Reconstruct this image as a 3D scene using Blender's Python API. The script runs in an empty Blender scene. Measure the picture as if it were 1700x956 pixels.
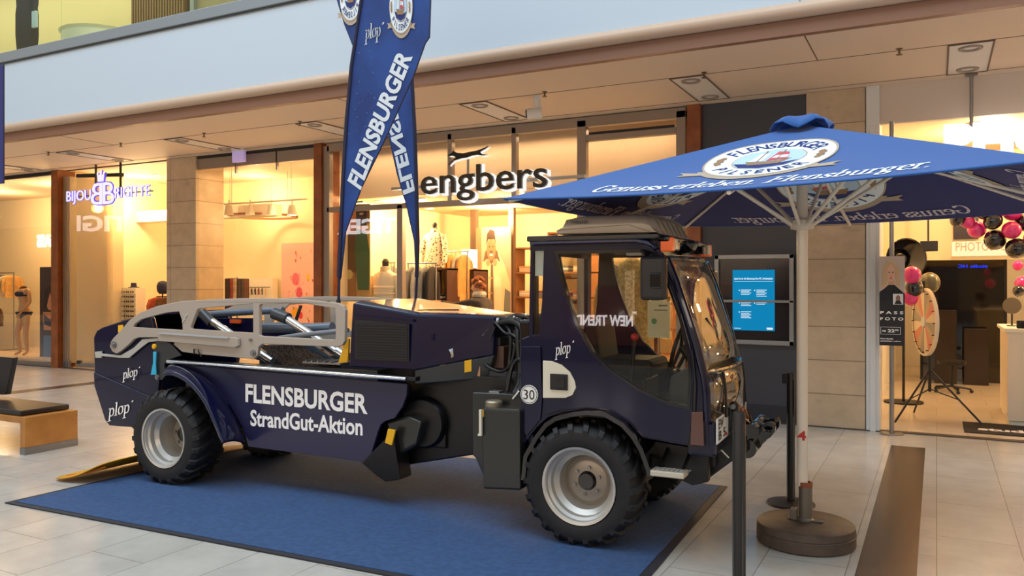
import bpy, bmesh, math, random
from math import sin, cos, pi, radians
from mathutils import Vector, Matrix
from mathutils.geometry import tessellate_polygon
random.seed(7)
SC = bpy.context.scene
C = bpy.data.collections.new('mall'); SC.collection.children.link(C)

# ------------------------------------------------------------------ camera, world, light, exposure
H = 1.65; F = 1345.0; CX = 850.0; HY = 470.0
YAWC = math.atan((1555 - CX) / F)
fx, fy = -sin(YAWC), cos(YAWC); rx, ry = fy, -fx
cam = bpy.data.cameras.new('camera'); camo = bpy.data.objects.new('camera', cam); C.objects.link(camo)
camo.location = (0, 0, H); camo.rotation_euler = (pi / 2, 0, YAWC)
cam.sensor_width = 36; cam.lens = F / 1700 * 36; cam.shift_y = -8 / 1700; cam.clip_end = 200
SC.camera = camo
vs = SC.view_settings
vs.view_transform = 'Standard'; vs.look = 'None'; vs.gamma = 1; vs.use_curve_mapping = False
vs.exposure = 0.0
EXPO = 1.0

world = bpy.data.worlds.new('atrium_daylight'); SC.world = world; world.use_nodes = True
nt = world.node_tree; nt.nodes.clear()
wo = nt.nodes.new('ShaderNodeOutputWorld'); wb = nt.nodes.new('ShaderNodeBackground')
tc = nt.nodes.new('ShaderNodeTexCoord'); sp = nt.nodes.new('ShaderNodeSeparateXYZ')
cr = nt.nodes.new('ShaderNodeValToRGB')
nt.links.new(tc.outputs['Generated'], sp.inputs[0]); nt.links.new(sp.outputs[2], cr.inputs[0])
nt.links.new(cr.outputs[0], wb.inputs[0]); nt.links.new(wb.outputs[0], wo.inputs[0])
e = cr.color_ramp.elements
e[0].position = 0.0; e[0].color = (0.62, 0.38, 0.19, 1)
e[1].position = 0.9; e[1].color = (0.70, 0.86, 1.0, 1)
x = e.new(0.25); x.color = (0.66, 0.46, 0.28, 1)
x = e.new(0.45); x.color = (0.55, 0.68, 0.78, 1)
wb.inputs[1].default_value = 0.85

def area(name, loc, rot, sx, sy, power, col):
    l = bpy.data.lights.new(name, 'AREA'); l.shape = 'RECTANGLE'; l.size = sx; l.size_y = sy; l.energy = power; l.color = col
    o = bpy.data.objects.new(name, l); C.objects.link(o); o.location = loc; o.rotation_euler = rot; return o
# the glazed atrium roof
area('skylight', (-4, 1.0, 12.5), (0, 0, 0), 26, 7, 2250, (0.80, 0.90, 1.0))
# fill light added along the shops opposite, to brighten the truck and pod
area('opposite_fill', (-4, -5.9, 3.3), (pi / 2, 0, 0), 24, .8, 420, (1.0, .82, .64))
def point(name, loc, power, col=(1.0, 0.60, 0.27), r=0.08):
    l = bpy.data.lights.new(name, 'POINT'); l.energy = power; l.color = col; l.shadow_soft_size = r
    o = bpy.data.objects.new(name, l); C.objects.link(o); o.location = loc; return o

# ------------------------------------------------------------------ geometry of the place
def fl(u, v, z=0.0):
    d = F * (H - z) / (v - HY); l = (u - CX) / F * d
    return (d * fx + l * rx, d * fy + l * ry)
def pY(u, v, Y):
    t = (u - CX) / F; d = Y / (fy + t * ry)
    return (d * (fx + t * rx), H - (v - HY) / F * d)          # x, z on the plane y=Y
YAW = math.atan2(.125, 3.45); R0 = (-5.36, 4.515); cs, sn = cos(YAW), sin(YAW)
def V(u, v, w):                                                # truck side planes: (s, z) at depth w
    t = (u - CX) / F; dx = fx + t * rx; dy = fy + t * ry
    d = (w + (-sn * R0[0] + cs * R0[1])) / (-sn * dx + cs * dy)
    x = dx * d - R0[0]; y = dy * d - R0[1]
    return (x * cs + y * sn, H - (v - HY) / F * d)
def VV(pts, w): return [V(u, v, w) for u, v in pts]

# ------------------------------------------------------------------ materials
def lin(c): 
    return tuple(((v / 255) / 12.92 if v / 255 <= .04045 else ((v / 255 + .055) / 1.055) ** 2.4) for v in c) + (1,)
MATS = {}
def mat(name, rgb, rough=.6, metal=0, coat=0, noise=0, nscale=8, emit=None, es=1, spec=.5, bump=0, sheen=0, rgb2=None):
    if name in MATS: return MATS[name]
    m = bpy.data.materials.new(name); m.use_nodes = True; n = m.node_tree; b = n.nodes['Principled BSDF']
    b.inputs['Base Color'].default_value = lin(rgb); b.inputs['Roughness'].default_value = rough
    b.inputs['Metallic'].default_value = metal; b.inputs['Coat Weight'].default_value = coat
    b.inputs['Coat Roughness'].default_value = .04; b.inputs['Specular IOR Level'].default_value = spec
    b.inputs['Sheen Weight'].default_value = sheen
    if noise or rgb2 or bump:
        t = n.nodes.new('ShaderNodeTexCoord'); no = n.nodes.new('ShaderNodeTexNoise'); no.inputs['Scale'].default_value = nscale
        no.inputs['Detail'].default_value = 6
        n.links.new(t.outputs['Object'], no.inputs['Vector'])
        if noise or rgb2:
            r = n.nodes.new('ShaderNodeValToRGB'); n.links.new(no.outputs[0], r.inputs[0])
            c1 = lin(rgb); c2 = lin(rgb2) if rgb2 else tuple(v * (1 - noise) for v in c1[:3]) + (1,)
            r.color_ramp.elements[0].position = .38; r.color_ramp.elements[1].position = .62
            r.color_ramp.elements[0].color = c2; r.color_ramp.elements[1].color = c1
            n.links.new(r.outputs[0], b.inputs['Base Color'])
        if bump:
            bp = n.nodes.new('ShaderNodeBump'); bp.inputs['Strength'].default_value = bump; bp.inputs['Distance'].default_value = .01
            n.links.new(no.outputs[0], bp.inputs['Height']); n.links.new(bp.outputs[0], b.inputs['Normal'])
    if emit:
        b.inputs['Emission Color'].default_value = lin(emit); b.inputs['Emission Strength'].default_value = es
    MATS[name] = m; return m
def glass(name, tint=(1, 1, 1), ior=1.5, rough=0.0, dirt=0.0):
    m = bpy.data.materials.new(name); m.use_nodes = True; n = m.node_tree; n.nodes.clear()
    o = n.nodes.new('ShaderNodeOutputMaterial'); mx = n.nodes.new('ShaderNodeMixShader'); f = n.nodes.new('ShaderNodeFresnel')
    t = n.nodes.new('ShaderNodeBsdfTransparent'); g = n.nodes.new('ShaderNodeBsdfGlossy')
    t.inputs[0].default_value = tint + (1,); g.inputs['Roughness'].default_value = rough; 
    ge = n.nodes.new('ShaderNodeNewGeometry'); mr = n.nodes.new('ShaderNodeMapRange'); mr.inputs[3].default_value = ior; mr.inputs[4].default_value = 1 / ior
    n.links.new(ge.outputs['Backfacing'], mr.inputs[0]); n.links.new(mr.outputs[0], f.inputs[0])
    n.links.new(f.outputs[0], mx.inputs[0]); n.links.new(t.outputs[0], mx.inputs[1]); n.links.new(g.outputs[0], mx.inputs[2])
    last = mx
    if dirt:
        d = n.nodes.new('ShaderNodeBsdfDiffuse'); d.inputs[0].default_value = lin((250, 235, 200)); m2 = n.nodes.new('ShaderNodeMixShader')
        m2.inputs[0].default_value = dirt; n.links.new(mx.outputs[0], m2.inputs[1]); n.links.new(d.outputs[0], m2.inputs[2]); last = m2
    n.links.new(last.outputs[0], o.inputs[0]); MATS[name] = m; return m
def emis(name, rgb, s=1):
    if name in MATS: return MATS[name]
    m = bpy.data.materials.new(name); m.use_nodes = True; n = m.node_tree; n.nodes.clear()
    o = n.nodes.new('ShaderNodeOutputMaterial'); e = n.nodes.new('ShaderNodeEmission')
    e.inputs[0].default_value = lin(rgb); e.inputs[1].default_value = s; n.links.new(e.outputs[0], o.inputs[0]); MATS[name] = m; return m

def brickmat(name, c1, c2, mortar, bw, bh, ms, rough=.3, rot=0, noise=.25, axes='xy', off=.5, coat=0, nscale=2.5, spots=0):
    m = bpy.data.materials.new(name); m.use_nodes = True; n = m.node_tree; b = n.nodes['Principled BSDF']
    t = n.nodes.new('ShaderNodeTexCoord'); mp = n.nodes.new('ShaderNodeMapping'); br = n.nodes.new('ShaderNodeTexBrick')
    if axes == 'xz':
        s_ = n.nodes.new('ShaderNodeSeparateXYZ'); c_ = n.nodes.new('ShaderNodeCombineXYZ')
        n.links.new(t.outputs['Object'], s_.inputs[0]); n.links.new(s_.outputs[0], c_.inputs[0]); n.links.new(s_.outputs[2], c_.inputs[1])
        n.links.new(c_.outputs[0], mp.inputs[0])
    else: n.links.new(t.outputs['Object'], mp.inputs[0])
    mp.inputs['Rotation'].default_value = (0, 0, rot)
    n.links.new(mp.outputs[0], br.inputs['Vector'])
    br.offset = off; br.inputs['Scale'].default_value = 1; br.inputs['Brick Width'].default_value = bw; br.inputs['Row Height'].default_value = bh
    br.inputs['Mortar Size'].default_value = ms; br.inputs['Mortar Smooth'].default_value = .3; br.inputs['Bias'].default_value = 0
    br.inputs['Color1'].default_value = lin(c1); br.inputs['Color2'].default_value = lin(c2); br.inputs['Mortar'].default_value = lin(mortar)
    no = n.nodes.new('ShaderNodeTexNoise'); no.inputs['Scale'].default_value = nscale; no.inputs['Detail'].default_value = 9; no.inputs['Roughness'].default_value = .65
    n.links.new(t.outputs['Object'], no.inputs['Vector'])
    r = n.nodes.new('ShaderNodeMapRange'); n.links.new(no.outputs[0], r.inputs[0]); r.inputs[1].default_value = .3; r.inputs[2].default_value = .7
    r.inputs[3].default_value = 1 - noise; r.inputs[4].default_value = 1
    mx = n.nodes.new('ShaderNodeMix'); mx.data_type = 'RGBA'; mx.blend_type = 'MULTIPLY'; mx.inputs[0].default_value = 1
    n.links.new(br.outputs[0], mx.inputs[6]); n.links.new(r.outputs[0], mx.inputs[7])
    last = mx.outputs[2]
    if spots:
        n2 = n.nodes.new('ShaderNodeTexNoise'); n2.inputs['Scale'].default_value = 3; n2.inputs['Detail'].default_value = 12; n2.inputs['Roughness'].default_value = .75
        mp2 = n.nodes.new('ShaderNodeMapping'); mp2.inputs['Scale'].default_value = (1, 1, 3.0)
        n.links.new(t.outputs['Object'], mp2.inputs[0]); n.links.new(mp2.outputs[0], n2.inputs['Vector'])
        r2 = n.nodes.new('ShaderNodeMapRange'); r2.inputs[1].default_value = .60; r2.inputs[2].default_value = .72; r2.inputs[3].default_value = 1; r2.inputs[4].default_value = 1 - spots
        n.links.new(n2.outputs[0], r2.inputs[0])
        m3 = n.nodes.new('ShaderNodeMix'); m3.data_type = 'RGBA'; m3.blend_type = 'MULTIPLY'; m3.inputs[0].default_value = 1
        n.links.new(last, m3.inputs[6]); n.links.new(r2.outputs[0], m3.inputs[7]); last = m3.outputs[2]
    n.links.new(last, b.inputs['Base Color'])
    b.inputs['Roughness'].default_value = rough; b.inputs['Coat Weight'].default_value = coat
    MATS[name] = m; return m

FLOOR = brickmat('stone_floor', (190, 184, 173), (183, 177, 167), (146, 139, 128), .92, .46, .004, rough=.2, rot=pi / 2, noise=.2, nscale=3)
SHOPFLOOR = brickmat('shop_floor', (222, 205, 180), (216, 198, 172), (190, 170, 140), .6, .6, .003, rough=.2, noise=.08)
STONE = brickmat('stone_pillar', (206, 182, 150), (196, 172, 142), (140, 118, 94), 2.0, .385, .006, rough=.45, axes='xz', noise=.22, nscale=5, spots=.35, off=0)
WHITE = mat('white_paint', (226, 226, 222), .55)
SOFFIT = mat('ceiling_plaster', (224, 204, 182), .7)
FASCIA = mat('fascia_white', (190, 205, 217), .45)
BROWNB = mat('fascia_band_shade', (136, 98, 76), .5)  # shade under the lip, painted into the band as brown
LIP = mat('fascia_lip_taupe', (196, 170, 146), .4)
GREYBAND = mat('grey_metal_band', (140, 150, 156), .4, .3)
SEAM = mat('seam_dark', (120, 100, 84), .8)
FRAME = mat('shop_frame_taupe', (148, 132, 118), .4, .3)
DARKW = mat('dark_panel', (60, 60, 68), .45)
WOOD = mat('orange_wood', (150, 82, 34), .4, rgb2=(128, 66, 26), nscale=5)
BENCHW = mat('bench_wood', (186, 128, 62), .4, rgb2=(168, 110, 50), nscale=4)
CREAM = mat('shop_wall_cream', (244, 226, 186), .7)
CREAM2 = mat('shop_wall_pale', (240, 232, 212), .7)
BLACK = mat('black_plastic', (18, 18, 20), .4)
BLACKG = mat('black_gloss', (10, 10, 13), .15, coat=.6)
CHASS = mat('chassis_black', (7, 6, 8), .4)
TIRE = mat('tyre_rubber', (24, 23, 24), .62, noise=.3, nscale=14, bump=.2)
RIM = mat('rim_silver', (196, 192, 184), .32, .55)
HUBM = mat('hub_silver', (168, 156, 140), .4, .5)
NAVY = mat('navy_paint', (7, 9, 44), .3, coat=.7, spec=.2)
NAVYP = mat('navy_panel_wrap', (34, 32, 66), .33, coat=.3)
ARM = mat('arm_grey_paint', (172, 160, 147), .42, .15)
CHROME = mat('chrome', (210, 212, 215), .18, 1)
STEEL = mat('steel_brushed', (150, 150, 150), .35, .9)
DGREY = mat('dark_grey_paint', (42, 44, 46), .38, coat=.2)
GREENGREY = mat('tank_olive_grey', (34, 35, 33), .3, coat=.3)
CREAMP = mat('cream_plastic', (222, 214, 192), .4)
WTEXT = mat('white_lettering', (252, 248, 242), .5)
YSTK = mat('yellow_sticker', (236, 176, 20), .5)
YEL = mat('yellow_paint', (212, 150, 14), .5, noise=.3, nscale=6)
BLUEC = mat('umbrella_cloth_blue', (12, 80, 150), .75, sheen=.2)
NAVYC = mat('umbrella_lining_navy', (52, 56, 110), .85)
POLEW = mat('pole_cream', (232, 218, 200), .35)
MATB = mat('mat_blue_pile', (46, 74, 114), .95, noise=.22, nscale=26, bump=.3)
RUB = mat('mat_rubber_edge', (34, 32, 40), .7)
AMBER = mat('amber_lens', (232, 96, 20), .2, coat=.5, emit=(230, 90, 10), es=.25)
REDM = mat('red_plastic', (190, 40, 30), .4)
SKIN = mat('skin', (214, 160, 122), .55)
GLASS = glass('clear_glass', (.97, .97, .95), 1.45)
GLASSD = glass('smoky_door_glass', (.93, .9, .82), 1.45, dirt=.16)
CABG = glass('cab_glass', (.96, .97, .94), 1.45)
WINDS = glass('windscreen_glass', (.74, .74, .70), 2.8)
BALU = glass('balustrade_glass', (.84, .95, .90), 1.4)

# ------------------------------------------------------------------ mesh builder
class B:
    def __init__(s): s.bm = bmesh.new(); s.mats = []; s.mi = 0
    def m(s, mt):
        if mt not in s.mats: s.mats.append(mt)
        s.mi = s.mats.index(mt); return s
    def face(s, vs_):
        try:
            f = s.bm.faces.new(vs_); f.material_index = s.mi; return f
        except ValueError: return None
    def mesh(s, co, faces, M=None):
        v = [s.bm.verts.new(M @ Vector(c) if M else c) for c in co]
        for f in faces: s.face([v[i] for i in f])
        return s
    def box(s, x0, x1, y0, y1, z0, z1, M=None):
        co = [(x, y, z) for x in (x0, x1) for y in (y0, y1) for z in (z0, z1)]
        return s.mesh(co, [(0, 1, 3, 2), (4, 6, 7, 5), (0, 4, 5, 1), (2, 3, 7, 6), (0, 2, 6, 4), (1, 5, 7, 3)], M)
    def ext(s, outer, a, b, holes=(), axis='y', M=None):
        if a > b: a, b = b, a
        loops = [list(outer)] + [list(h) for h in holes]
        def P(p, t):
            if axis == 'y': return (p[0], t, p[1])
            if axis == 'x': return (t, p[0], p[1])
            return (p[0], p[1], t)
        flat = [p for l in loops for p in l]
        tri = tessellate_polygon([[Vector((p[0], p[1], 0)) for p in l] for l in loops])
        n = len(flat)
        co = [P(p, a) for p in flat] + [P(p, b) for p in flat]
        fs = [tuple(t) for t in tri] + [tuple(i + n for i in reversed(t)) for t in tri]
        k = 0
        for l in loops:
            L = len(l)
            for i in range(L): fs.append((k + i, k + (i + 1) % L, n + k + (i + 1) % L, n + k + i))
            k += L
        return s.mesh(co, fs, M)
    def lathe(s, prof, seg=32, axis='z', c=(0, 0, 0), a0=0, a1=2 * pi, M=None):
        closed = abs(a1 - a0 - 2 * pi) < 1e-6; n = seg if closed else seg + 1; co = []
        for i in range(n):
            a = a0 + (a1 - a0) * i / seg
            for r, h in prof:
                if axis == 'z': p = (c[0] + r * cos(a), c[1] + r * sin(a), c[2] + h)
                elif axis == 'y': p = (c[0] + r * cos(a), c[1] + h, c[2] + r * sin(a))
                else: p = (c[0] + h, c[1] + r * cos(a), c[2] + r * sin(a))
                co.append(p)
        L = len(prof); fs = []
        for i in range(seg):
            j = (i + 1) % n
            for k in range(L - 1): fs.append((i * L + k, j * L + k, j * L + k + 1, i * L + k + 1))
        v = [s.bm.verts.new(M @ Vector(q) if M else q) for q in co]
        for f in fs: s.face([v[i] for i in f])
        return s
    def cyl(s, p0, p1, r, seg=16, r2=None): return s.tube([p0, p1], r, seg, r2)
    def tube(s, pts, r, seg=10, r2=None, cap=True):
        pts = [Vector(p) for p in pts]; N = len(pts); rings = []
        up = Vector((0, 0, 1))
        for i, p in enumerate(pts):
            d = (pts[min(i + 1, N - 1)] - pts[max(i - 1, 0)]).normalized()
            if i == 0:
                a = up if abs(d.dot(up)) < .95 else Vector((1, 0, 0)); u = d.cross(a).normalized()
            else: u = (u - d * u.dot(d)).normalized()
            w = d.cross(u)
            rr = r if r2 is None else r + (r2 - r) * i / (N - 1)
            if isinstance(r, (list, tuple)): rr = r[i]
            rings.append([s.bm.verts.new(p + (u * cos(2 * pi * k / seg) + w * sin(2 * pi * k / seg)) * rr) for k in range(seg)])
        for a, b in zip(rings, rings[1:]):
            for k in range(seg): s.face([a[k], a[(k + 1) % seg], b[(k + 1) % seg], b[k]])
        if cap: s.face(list(reversed(rings[0]))); s.face(rings[-1])
        return s
    def sphere(s, c, r, seg=20, rings=12, sc=(1, 1, 1)):
        co = []; fs = []
        for i in range(rings + 1):
            t = pi * i / rings
            for j in range(seg):
                a = 2 * pi * j / seg; co.append((c[0] + r * sc[0] * sin(t) * cos(a), c[1] + r * sc[1] * sin(t) * sin(a), c[2] + r * sc[2] * cos(t)))
        for i in range(rings):
            for j in range(seg):
                k = (j + 1) % seg; fs.append((i * seg + j, (i + 1) * seg + j, (i + 1) * seg + k, i * seg + k))
        v = [s.bm.verts.new(q) for q in co]
        for f in fs: s.face([v[i] for i in f])
        return s
    def loft(s, rings, close=True, cap=True):
        R = [[s.bm.verts.new(p) for p in r] for r in rings]; n = len(R[0])
        for a, b in zip(R, R[1:]):
            for k in range(n if close else n - 1): s.face([a[k], a[(k + 1) % n], b[(k + 1) % n], b[k]])
        if cap and close: s.face(list(reversed(R[0]))); s.face(R[-1])
        return s
    def obj(s, name, parent=None, smooth=35, bevel=0, solid=0, sub=0, mt=None):
        bmesh.ops.remove_doubles(s.bm, verts=s.bm.verts, dist=1e-6)
        bmesh.ops.recalc_face_normals(s.bm, faces=s.bm.faces)
        me = bpy.data.meshes.new(name); s.bm.to_mesh(me); s.bm.free()
        if mt: s.mats = [mt]
        for m_ in s.mats: me.materials.append(m_)
        if smooth and len(me.polygons):
            me.polygons.foreach_set('use_smooth', [True] * len(me.polygons)); me.set_sharp_from_angle(angle=radians(smooth))
        o = bpy.data.objects.new(name, me); C.objects.link(o)
        if parent: o.parent = parent
        if solid: md = o.modifiers.new('Solidify', 'SOLIDIFY'); md.thickness = solid; md.offset = 0
        if bevel: md = o.modifiers.new('Bevel', 'BEVEL'); md.width = bevel; md.segments = 2; md.limit_method = 'ANGLE'; md.angle_limit = radians(40)
        if sub: md = o.modifiers.new('Subdivision', 'SUBSURF'); md.levels = sub; md.render_levels = sub
        return o
def BM(mt): return B().m(mt)
def tag(o, label, cat, group=None):
    o['label'] = label; o['category'] = cat
    if group: o['group'] = group
    return o
def thing(name, label, cat, loc=(0, 0, 0), rz=0, group=None):
    o = bpy.data.objects.new(name, None); C.objects.link(o); o.location = loc; o.rotation_euler = (0, 0, rz); o.empty_display_size = .1
    return tag(o, label, cat, group)
def part(o, label): o['label'] = label; return o
def struct(o): o['kind'] = 'structure'; return o
def copy_tree(o, parent=None):
    c = o.copy(); C.objects.link(c); c.parent = parent
    for ch in list(o.children): copy_tree(ch, c)
    return c

# ------------------------------------------------------------------ lettering
_fc = {}
def glyphs(text, bold=0.0, shear=0.0):
    k = (text, bold, shear)
    if k in _fc: return _fc[k]
    cu = bpy.data.curves.new('t', 'FONT'); cu.body = text; cu.size = 1; cu.offset = bold; cu.shear = shear; cu.resolution_u = 3
    o = bpy.data.objects.new('t', cu); C.objects.link(o)
    bpy.context.view_layer.update()
    dg = bpy.context.evaluated_depsgraph_get(); oe = o.evaluated_get(dg); me = oe.to_mesh()
    co = [tuple(v.co[:2]) for v in me.vertices]; fs = [tuple(p.vertices) for p in me.polygons]
    oe.to_mesh_clear(); bpy.data.objects.remove(o); bpy.data.curves.remove(cu)
    _fc[k] = (co, fs); return _fc[k]
CAP = None
def text2d(text, width, height, bold=0.0, shear=0.0, ref='H', center=False):
    """flat glyph mesh scaled so the string is `width` wide and `ref` is `height` tall"""
    co, fs = glyphs(text, bold, shear); rc, _ = glyphs(ref, 0, 0)
    h = max(c[1] for c in rc) - min(c[1] for c in rc)
    c0 = glyphs(text, 0, shear)[0]; x0 = min(c[0] for c in c0); x1 = max(c[0] for c in c0)
    sy = height / h; sx = width / (x1 - x0) if width else sy
    co = [((c[0] - x0) * sx - (width / 2 if center else 0), c[1] * sy) for c in co]
    return co, fs
def frame(o, xd, yd):
    xd = Vector(xd); yd = Vector(yd); n = xd.cross(yd).normalized()
    M = Matrix.Identity(4)
    for i in range(3): M[i][0] = xd[i]; M[i][1] = yd[i]; M[i][2] = n[i]; M[i][3] = o[i]
    return M
def addtext(b, td, M, z=0.0, thick=0):
    co, fs = td
    if not thick: b.mesh([(c[0], c[1], z) for c in co], fs, M); return b
    n = len(co); edges = {}
    for f in fs:
        for i in range(len(f)):
            e = (f[i], f[(i + 1) % len(f)]); edges[e] = 1
    F2 = list(fs) + [tuple(i + n for i in reversed(f)) for f in fs]
    for (a, c) in edges:
        if (c, a) not in edges: F2.append((a, c, c + n, a + n))
    b.mesh([(c[0], c[1], z + thick) for c in co] + [(c[0], c[1], z) for c in co], F2, M); return b
# a broad-nib serif hand for the slogan and the small script word
def arc(cx, cy, ax, ay, a0, a1, n=9): return [(cx + ax * cos(radians(a0 + (a1 - a0) * i / n)), cy + ay * sin(radians(a0 + (a1 - a0) * i / n))) for i in range(n + 1)]
SER = {
 'o': (.86, [arc(.43, .5, .32, .46, 0, 360, 16)]),
 'e': (.80, [[(.13, .52), (.70, .56)] + arc(.41, .56, .29, .40, 0, 180, 8)[1:] + arc(.44, .5, .32, .46, 185, 310, 7)]),
 'n': (.94, [[(.2, 0), (.2, .94)], [(.2, .65), (.32, .85), (.48, .95), (.64, .9), (.7, .7), (.7, 0)], [(.04, .92), (.2, .94)], [(.05, .02), (.36, .02)], [(.56, .02), (.88, .02)]]),
 'u': (.94, [[(.2, .94), (.2, .25), (.3, .05), (.45, .0), (.6, .1), (.7, .3)], [(.7, .94), (.7, .02), (.86, .02)], [(.04, .94), (.2, .94)], [(.56, .94), (.7, .94)]]),
 's': (.66, [[(.54, .78)] + arc(.32, .74, .2, .22, 40, 200, 7) + [(.3, .52), (.46, .42)] + arc(.32, .24, .22, .24, 30, -150, 8), [(.1, .12), (.1, .3)], [(.54, .72), (.54, .92)]]),
 'r': (.66, [[(.2, 0), (.2, .94)], [(.2, .62), (.32, .85), (.46, .94), (.58, .86)], [(.04, .92), (.2, .94)], [(.04, .02), (.4, .02)]]),
 'l': (.44, [[(.2, 0), (.2, 1.5)], [(.05, 1.48), (.2, 1.5)], [(.05, .02), (.36, .02)]]),
 'b': (.90, [[(.2, .04), (.2, 1.5)], [(.05, 1.48), (.2, 1.5)], [(.2, .7)] + arc(.46, .48, .3, .46, 120, -130, 10) + [(.2, .12)]]),
 'g': (.88, [arc(.38, .62, .24, .32, 0, 360, 14), [(.56, .86), (.8, .92)], [(.26, .34), (.2, .2), (.4, .1), (.66, .04), (.72, -.16), (.6, -.38), (.36, -.44), (.14, -.34), (.14, -.14), (.34, .06)]]),
 'p': (.90, [[(.2, -.5), (.2, .94)], [(.04, .92), (.2, .94)], [(.04, -.5), (.38, -.5)], [(.2, .7)] + arc(.46, .48, .3, .46, 120, -130, 10) + [(.2, .12)]]),
 'F': (1.0, [[(.24, 0), (.24, 1.42)], [(.06, 1.42), (.84, 1.42), (.86, 1.18)], [(.24, .76), (.64, .76)], [(.64, .62), (.64, .9)], [(.06, .02), (.46, .02)]]),
 'G': (1.2, [[(1.0, 1.1), (.98, 1.38)], arc(.62, .71, .48, .7, 48, 318, 14) + [(1.0, .3), (1.0, .6)], [(.8, .6), (1.14, .6)]]),
 '.': (.4, [[(.17, .04), (.17, .1)]]), ' ': (.5, []), "'": (.4, [[(.2, 1.0), (.2, 1.06)]]),
}
def serif(text, italic=.25, nib=(.085, .028)):
    co = []; fs = []; X = 0
    nb = [(-nib[0], -nib[1]), (nib[0], -nib[1] * .2), (nib[0], nib[1]), (-nib[0], nib[1] * .2)]
    for ch in text:
        adv, st = SER[ch]
        for pl in st:
            for p, q in zip(pl, pl[1:]):
                pts = [(X + p[0] + a, p[1] + b_) for a, b_ in nb] + [(X + q[0] + a, q[1] + b_) for a, b_ in nb]
                pts = sorted(set(pts)); hull = []
                for rev in (0, 1):
                    h = []
                    for t in (reversed(pts) if rev else pts):
                        while len(h) >= 2 and (h[-1][0] - h[-2][0]) * (t[1] - h[-2][1]) - (h[-1][1] - h[-2][1]) * (t[0] - h[-2][0]) <= 1e-9: h.pop()
                        h.append(t)
                    hull += h[:-1]
                k = len(co); co += [(a + b_ * italic, b_) for a, b_ in hull]; fs.append(tuple(range(k, k + len(hull))))
        X += adv
    return co, fs, X
def serif2d(text, width, xh, italic=.25, nib=(.085, .028), center=False):
    co, fs, X = serif(text, italic, nib); sx = width / X
    return [(c[0] * sx - (width / 2 if center else 0), c[1] * xh) for c in co], fs
def emblem(b, M, a, h):
    """oval brewery badge: a, h half axes"""
    def el(ra, rb, n=48, cx=0, cy=0): return [(cx + ra * cos(2 * pi * i / n), cy + rb * sin(2 * pi * i / n)) for i in range(n)]
    def flat(mt, pts, z): b.m(mt); b.mesh([(p[0], p[1], z) for p in pts], [tuple(range(len(pts)))], M)
    TAUPE = mat('badge_taupe', (176, 160, 140), .7); PALE = mat('badge_pale_blue', (178, 206, 230), .7); WH = mat('badge_white', (228, 240, 244), .7)
    BR = mat('badge_brown', (146, 116, 84), .7); NV = mat('badge_navy', (24, 40, 110), .7); RD = mat('badge_red', (196, 84, 96), .7)
    # ribbon under the oval
    rib = [(a * 1.06 * sin(radians(t)), -h * 1.12 * cos(radians(t)) - h * .02) for t in range(-62, 63, 6)]
    rib2 = [(a * .9 * sin(radians(t)), -h * .98 * cos(radians(t)) - h * .02) for t in range(62, -63, -6)]
    n = len(rib); b.m(TAUPE); b.mesh([(p[0], p[1], .002) for p in rib + rib2], [(i, i + 1, 2 * n - 2 - i, 2 * n - 1 - i) for i in range(n - 1)], M)
    for sx in (-1, 1): flat(TAUPE, [(sx * a * .84, -h * .62), (sx * a * 1.2, -h * .58), (sx * a * 1.1, -h * .70), (sx * a * 1.18, -h * .80), (sx * a * .8, -h * .76)][::sx], .002)
    flat(TAUPE, el(a, h), .004); flat(WH, el(a * .965, h * .955), .006); flat(TAUPE, el(a * .56, h * .56), .008); flat(PALE, el(a * .54, h * .535), .010)
    def ring(s, a0, a1, rr, size, flip=1):
        for i, ch in enumerate(s):
            t = radians(a0 + (a1 - a0) * i / (len(s) - 1)); co, fs = text2d(ch, 0, size, bold=.02, center=False)
            w = max(c[0] for c in co); k = 0.82
            for_ = [((c[0] - w / 2) * k, (c[1] - size / 2) * 1.0) for c in co]
            ct, st = cos(t - flip * pi / 2), sin(t - flip * pi / 2)
            out = [(a * rr * cos(t) + (x * ct - y * st) * a / h, h * rr * sin(t) + x * st + y * ct, .012) for x, y in for_]
            b.mesh(out, fs, M)
    b.m(NV); ring('FLENSBURGER', 152, 28, .76, h * .24); ring('PILSENER', 218, 322, .76, h * .22, -1)
    for sx in (-1, 1):
        for k in range(5): flat(BR, el(a * .055, h * .075, 10, sx * a * (.76 + .035 * (k % 2)), h * (-.02 + .07 * (k - 2))), .012 + k * .0005)
    # ship on the water
    flat(NV, [(-a * .5, -h * .18), (-a * .34, -h * .42), (0, -h * .52), (a * .34, -h * .42), (a * .5, -h * .18), (a * .2, -h * .28), (-a * .2, -h * .22)], .012)
    flat(BR, [(-a * .34, -h * .08), (-a * .25, -h * .3), (a * .22, -h * .3), (a * .36, -h * .02), (a * .18, -h * .12), (-a * .2, -h * .12)], .014)
    flat(RD, [(-a * .02, -h * .1), (a * .04, h * .4), (a * .22, h * .34), (a * .3, -h * .06)], .016)
    flat(WH, [(.02 * a, h * .05), (a * .06, h * .2), (a * .26, h * .16), (a * .27, h * .02)], .018)
    flat(WH, [(-a * .28, -h * .1), (-a * .22, h * .34), (-a * .06, h * .3), (-a * .08, -h * .1)], .016)
    b.m(BR)
    for q in (-.16, .12): b.mesh([(a * q, -h * .12, .02), (a * (q + .02), -h * .12, .02), (a * (q + .02), h * .46, .02), (a * q, h * .46, .02)], [(0, 1, 2, 3)], M)

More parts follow.
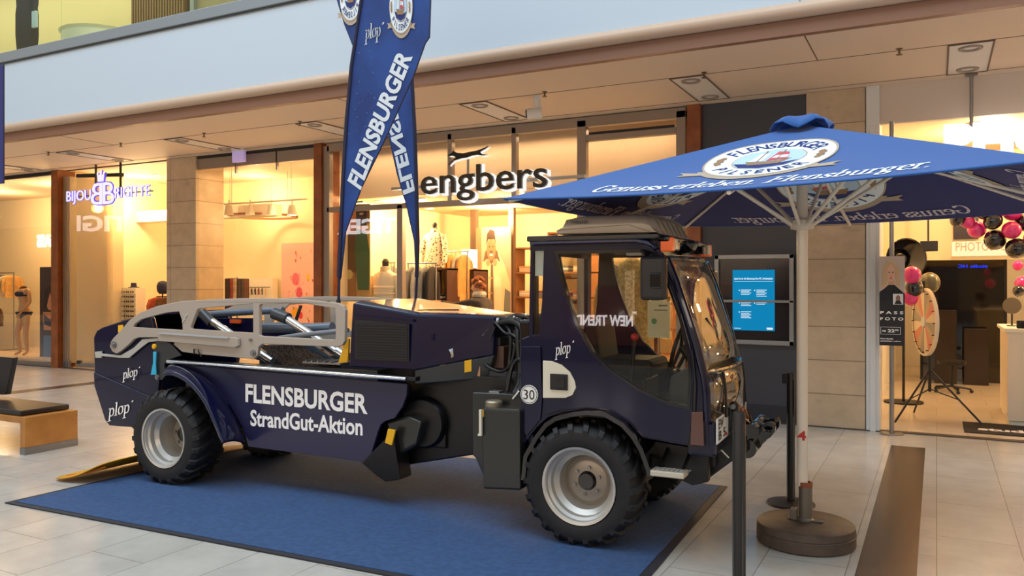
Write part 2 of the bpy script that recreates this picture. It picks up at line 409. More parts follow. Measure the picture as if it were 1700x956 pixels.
# ================================================================== THE SETTING
YF = 9.95                                                       # the line of shop fronts
ZC = 3.85                                                       # mall ceiling height
struct(BM(FLOOR).box(-34, 12, -6, YF, -.1, 0).obj('floor', smooth=0))
struct(BM(SHOPFLOOR).box(-34, 12, YF, 18.2, -.1, 0.004).obj('floor', smooth=0))
INLAY = mat('inlay_dark_stone', (74, 60, 52), .25, noise=.25, nscale=4)
struct(BM(INLAY).box(-.41, -.10, -3, 9.1, 0, .002).obj('trim_1', smooth=0))
struct(BM(INLAY).box(-12.5, -12.2, -3, 9.1, 0, .002).obj('trim_2', smooth=0))
struct(BM(mat('threshold_dark', (72, 60, 52), .4)).box(-34, 12, YF - .09, YF + .02, 0, .012).obj('trim_3', smooth=0))
# ceiling with its seams
c_ = BM(SOFFIT).box(-34, 12, 7.36, YF + .1, ZC, ZC + .1)
struct(c_.obj('ceiling', smooth=0))
c_ = BM(SEAM)
for y in (8.49, 9.70): c_.box(-34, 12, y - .006, y + .006, ZC - .003, ZC + .001)
for k in range(9):
    x = -1.04 - 2.64 * 2 * k + 0
    c_.box(x - .006, x + .006, 7.4, 8.49, ZC - .003, ZC + .001)
struct(c_.obj('trim_4', smooth=0))
# balcony fascia with its rounded lower lip
struct(BM(FASCIA).box(-34, 12, 7.30, 7.36, 4.02, 4.97).obj('wall_fascia', smooth=0))
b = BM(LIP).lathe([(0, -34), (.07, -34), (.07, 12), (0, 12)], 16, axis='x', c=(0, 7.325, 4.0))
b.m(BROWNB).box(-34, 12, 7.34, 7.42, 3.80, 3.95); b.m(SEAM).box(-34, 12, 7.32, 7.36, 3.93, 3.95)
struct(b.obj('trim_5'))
struct(BM(GREYBAND).box(-34, 12, 7.26, 7.42, 4.985, 5.13).obj('trim_6', smooth=0, bevel=.008))
struct(BM(mat('groove', (70, 76, 80), .6)).box(-34, 12, 7.28, 7.36, 4.965, 4.985).obj('trim_7', smooth=0))
for xs in (-1.04, -14.2):
    struct(BM(mat('joint_grey', (150, 156, 160), .6)).box(xs - .006, xs + .006, 7.294, 7.30, 4.07, 4.96).obj('trim_8', smooth=0))
# upper floor
struct(BM(mat('upper_floor', (190, 184, 170), .4)).box(-34, 12, 7.42, 12, 4.3, 5.06).obj('floor', smooth=0))
UPW = mat('upper_wall_cream', (226, 210, 160), .6)
struct(BM(UPW).box(-34, 12, 10.6, 10.8, 5.06, 8.4).obj('wall_upper', smooth=0))
struct(BM(SOFFIT).box(-34, 12, 7.0, 10.8, 8.4, 8.5).obj('ceiling', smooth=0))
x0 = pY(221, 20, 10.5)[0]; x1 = pY(309, 20, 10.5)[0]
b = BM(mat('slat_brown', (122, 92, 48), .5)); n = 20
for i in range(n):
    xa = x0 + (x1 - x0) * i / n; b.box(xa, xa + (x1 - x0) / n * .55, 10.46, 10.56, 5.06, 8.0)
b.m(mat('slat_back', (72, 56, 30), .7)).box(x0, x1, 10.56, 10.595, 5.06, 8.0)
tag(b.obj('slatted_panel'), 'brown vertical slat panel on the upper floor wall behind the glass balustrade', 'wall panel')
xa, xb = pY(150, 20, 9.6)[0], pY(208, 20, 9.6)[0]
b = BM(mat('counter_pale', (232, 224, 190), .5)).lathe([(0, 0), (.62, 0), (.66, 1.0), (.7, 1.05), (0, 1.05)], 32, c=((xa + xb) / 2, 9.5, 5.06))
tag(b.obj('reception_counter'), 'pale round counter standing on the upper floor left of the slatted panel', 'counter')
x2 = pY(322, 10, 10.5)[0]
t = thing('shop_window_frame', 'grey framed shop window with dim goods on the upper floor right of the slats', 'window', (x2, 10.5, 5.06))
BM(GREYBAND).box(-.05, .05, -.05, .05, 0, 2.6).obj('frame_post', t); BM(GREYBAND).box(0, 4.6, -.05, .05, 2.6, 2.7).obj('top_rail', t)
BM(mat('upper_pane', (150, 140, 110), .3)).box(.05, 4.6, .03, .06, 0, 2.6).obj('pane', t)
for i, (q, c3) in enumerate([(.9, (60, 50, 48)), (1.5, (120, 80, 60)), (2.4, (60, 40, 44)), (2.9, (150, 60, 40))]):
    BM(mat('goods_%d' % i, c3, .7)).box(q, q + .35, -.02, .03, .2 + .15 * (i % 2), .75).obj('display_card', t)
t = thing('glass_balustrade', 'greenish glass balustrade panels along the upper floor edge', 'balustrade', (0, 7.33, 5.13))
edges = [-17.7 + 1.42 * k for k in range(-1, 18)]
off = pY(102, 40, 7.33)[0]; edges = [off + 2.0 * k for k in range(-5, 11)]
for a_, c3 in zip(edges, edges[1:]): BM(BALU).box(a_ + .006, c3 - .006, -.008, .008, -.05, 1.0).obj('glass_panel', t, smooth=0)
BM(STEEL).tube([(edges[0], 0, 1.03), (edges[-1], 0, 1.03)], .025).obj('handrail', t)

# pillars, posts and panels of the shop row
def wbox(name, mt, x0, x1, y0, y1, z0, z1, bev=0): return struct(BM(mt).box(x0, x1, y0, y1, z0, z1).obj(name, smooth=0, bevel=bev))
wbox('wall_stone_pillar', STONE, -12.09, -11.36, 9.88, 10.5, 0, ZC)
wbox('wall_stone_pillar', STONE, -1.335, -.71, 9.88, 10.5, 0, ZC)
wbox('wall_inner_pillar', STONE, pY(334, 300, 10.9)[0], pY(369, 300, 11.3)[0], 10.9, 11.3, 0, ZC)
wbox('wall_dark_panel', DARKW, -2.56, -1.335, 9.93, 10.1, 0, ZC)
wbox('baseboard_dark', mat('skirting_dark', (44, 44, 50), .4), -2.56, -1.335, 9.915, 9.93, 0, .2)
wbox('trim_9', WOOD, -8.70, -8.545, 9.86, 10.3, 0, ZC)
wbox('trim_9', WOOD, -2.728, -2.565, 9.86, 10.3, 0, ZC)
wbox('trim_9', WOOD, -15.33, -15.12, 9.84, 10.2, 0, ZC)
wbox('trim_10', mat('white_jamb', (214, 214, 212), .4), -.70, -.56, 9.86, 10.3, 0, ZC, .006)
wbox('trim_10', MATS['white_jamb'], -.66, -.60, 9.84, 9.87, 0, 3.4, .004)
# back walls, side walls and ceilings of the shops
wbox('wall_back', CREAM, -34, -8.62, 12.9, 13.0, 0, ZC)
wbox('ceiling', SOFFIT, -34, -8.62, YF, 13, ZC, ZC + .1)
wbox('wall_back', CREAM, -8.62, -2.6, 14.4, 14.5, 0, ZC)
wbox('ceiling', mat('engbers_ceiling', (236, 214, 176), .7), -8.62, -2.6, 10.45, 14.5, 3.02, 3.1)
wbox('wall_bulkhead', mat('bulkhead_peach', (228, 202, 168), .7), -8.5, -2.8, 10.42, 10.5, 3.02, ZC)
wbox('wall_side', CREAM, -15.25, -15.17, YF + .2, 13, 0, ZC)
wbox('wall_side', CREAM, -8.66, -8.58, YF + .3, 14.5, 0, ZC)
wbox('wall_side', CREAM, -2.68, -2.60, YF + .3, 14.5, 0, ZC)
wbox('wall_side', CREAM2, -.78, -.70, YF + .5, 18, 0, 3.5)
wbox('wall_side', CREAM2, 7.9, 8.0, YF, 18, 0, 3.5)
wbox('wall_back', mat('studio_back', (232, 206, 160), .7), -.78, 8, 13.1, 13.2, 1.98, 3.5)
wbox('wall_back', CREAM2, -.78, 8, 17.95, 18.05, 0, 3.5)
wbox('ceiling', mat('studio_ceiling', (226, 200, 160), .7), -.78, 8, YF + .02, 18.05, 3.5, 3.58)
wbox('wall_bulkhead', mat('studio_bulkhead', (206, 192, 178), .6), -.56, 12, 9.90, 9.98, 3.42, ZC)
wbox('wall_end', SOFFIT, 8, 8.2, 7.4, YF, 0, ZC)
# Bijou inside: a beam and a white wall return right of the opening
XR = pY(216, 400, 11.6)[0]
wbox('wall_return', CREAM, XR - .95, XR, 11.6, 11.7, 0, ZC)
wbox('wall_beam', CREAM2, XR, -11.3, 11.6, 11.9, 2.95, 3.18)

# window frames and panes of the long clothes shop
def P(u, v, Y=YF): return pY(u, v, Y)
t = struct(bpy.data.objects.new('window_1', None)); C.objects.link(t); t.location = (0, YF, 0)
X1, X2 = -8.47, -2.76; ZT = 3.80
for nm, x0, x1, z0, z1 in [('window_frame', X1 - .07, X1 + .05, 0, ZT), ('window_frame', -7.13, -7.03, 0, 2.82), ('window_frame', X1, -2.76, ZT - .09, ZT + .04),
                           ('window_frame', X1, -4.17, 2.76, 2.84), ('window_frame', -4.22, -4.09, 0, ZT), ('window_frame', X2 - .12, X2, 0, ZT), ('window_frame', -6.24, -6.17, 2.84, ZT), ('window_frame', -5.20, -5.13, 2.84, ZT), ('window_frame', -4.09, -2.88, 3.52, 3.60), ('window_frame', X1, -7.03, 0, .1), ('window_frame', -4.09, -2.88, 0, .1)]:
    BM(FRAME).box(x0, x1, -.05, .05, z0, z1).obj(nm, t, smooth=0, bevel=.006)
BM(mat('slot_black', (30, 26, 24), .6)).box(-4.05, -2.9, -.052, -.04, 3.60, 3.63).obj('window_slot', t, smooth=0)
for x0, x1, z0, z1 in [(X1 + .05, -7.13, .1, 2.76), (X1 + .05, -6.24, 2.84, ZT - .09), (-6.17, -5.20, 2.84, ZT - .09), (-5.13, -4.22, 2.84, ZT - .09), (-4.09, -3.46, .1, 3.52), (-3.45, -2.88, .1, 3.52)]:
    BM(GLASS).box(x0, x1, -.006, .006, z0, z1).obj('window_pane', t, smooth=0)
# Bijou window right of the stone pillar: three tall panes
t = struct(bpy.data.objects.new('window_2', None)); C.objects.link(t); t.location = (0, YF, 0)
BM(MATS['slot_black']).box(-11.36, -8.7, -.04, .04, 3.80, 3.85).obj('window_frame', t, smooth=0)
BM(FRAME).box(-11.36, -8.7, -.03, .03, 3.62, 3.80).obj('window_frame', t, smooth=0)
BM(FRAME).box(-11.36, -8.7, -.03, .03, 0, .06).obj('window_frame', t, smooth=0)
xs = [-11.36, P(393, 300)[0], P(461, 300)[0], -8.70]
for x0, x1 in zip(xs, xs[1:]):
    BM(GLASS).box(x0 + .006, x1 - .006, -.006, .006, .06, 3.64).obj('window_pane', t, smooth=0)
for x0 in xs[1:3]: BM(STEEL).box(x0 - .012, x0 + .012, -.03, .012, 3.5, 3.82).obj('window_clamp', t, smooth=0)
# lingerie shop front, far left
t = struct(bpy.data.objects.new('window_3', None)); C.objects.link(t); t.location = (0, YF, 0)
BM(MATS['slot_black']).box(-34, -15.33, -.04, .04, 3.78, 3.85).obj('window_frame', t, smooth=0)
BM(STEEL).box(-34, -15.33, -.05, .05, 0, .09).obj('window_frame', t, smooth=0)
xs = [-15.35 - 1.12 * k for k in range(9)]
for x1, x0 in zip(xs, xs[1:]): BM(GLASS).box(x0 + .006, x1 - .006, -.006, .006, .09, 3.78).obj('window_pane', t, smooth=0)
# Bijou opening: folded sliding panes beside the wood post and one pane turned inwards
t = thing('folding_glass_door', 'tall smoky glass door pane folded open beside the wooden post under the lilac sign', 'door', (-15.08, YF, 0))
for k in range(4): BM(GLASSD).box(.02 + .055 * k, .035 + .055 * k, -.02, .9, .1, 3.72).obj('door_leaf', t, smooth=0)
for k in range(4):
    BM(STEEL).box(.01 + .055 * k, .045 + .055 * k, -.04, .0, .02, .14).obj('foot_clamp', t, smooth=0); BM(FRAME).box(.015 + .055 * k, .04 + .055 * k, -.03, -.02, .14, 3.72).obj('edge_profile', t, smooth=0)
p = thing('glass_door_pane', 'wide smoky glass pane swung into the jewellery shop opening', 'door', (-14.80, 10.02, 0), radians(18))
BM(GLASSD).box(0, 1.0, -.006, .006, .1, 3.7).obj('pane', p, smooth=0)
BM(STEEL).box(0, 1.0, -.02, .02, .02, .1).obj('bottom_rail', p, smooth=0); BM(BLACK).box(0, 1.0, -.02, .02, 3.7, 3.77).obj('top_rail', p, smooth=0)
BM(BLACKG).cyl((.06, -.05, .12), (.06, .05, .12), .035).obj('floor_knob', p)

# ceiling services
def boxlight(x):
    t = thing('ceiling_light_box', 'recessed white ceiling box holding two round downlights, one of a spaced row', 'ceiling light', (x, 9.1, ZC), 0, 'recessed light boxes in the mall ceiling')
    b = BM(SEAM)
    for a in ((-.19, -.175, -.6, .6), (.175, .19, -.6, .6), (-.19, .19, -.6, -.585), (-.19, .19, .585, .6)): b.box(a[0], a[1], a[2], a[3], -.012, -.002)
    b.obj('frame', t, smooth=0)
    BM(mat('light_box_white', (226, 220, 212), .5)).box(-.175, .175, -.585, .585, -.006, -.001).obj('cover_plate', t, smooth=0)
    for y in (-.42, .42): BM(mat('downlight_grey', (150, 138, 126), .4)).lathe([(0, -.004), (.06, -.004), (.075, -.02), (.1, -.02), (.105, -.006)], 24, c=(0, y, 0)).obj('downlight', t)
    return t
q = boxlight(.28)
for k in range(1, 8):
    d = copy_tree(q); d.location.x = .28 - 2.64 * k
s0 = BM(mat('sprinkler_brass', (120, 96, 72), .4, .6)).lathe([(0, 0), (.03, 0), (.03, -.006), (.01, -.01), (.01, -.05), (.028, -.055), (.028, -.06), (0, -.06)], 12).obj('ceiling_sprinkler')
s0.location = (-.31, 8.42, ZC); tag(s0, 'small hanging sprinkler head on the front seam of the mall ceiling', 'sprinkler', 'sprinkler heads')
for k in range(1, 9):
    d = s0.copy(); C.objects.link(d); d.location = (-.31 - 1.84 * k, 8.42, ZC)
x, y = fl(892, 160, ZC)
t = thing('security_camera', 'white cylindrical security camera hanging under the mall ceiling', 'camera', (x, y, ZC))
BM(WHITE).lathe([(0, 0), (.05, 0), (.045, -.01), (.04, -.16), (0, -.16)], 16).obj('bracket', t)
BM(WHITE).tube([(.06, 0, -.2), (-.10, -.07, -.21)], .065, 20).obj('housing', t, bevel=.004)
BM(BLACKG).tube([(-.095, -.068, -.21), (-.115, -.08, -.211)], .052, 20).obj('lens', t)
def exitsign(x, y, z, lab):
    t = thing('emergency_exit_light', lab, 'emergency light', (x, y, z))
    BM(mat('exit_pale', (196, 180, 214), .5, emit=(170, 150, 220), es=.35)).box(-.13, .13, -.03, .03, -.18, 0).obj('panel', t, bevel=.006)
    BM(WHITE).box(-.14, .14, -.04, .04, 0, .03).obj('housing', t, bevel=.004)
x, y = fl(381, 247, ZC - .02); exitsign(x, 9.72, ZC - .03, 'small lilac emergency light box under the ceiling above the left window')
x, z = pY(886, 336, 10.9); exitsign(x, 10.9, 3.0, 'small lilac emergency light box inside the clothes shop entrance')

# opposite shops across the mall (behind the camera; seen as reflections)
struct(BM(mat('opposite_wall', (90, 72, 62), .6)).box(-46, 12, -6.4, -6.2, 0, 4.6).obj('wall_opposite', smooth=0))
for k in range(9):
    x0 = -30 + 4.4 * k
    struct(BM(emis('lit_shop_window', (255, 200, 140), .32)).box(x0, x0 + 3.3, -6.2, -6.17, .5, 2.9).obj('window_4', smooth=0))
def sign_letters(name, label, text, x0, x1, Y, z, h, mt, yd=(0, 0, 1), xd=(1, 0, 0), thick=.06, bold=.03, ref='H'):
    t = thing(name, label, 'sign', (x0, Y, z)); b = B().m(mt)
    addtext(b, text2d(text, abs(x1 - x0), h, bold=bold, ref=ref), frame((0, 0, 0), xd, yd), 0, thick); b.obj('letters', t, smooth=0); return t
sign_letters('shop_sign', 'white lit TIGER shop sign across the mall', 'TIGER', -18.8, -21.6, -6.1, 3.65, .55, emis('sign_white_far', (255, 250, 255), 9), xd=(-1, 0, 0))
sign_letters('shop_sign', 'white lit FASS shop sign far along the opposite side', 'FASS', -40.2, -41.6, -6.1, 3.55, .6, MATS['sign_white_far'], yd=(0, 0, 1), xd=(-1, 0, 0))
t = sign_letters('window_lettering', 'white NEW TREND lettering on a brown board across the mall', 'NEW TREND', -4.57, -5.77, -6.12, .80, .2, MATS['sign_white_far'], xd=(-1, 0, 0), thick=.02)
BM(mat('board_red_brown', (120, 60, 40), .5, emit=(120, 56, 30), es=.5)).box(-1.5, .25, -.06, -.03, -.4, .8).obj('brown_board', t, smooth=0)

area('upper_floor_fill', (-14, 9.3, 8.3), (0, 0, 0), 16, 1.2, 320, (1.0, .86, .62))  # area fill added to brighten the upper floor wall
# ================================================================== SHOP LIGHTS
for p_, w_ in [((-17.3, 11.3, 3.3), 55), ((-20, 11.5, 3.3), 50), ((-14.6, 11.2, 3.3), 42), ((-12.9, 10.6, 3.0), 20), ((-12.4, 12.3, 3.4), 26), ((-10.4, 11.2, 2.85), 26), ((-9.4, 11.9, 2.85), 26),
               ((-7.9, 11.2, 2.85), 55), ((-7.0, 12.8, 2.85), 60), ((-5.6, 11.5, 2.85), 60), ((-4.7, 13.2, 2.85), 60), ((-3.5, 11.3, 2.85), 60),
               ((.6, 11.3, 3.25), 60), ((2.6, 11.8, 3.25), 60), ((1.5, 15.2, 3.2), 40), ((4.8, 11.5, 3.2), 60)]:
    point('shop_lamp', p_, w_ * 2.1 * EXPO, (1.0, .66, .32) if p_[0] < 0 else (1.0, .72, .42), .1)
def downlights(pts, z, group, where):
    b0 = None
    for x, y in pts:
        if b0 is None:
            b0 = thing('downlight', 'round glowing downlight in the %s ceiling' % where, 'ceiling light', (x, y, z), 0, group)
            BM(emis('downlight_glow', (255, 240, 214), 9)).lathe([(0, -.012), (.055, -.012)], 20).obj('bulb', b0)
            BM(WHITE).lathe([(.055, -.012), (.06, -.02), (.085, -.02), (.09, 0)], 20).obj('ring', b0)
        else:
            d = copy_tree(b0); d.location = (x, y, z)
downlights([(-14.0 + .62 * k, 11.2 - .12 * k) for k in range(4)] , ZC, 'downlights in the jewellery shop', 'jewellery shop')
downlights([(-8.2 + .85 * (k % 7) + .4 * (k // 7 % 2), 10.9 + .75 * (k // 7)) for k in range(21)], 3.02, 'downlights in the clothes shop', 'clothes shop')
downlights([(.4 + .9 * (k % 4), 10.8 + 1.1 * (k // 4)) for k in range(8)], 3.5, 'downlights in the photo studio', 'photo studio')
b = BM(emis('ceiling_panel_glow', (255, 244, 220), 3)).box(-4.9, -3.6, 11.0, 11.25, 3.0, 3.015); tag(b.obj('ceiling_light_panel', smooth=0), 'long glowing light panel in the clothes shop ceiling', 'ceiling light')

area('bulkhead_fill_strip', (-5.6, 10.2, 3.70), (0, 0, 0), 5.4, .12, 28, (1.0, .70, .42))  # unseen fill strip, added to light the bulkhead evenly
area('jewellery_fill_strip', (-10.1, 10.3, 3.6), (0, 0, 0), 2.2, .12, 14, (1.0, .72, .40))  # unseen fill added behind the panes to brighten the window
# ================================================================== SIGNS
# engbers sign: black letters with white back-lit halo, hung before the glass
xl, zb = pY(704, 322, 9.8); xr, _ = pY(912, 303, 9.8); zb = 2.93
t = thing('shop_sign', 'black engbers lettering with white edges and a running dog above', 'sign', (xl, 9.8, zb))
for nm, mt, oz, bold in [('halo_letters', emis('halo_white', (255, 250, 244), 1.0), .0, .026), ('black_letters', BLACKG, .045, .008)]:
    b = B().m(mt); addtext(b, text2d('engbers', xr - xl, .37 if bold < .02 else .385, bold=bold, ref='b'), frame((0 if bold < .02 else .02, -oz, 0 if bold < .02 else -.02), (1, 0, 0), (0, 0, 1)), 0, .04); b.obj(nm, t, smooth=0)
dog = [(0, .13), (.10, .17), (.16, .22), (.19, .20), (.26, .17), (.40, .15), (.60, .17), (.74, .18), (.90, .215), (1.0, .25), (.92, .20), (.80, .15), (.86, .10), (1.0, .085), (.86, .075), (.74, .10), (.60, .09), (.46, .06), (.34, .055), (.26, .04), (.14, .02), (.02, -.06), (.05, -.02), (.16, .055), (.22, .08), (.15, .12), (.06, .12)]
dog = [(xd * .66 + .44, z * .72 + .43) for xd, z in dog]
BM(MATS['halo_white']).ext([(a + .010, c3 - .010) for a, c3 in dog], .0, -.03).obj('dog_halo', t, smooth=0)
BM(BLACKG).ext(dog, -.045, -.075).obj('running_dog', t, smooth=0)
BM(STEEL).box(-.6, xr - xl + .5, .02, .05, .10, .14).obj('mounting_rail', t, smooth=0)
BM(STEEL).box(.72, .75, .0, .02, .1, .5).obj('dog_strut', t, smooth=0)
# small spot lamps on an arm under the sign
for u in (566, 905):
    x, z = pY(u, 336, 9.7); t = thing('arm_spotlight', 'little %s spotlight on the rail below the shop sign' % ('left' if u < 700 else 'right'), 'spotlight', (x, 9.82, z))
    BM(STEEL).tube([(0, 0, 0), (.25, .1, .02)], .014).obj('arm', t); BM(STEEL).tube([(-.04, -.03, 0), (.04, .02, 0)], .045, 14).obj('lamp_head', t)
# jewellery sign
LIL = emis('lilac_glow', (236, 228, 255), 1.15); VIO = mat('violet_side', (70, 50, 190), .4, emit=(90, 60, 240), es=.6)
xa, za = pY(112, 333, 9.72); xb, _ = pY(250, 325, 9.72)
t = thing('shop_sign', 'glowing lilac BIJOU BRIGITTE sign with crown hanging from two black rods', 'sign', (xa, 9.72, 3.20)); W = xb - xa
for txt, f0, f1, h in [('BIJOU', 0, .305, .19), ('RIGITTE', .60, 1.0, .19)]:
    for k, (mt, bo) in enumerate([(VIO, .022), (LIL, .0)]):
        b = B().m(mt); addtext(b, text2d(txt, W * (f1 - f0), h, bold=bo), frame((W * f0, -.014 * k, 0), (1, 0, 0), (0, 0, 1)), 0, .012); b.obj('letters', t, smooth=0)
for k, (mt, bo) in enumerate([(VIO, .03), (LIL, .0)]):
    for sg, px in ((1, W * .455), (-1, W * .445)):
        co, fs = text2d('B', W * .135, .40, bold=bo); co = [(c3[0] * sg, c3[1]) for c3 in co]; fs = [tuple(reversed(f)) if sg < 0 else f for f in fs]
        b = B().m(mt); addtext(b, (co, fs), frame((px, -.014 * k, -.1), (1, 0, 0), (0, 0, 1)), 0, .012); b.obj('big_letter', t, smooth=0)
for k, (mt, o_) in enumerate([(VIO, .008), (LIL, 0)]):
    cr_ = [(-.09 - o_, .48 + o_), (-.055, .34), (-.03, .44), (-.02, .34), (0, .52 + o_), (.02, .34), (.03, .44), (.055, .34), (.09 + o_, .48 + o_), (.06, .315 - o_), (-.06, .315 - o_)]
    BM(mt).ext([(W * .45 + p_[0], p_[1]) for p_ in cr_], -.04 * k, -.04 * k - .03).obj('crown', t, smooth=0)
for u in (158, 199): x = pY(u, 300, 9.72)[0] - xa; BM(BLACK).box(x - .015, x + .015, .0, .03, .05, ZC - 3.20).obj('hanging_rod', t, smooth=0)
BM(mat('sign_rail', (40, 34, 60), .5)).box(0, W + .05, .0, .02, .07, .09).obj('rail', t, smooth=0)
# photo studio sign
x0, z0 = pY(1572, 216, 9.75)
t = thing('shop_sign', 'large glowing white PHOTO letters hanging on a grey rod over the studio entrance', 'sign', (x0, 9.72, 2.98))
b = B().m(emis('sign_white', (255, 248, 246), 1.3)); addtext(b, text2d('PHOTO', 1.75, .31, bold=.06), frame((0, 0, 0), (1, 0, 0), (0, 0, 1)), 0, .06); b.obj('letters', t, smooth=0)
x = pY(1613, 150, 9.72)[0] - x0; BM(STEEL).cyl((x, .05, .31), (x, .05, ZC - 2.98), .018).obj('hanging_rod', t); BM(STEEL).lathe([(0, 0), (.06, 0), (.06, -.02), (0, -.02)], 20, c=(x, .05, ZC - 2.98)).obj('ceiling_plate', t)

# display screen in the dark panel
t = thing('info_display', 'grey framed notice window with a bright blue lit screen on the dark wall', 'display', (-2.394, 9.93, .919))
Wd, Hd = .92, 1.07
b = BM(mat('display_frame', (150, 150, 148), .35, .5))
for a in ((0, Wd, 0, .05), (0, Wd, Hd - .05, Hd), (0, .05, 0, Hd), (Wd - .05, Wd, 0, Hd), (0, Wd, .50, .53)): b.box(a[0], a[1], -.06, 0, a[2], a[3])
b.obj('frame', t, smooth=0, bevel=.004)
BM(mat('display_back', (44, 40, 42), .15, coat=1)).box(.05, Wd - .05, -.015, -.001, .05, Hd - .05).obj('dark_pane', t, smooth=0)
s_ = BM(emis('screen_blue', (18, 134, 186), .95)).box(.21, .70, -.024, -.016, .165, .89).obj('screen', t, smooth=0)
WS = emis('screen_white', (220, 240, 250), 1)
b = B().m(WS); M = frame((.21, -.0245, .165), (1, 0, 0), (0, 0, 1))
addtext(b, text2d('Jetzt So ist die Beratung Ihre PC Arbeitsplatz', .45, .022, bold=.03), frame((.23, -.0245, .165 + .61), (1, 0, 0), (0, 0, 1)))
b.obj('screen_heading', s_, smooth=0); b = B().m(WS)
b.mesh([(.02, .585, 0), (.47, .585, 0), (.47, .59, 0), (.02, .59, 0)], [(0, 1, 2, 3)], M)
for (xx, zz, n) in [(.10, .48, 4), (.28, .48, 5), (.10, .33, 3), (.28, .33, 2), (.10, .22, 5)]:
    b.obj('screen_text', s_, smooth=0); b = B().m(WS)
    for i in range(n): b.mesh([(xx, zz - i * .018, 0), (xx + .12 - .02 * (i % 2), zz - i * .018, 0), (xx + .12 - .02 * (i % 2), zz + .008 - i * .018, 0), (xx, zz + .008 - i * .018, 0)], [(0, 1, 2, 3)], M)
    co = [(xx - .02 + .008 * cos(a * pi / 4), zz + .008 * sin(a * pi / 4), 0) for a in range(8)]; b.mesh(co, [tuple(range(8))], M)
b.obj('screen_text', s_, smooth=0); b = B().m(WS); b.mesh([(.02, .02, 0), (.10, .02, 0), (.10, .028, 0), (.02, .028, 0)], [(0, 1, 2, 3)], M); b.obj('screen_text', s_, smooth=0); b = B().m(WS); b.mesh([(.40, .015, 0), (.47, .015, 0), (.47, .04, 0), (.40, .04, 0)], [(0, 1, 2, 3)], M)
b.obj('screen_text', s_, smooth=0)

# ================================================================== THE BEACH CLEANING TRUCK
T = thing('beach_cleaning_truck', 'dark navy beach cleaning truck with glazed cab and grey arms on the blue mat', 'vehicle', (R0[0], R0[1], 0), YAW)
AX = {'rear': (-.215, .388), 'front': (3.39, .388)}
WB = 1.45                                                        # overall width over the tyres
def tyre_mesh():
    b = BM(TIRE); prof = [(.238, .035), (.25, .012), (.29, .0), (.335, .006), (.362, .03), (.372, .06), (.374, .17), (.372, .28), (.362, .31), (.335, .334), (.29, .34), (.25, .328), (.238, .305), (.225, .30), (.225, .04), (.238, .035)]
    b.lathe(prof, 56, axis='y')
    n = 22
    for side in (0, 1):
        for i in range(n):
            a = 2 * pi * (i + .5 * side) / n; co = []
            secs = [(.004, .325, .352, 0.0, .052), (.03, .352, .383, 0.02, .052), (.075, .366, .393, .07, .05), (.165, .368, .394, .18, .042)]
            for w, r0, r1, da, hw in secs:
                if side: w = .34 - w
                for r, s_ in ((r0, -1), (r0, 1), (r1, 1), (r1, -1)):
                    t = a + da + s_ * hw * (1.15 if r == r0 else .85); co.append((r * cos(t), w, r * sin(t)))
            fs = [(0, 1, 2, 3), (15, 14, 13, 12)]
            for k in range(3):
                for j in range(4): fs.append((k * 4 + j, k * 4 + (j + 1) % 4, k * 4 + 4 + (j + 1) % 4, k * 4 + 4 + j))
            b.mesh(co, fs)
    return b
def wheel_at(name, s, w, z, flip, proto=None, lab=None, rot=0):
    if proto is None:
        t0 = tyre_mesh().obj(name, T, smooth=30)
        r = BM(RIM).lathe([(.228, .012), (.243, .008), (.243, .02), (.226, .03), (.222, .05), (.205, .062), (.202, .10), (.172, .125), (.165, .19), (.165, .27), (.20, .30), (.235, .31)], 48, axis='y').obj('rim', t0)
        h = BM(HUBM).lathe([(.165, .205), (.150, .20), (.135, .185), (.12, .178), (.062, .175), (.062, .175)], 40, axis='y').obj('hub_disc', t0)
        b = BM(BLACKG).lathe([(0, .150), (.048, .150), (.056, .158), (.06, .176)], 28, axis='y'); b.obj('hub_cap', t0)
        for k in range(6):
            a = 2 * pi * k / 6 + .35
            BM(STEEL).tube([(.088 * cos(a), .158, .088 * sin(a)), (.088 * cos(a), .18, .088 * sin(a))], .0115, 6).obj('wheel_bolt', t0)
        BM(STEEL).tube([(.10, .10, -.178), (.115, .06, -.19)], .006, 8).obj('valve_stem', t0)
        o = t0
    else: o = copy_tree(proto, T)
    o.location = (s, w, z); o.rotation_euler = (0, rot, pi if flip else 0)
    if lab: o['label'] = lab
    return o
w0 = wheel_at('wheel', AX['front'][0], 0, AX['front'][1], False, lab='front near wheel with silver rim and six bolt hub')
w1 = wheel_at('wheel', AX['rear'][0], 0, AX['rear'][1], False, w0, 'rear near wheel with deep silver rim', .5)
for ch in list(w1.children):                                       # the rear rim is deeper
    if ch.name.startswith(('hub', 'wheel_bolt')): ch.location.y += .05
wheel_at('wheel', AX['front'][0], WB, AX['front'][1], True, w0, 'front far wheel', 1.1)
wheel_at('wheel', AX['rear'][0], WB, AX['rear'][1], True, w0, 'rear far wheel', 2.0)
def extV(pts, w0_, w1_, mt, name, parent=T, holes=(), bevel=.004, at=None, smooth=0):
    at = w0_ if at is None else at
    return BM(mt).ext(VV(pts, at), w0_, w1_, [VV(h, at) for h in holes]).obj(name, parent, smooth=smooth, bevel=bevel)
def tf(o, w, xd=(1, 0, 0), yd=(0, 0, 1)): return frame((o[0], w, o[1]), xd, yd)      # text frame on a side plane (reads from the near side)

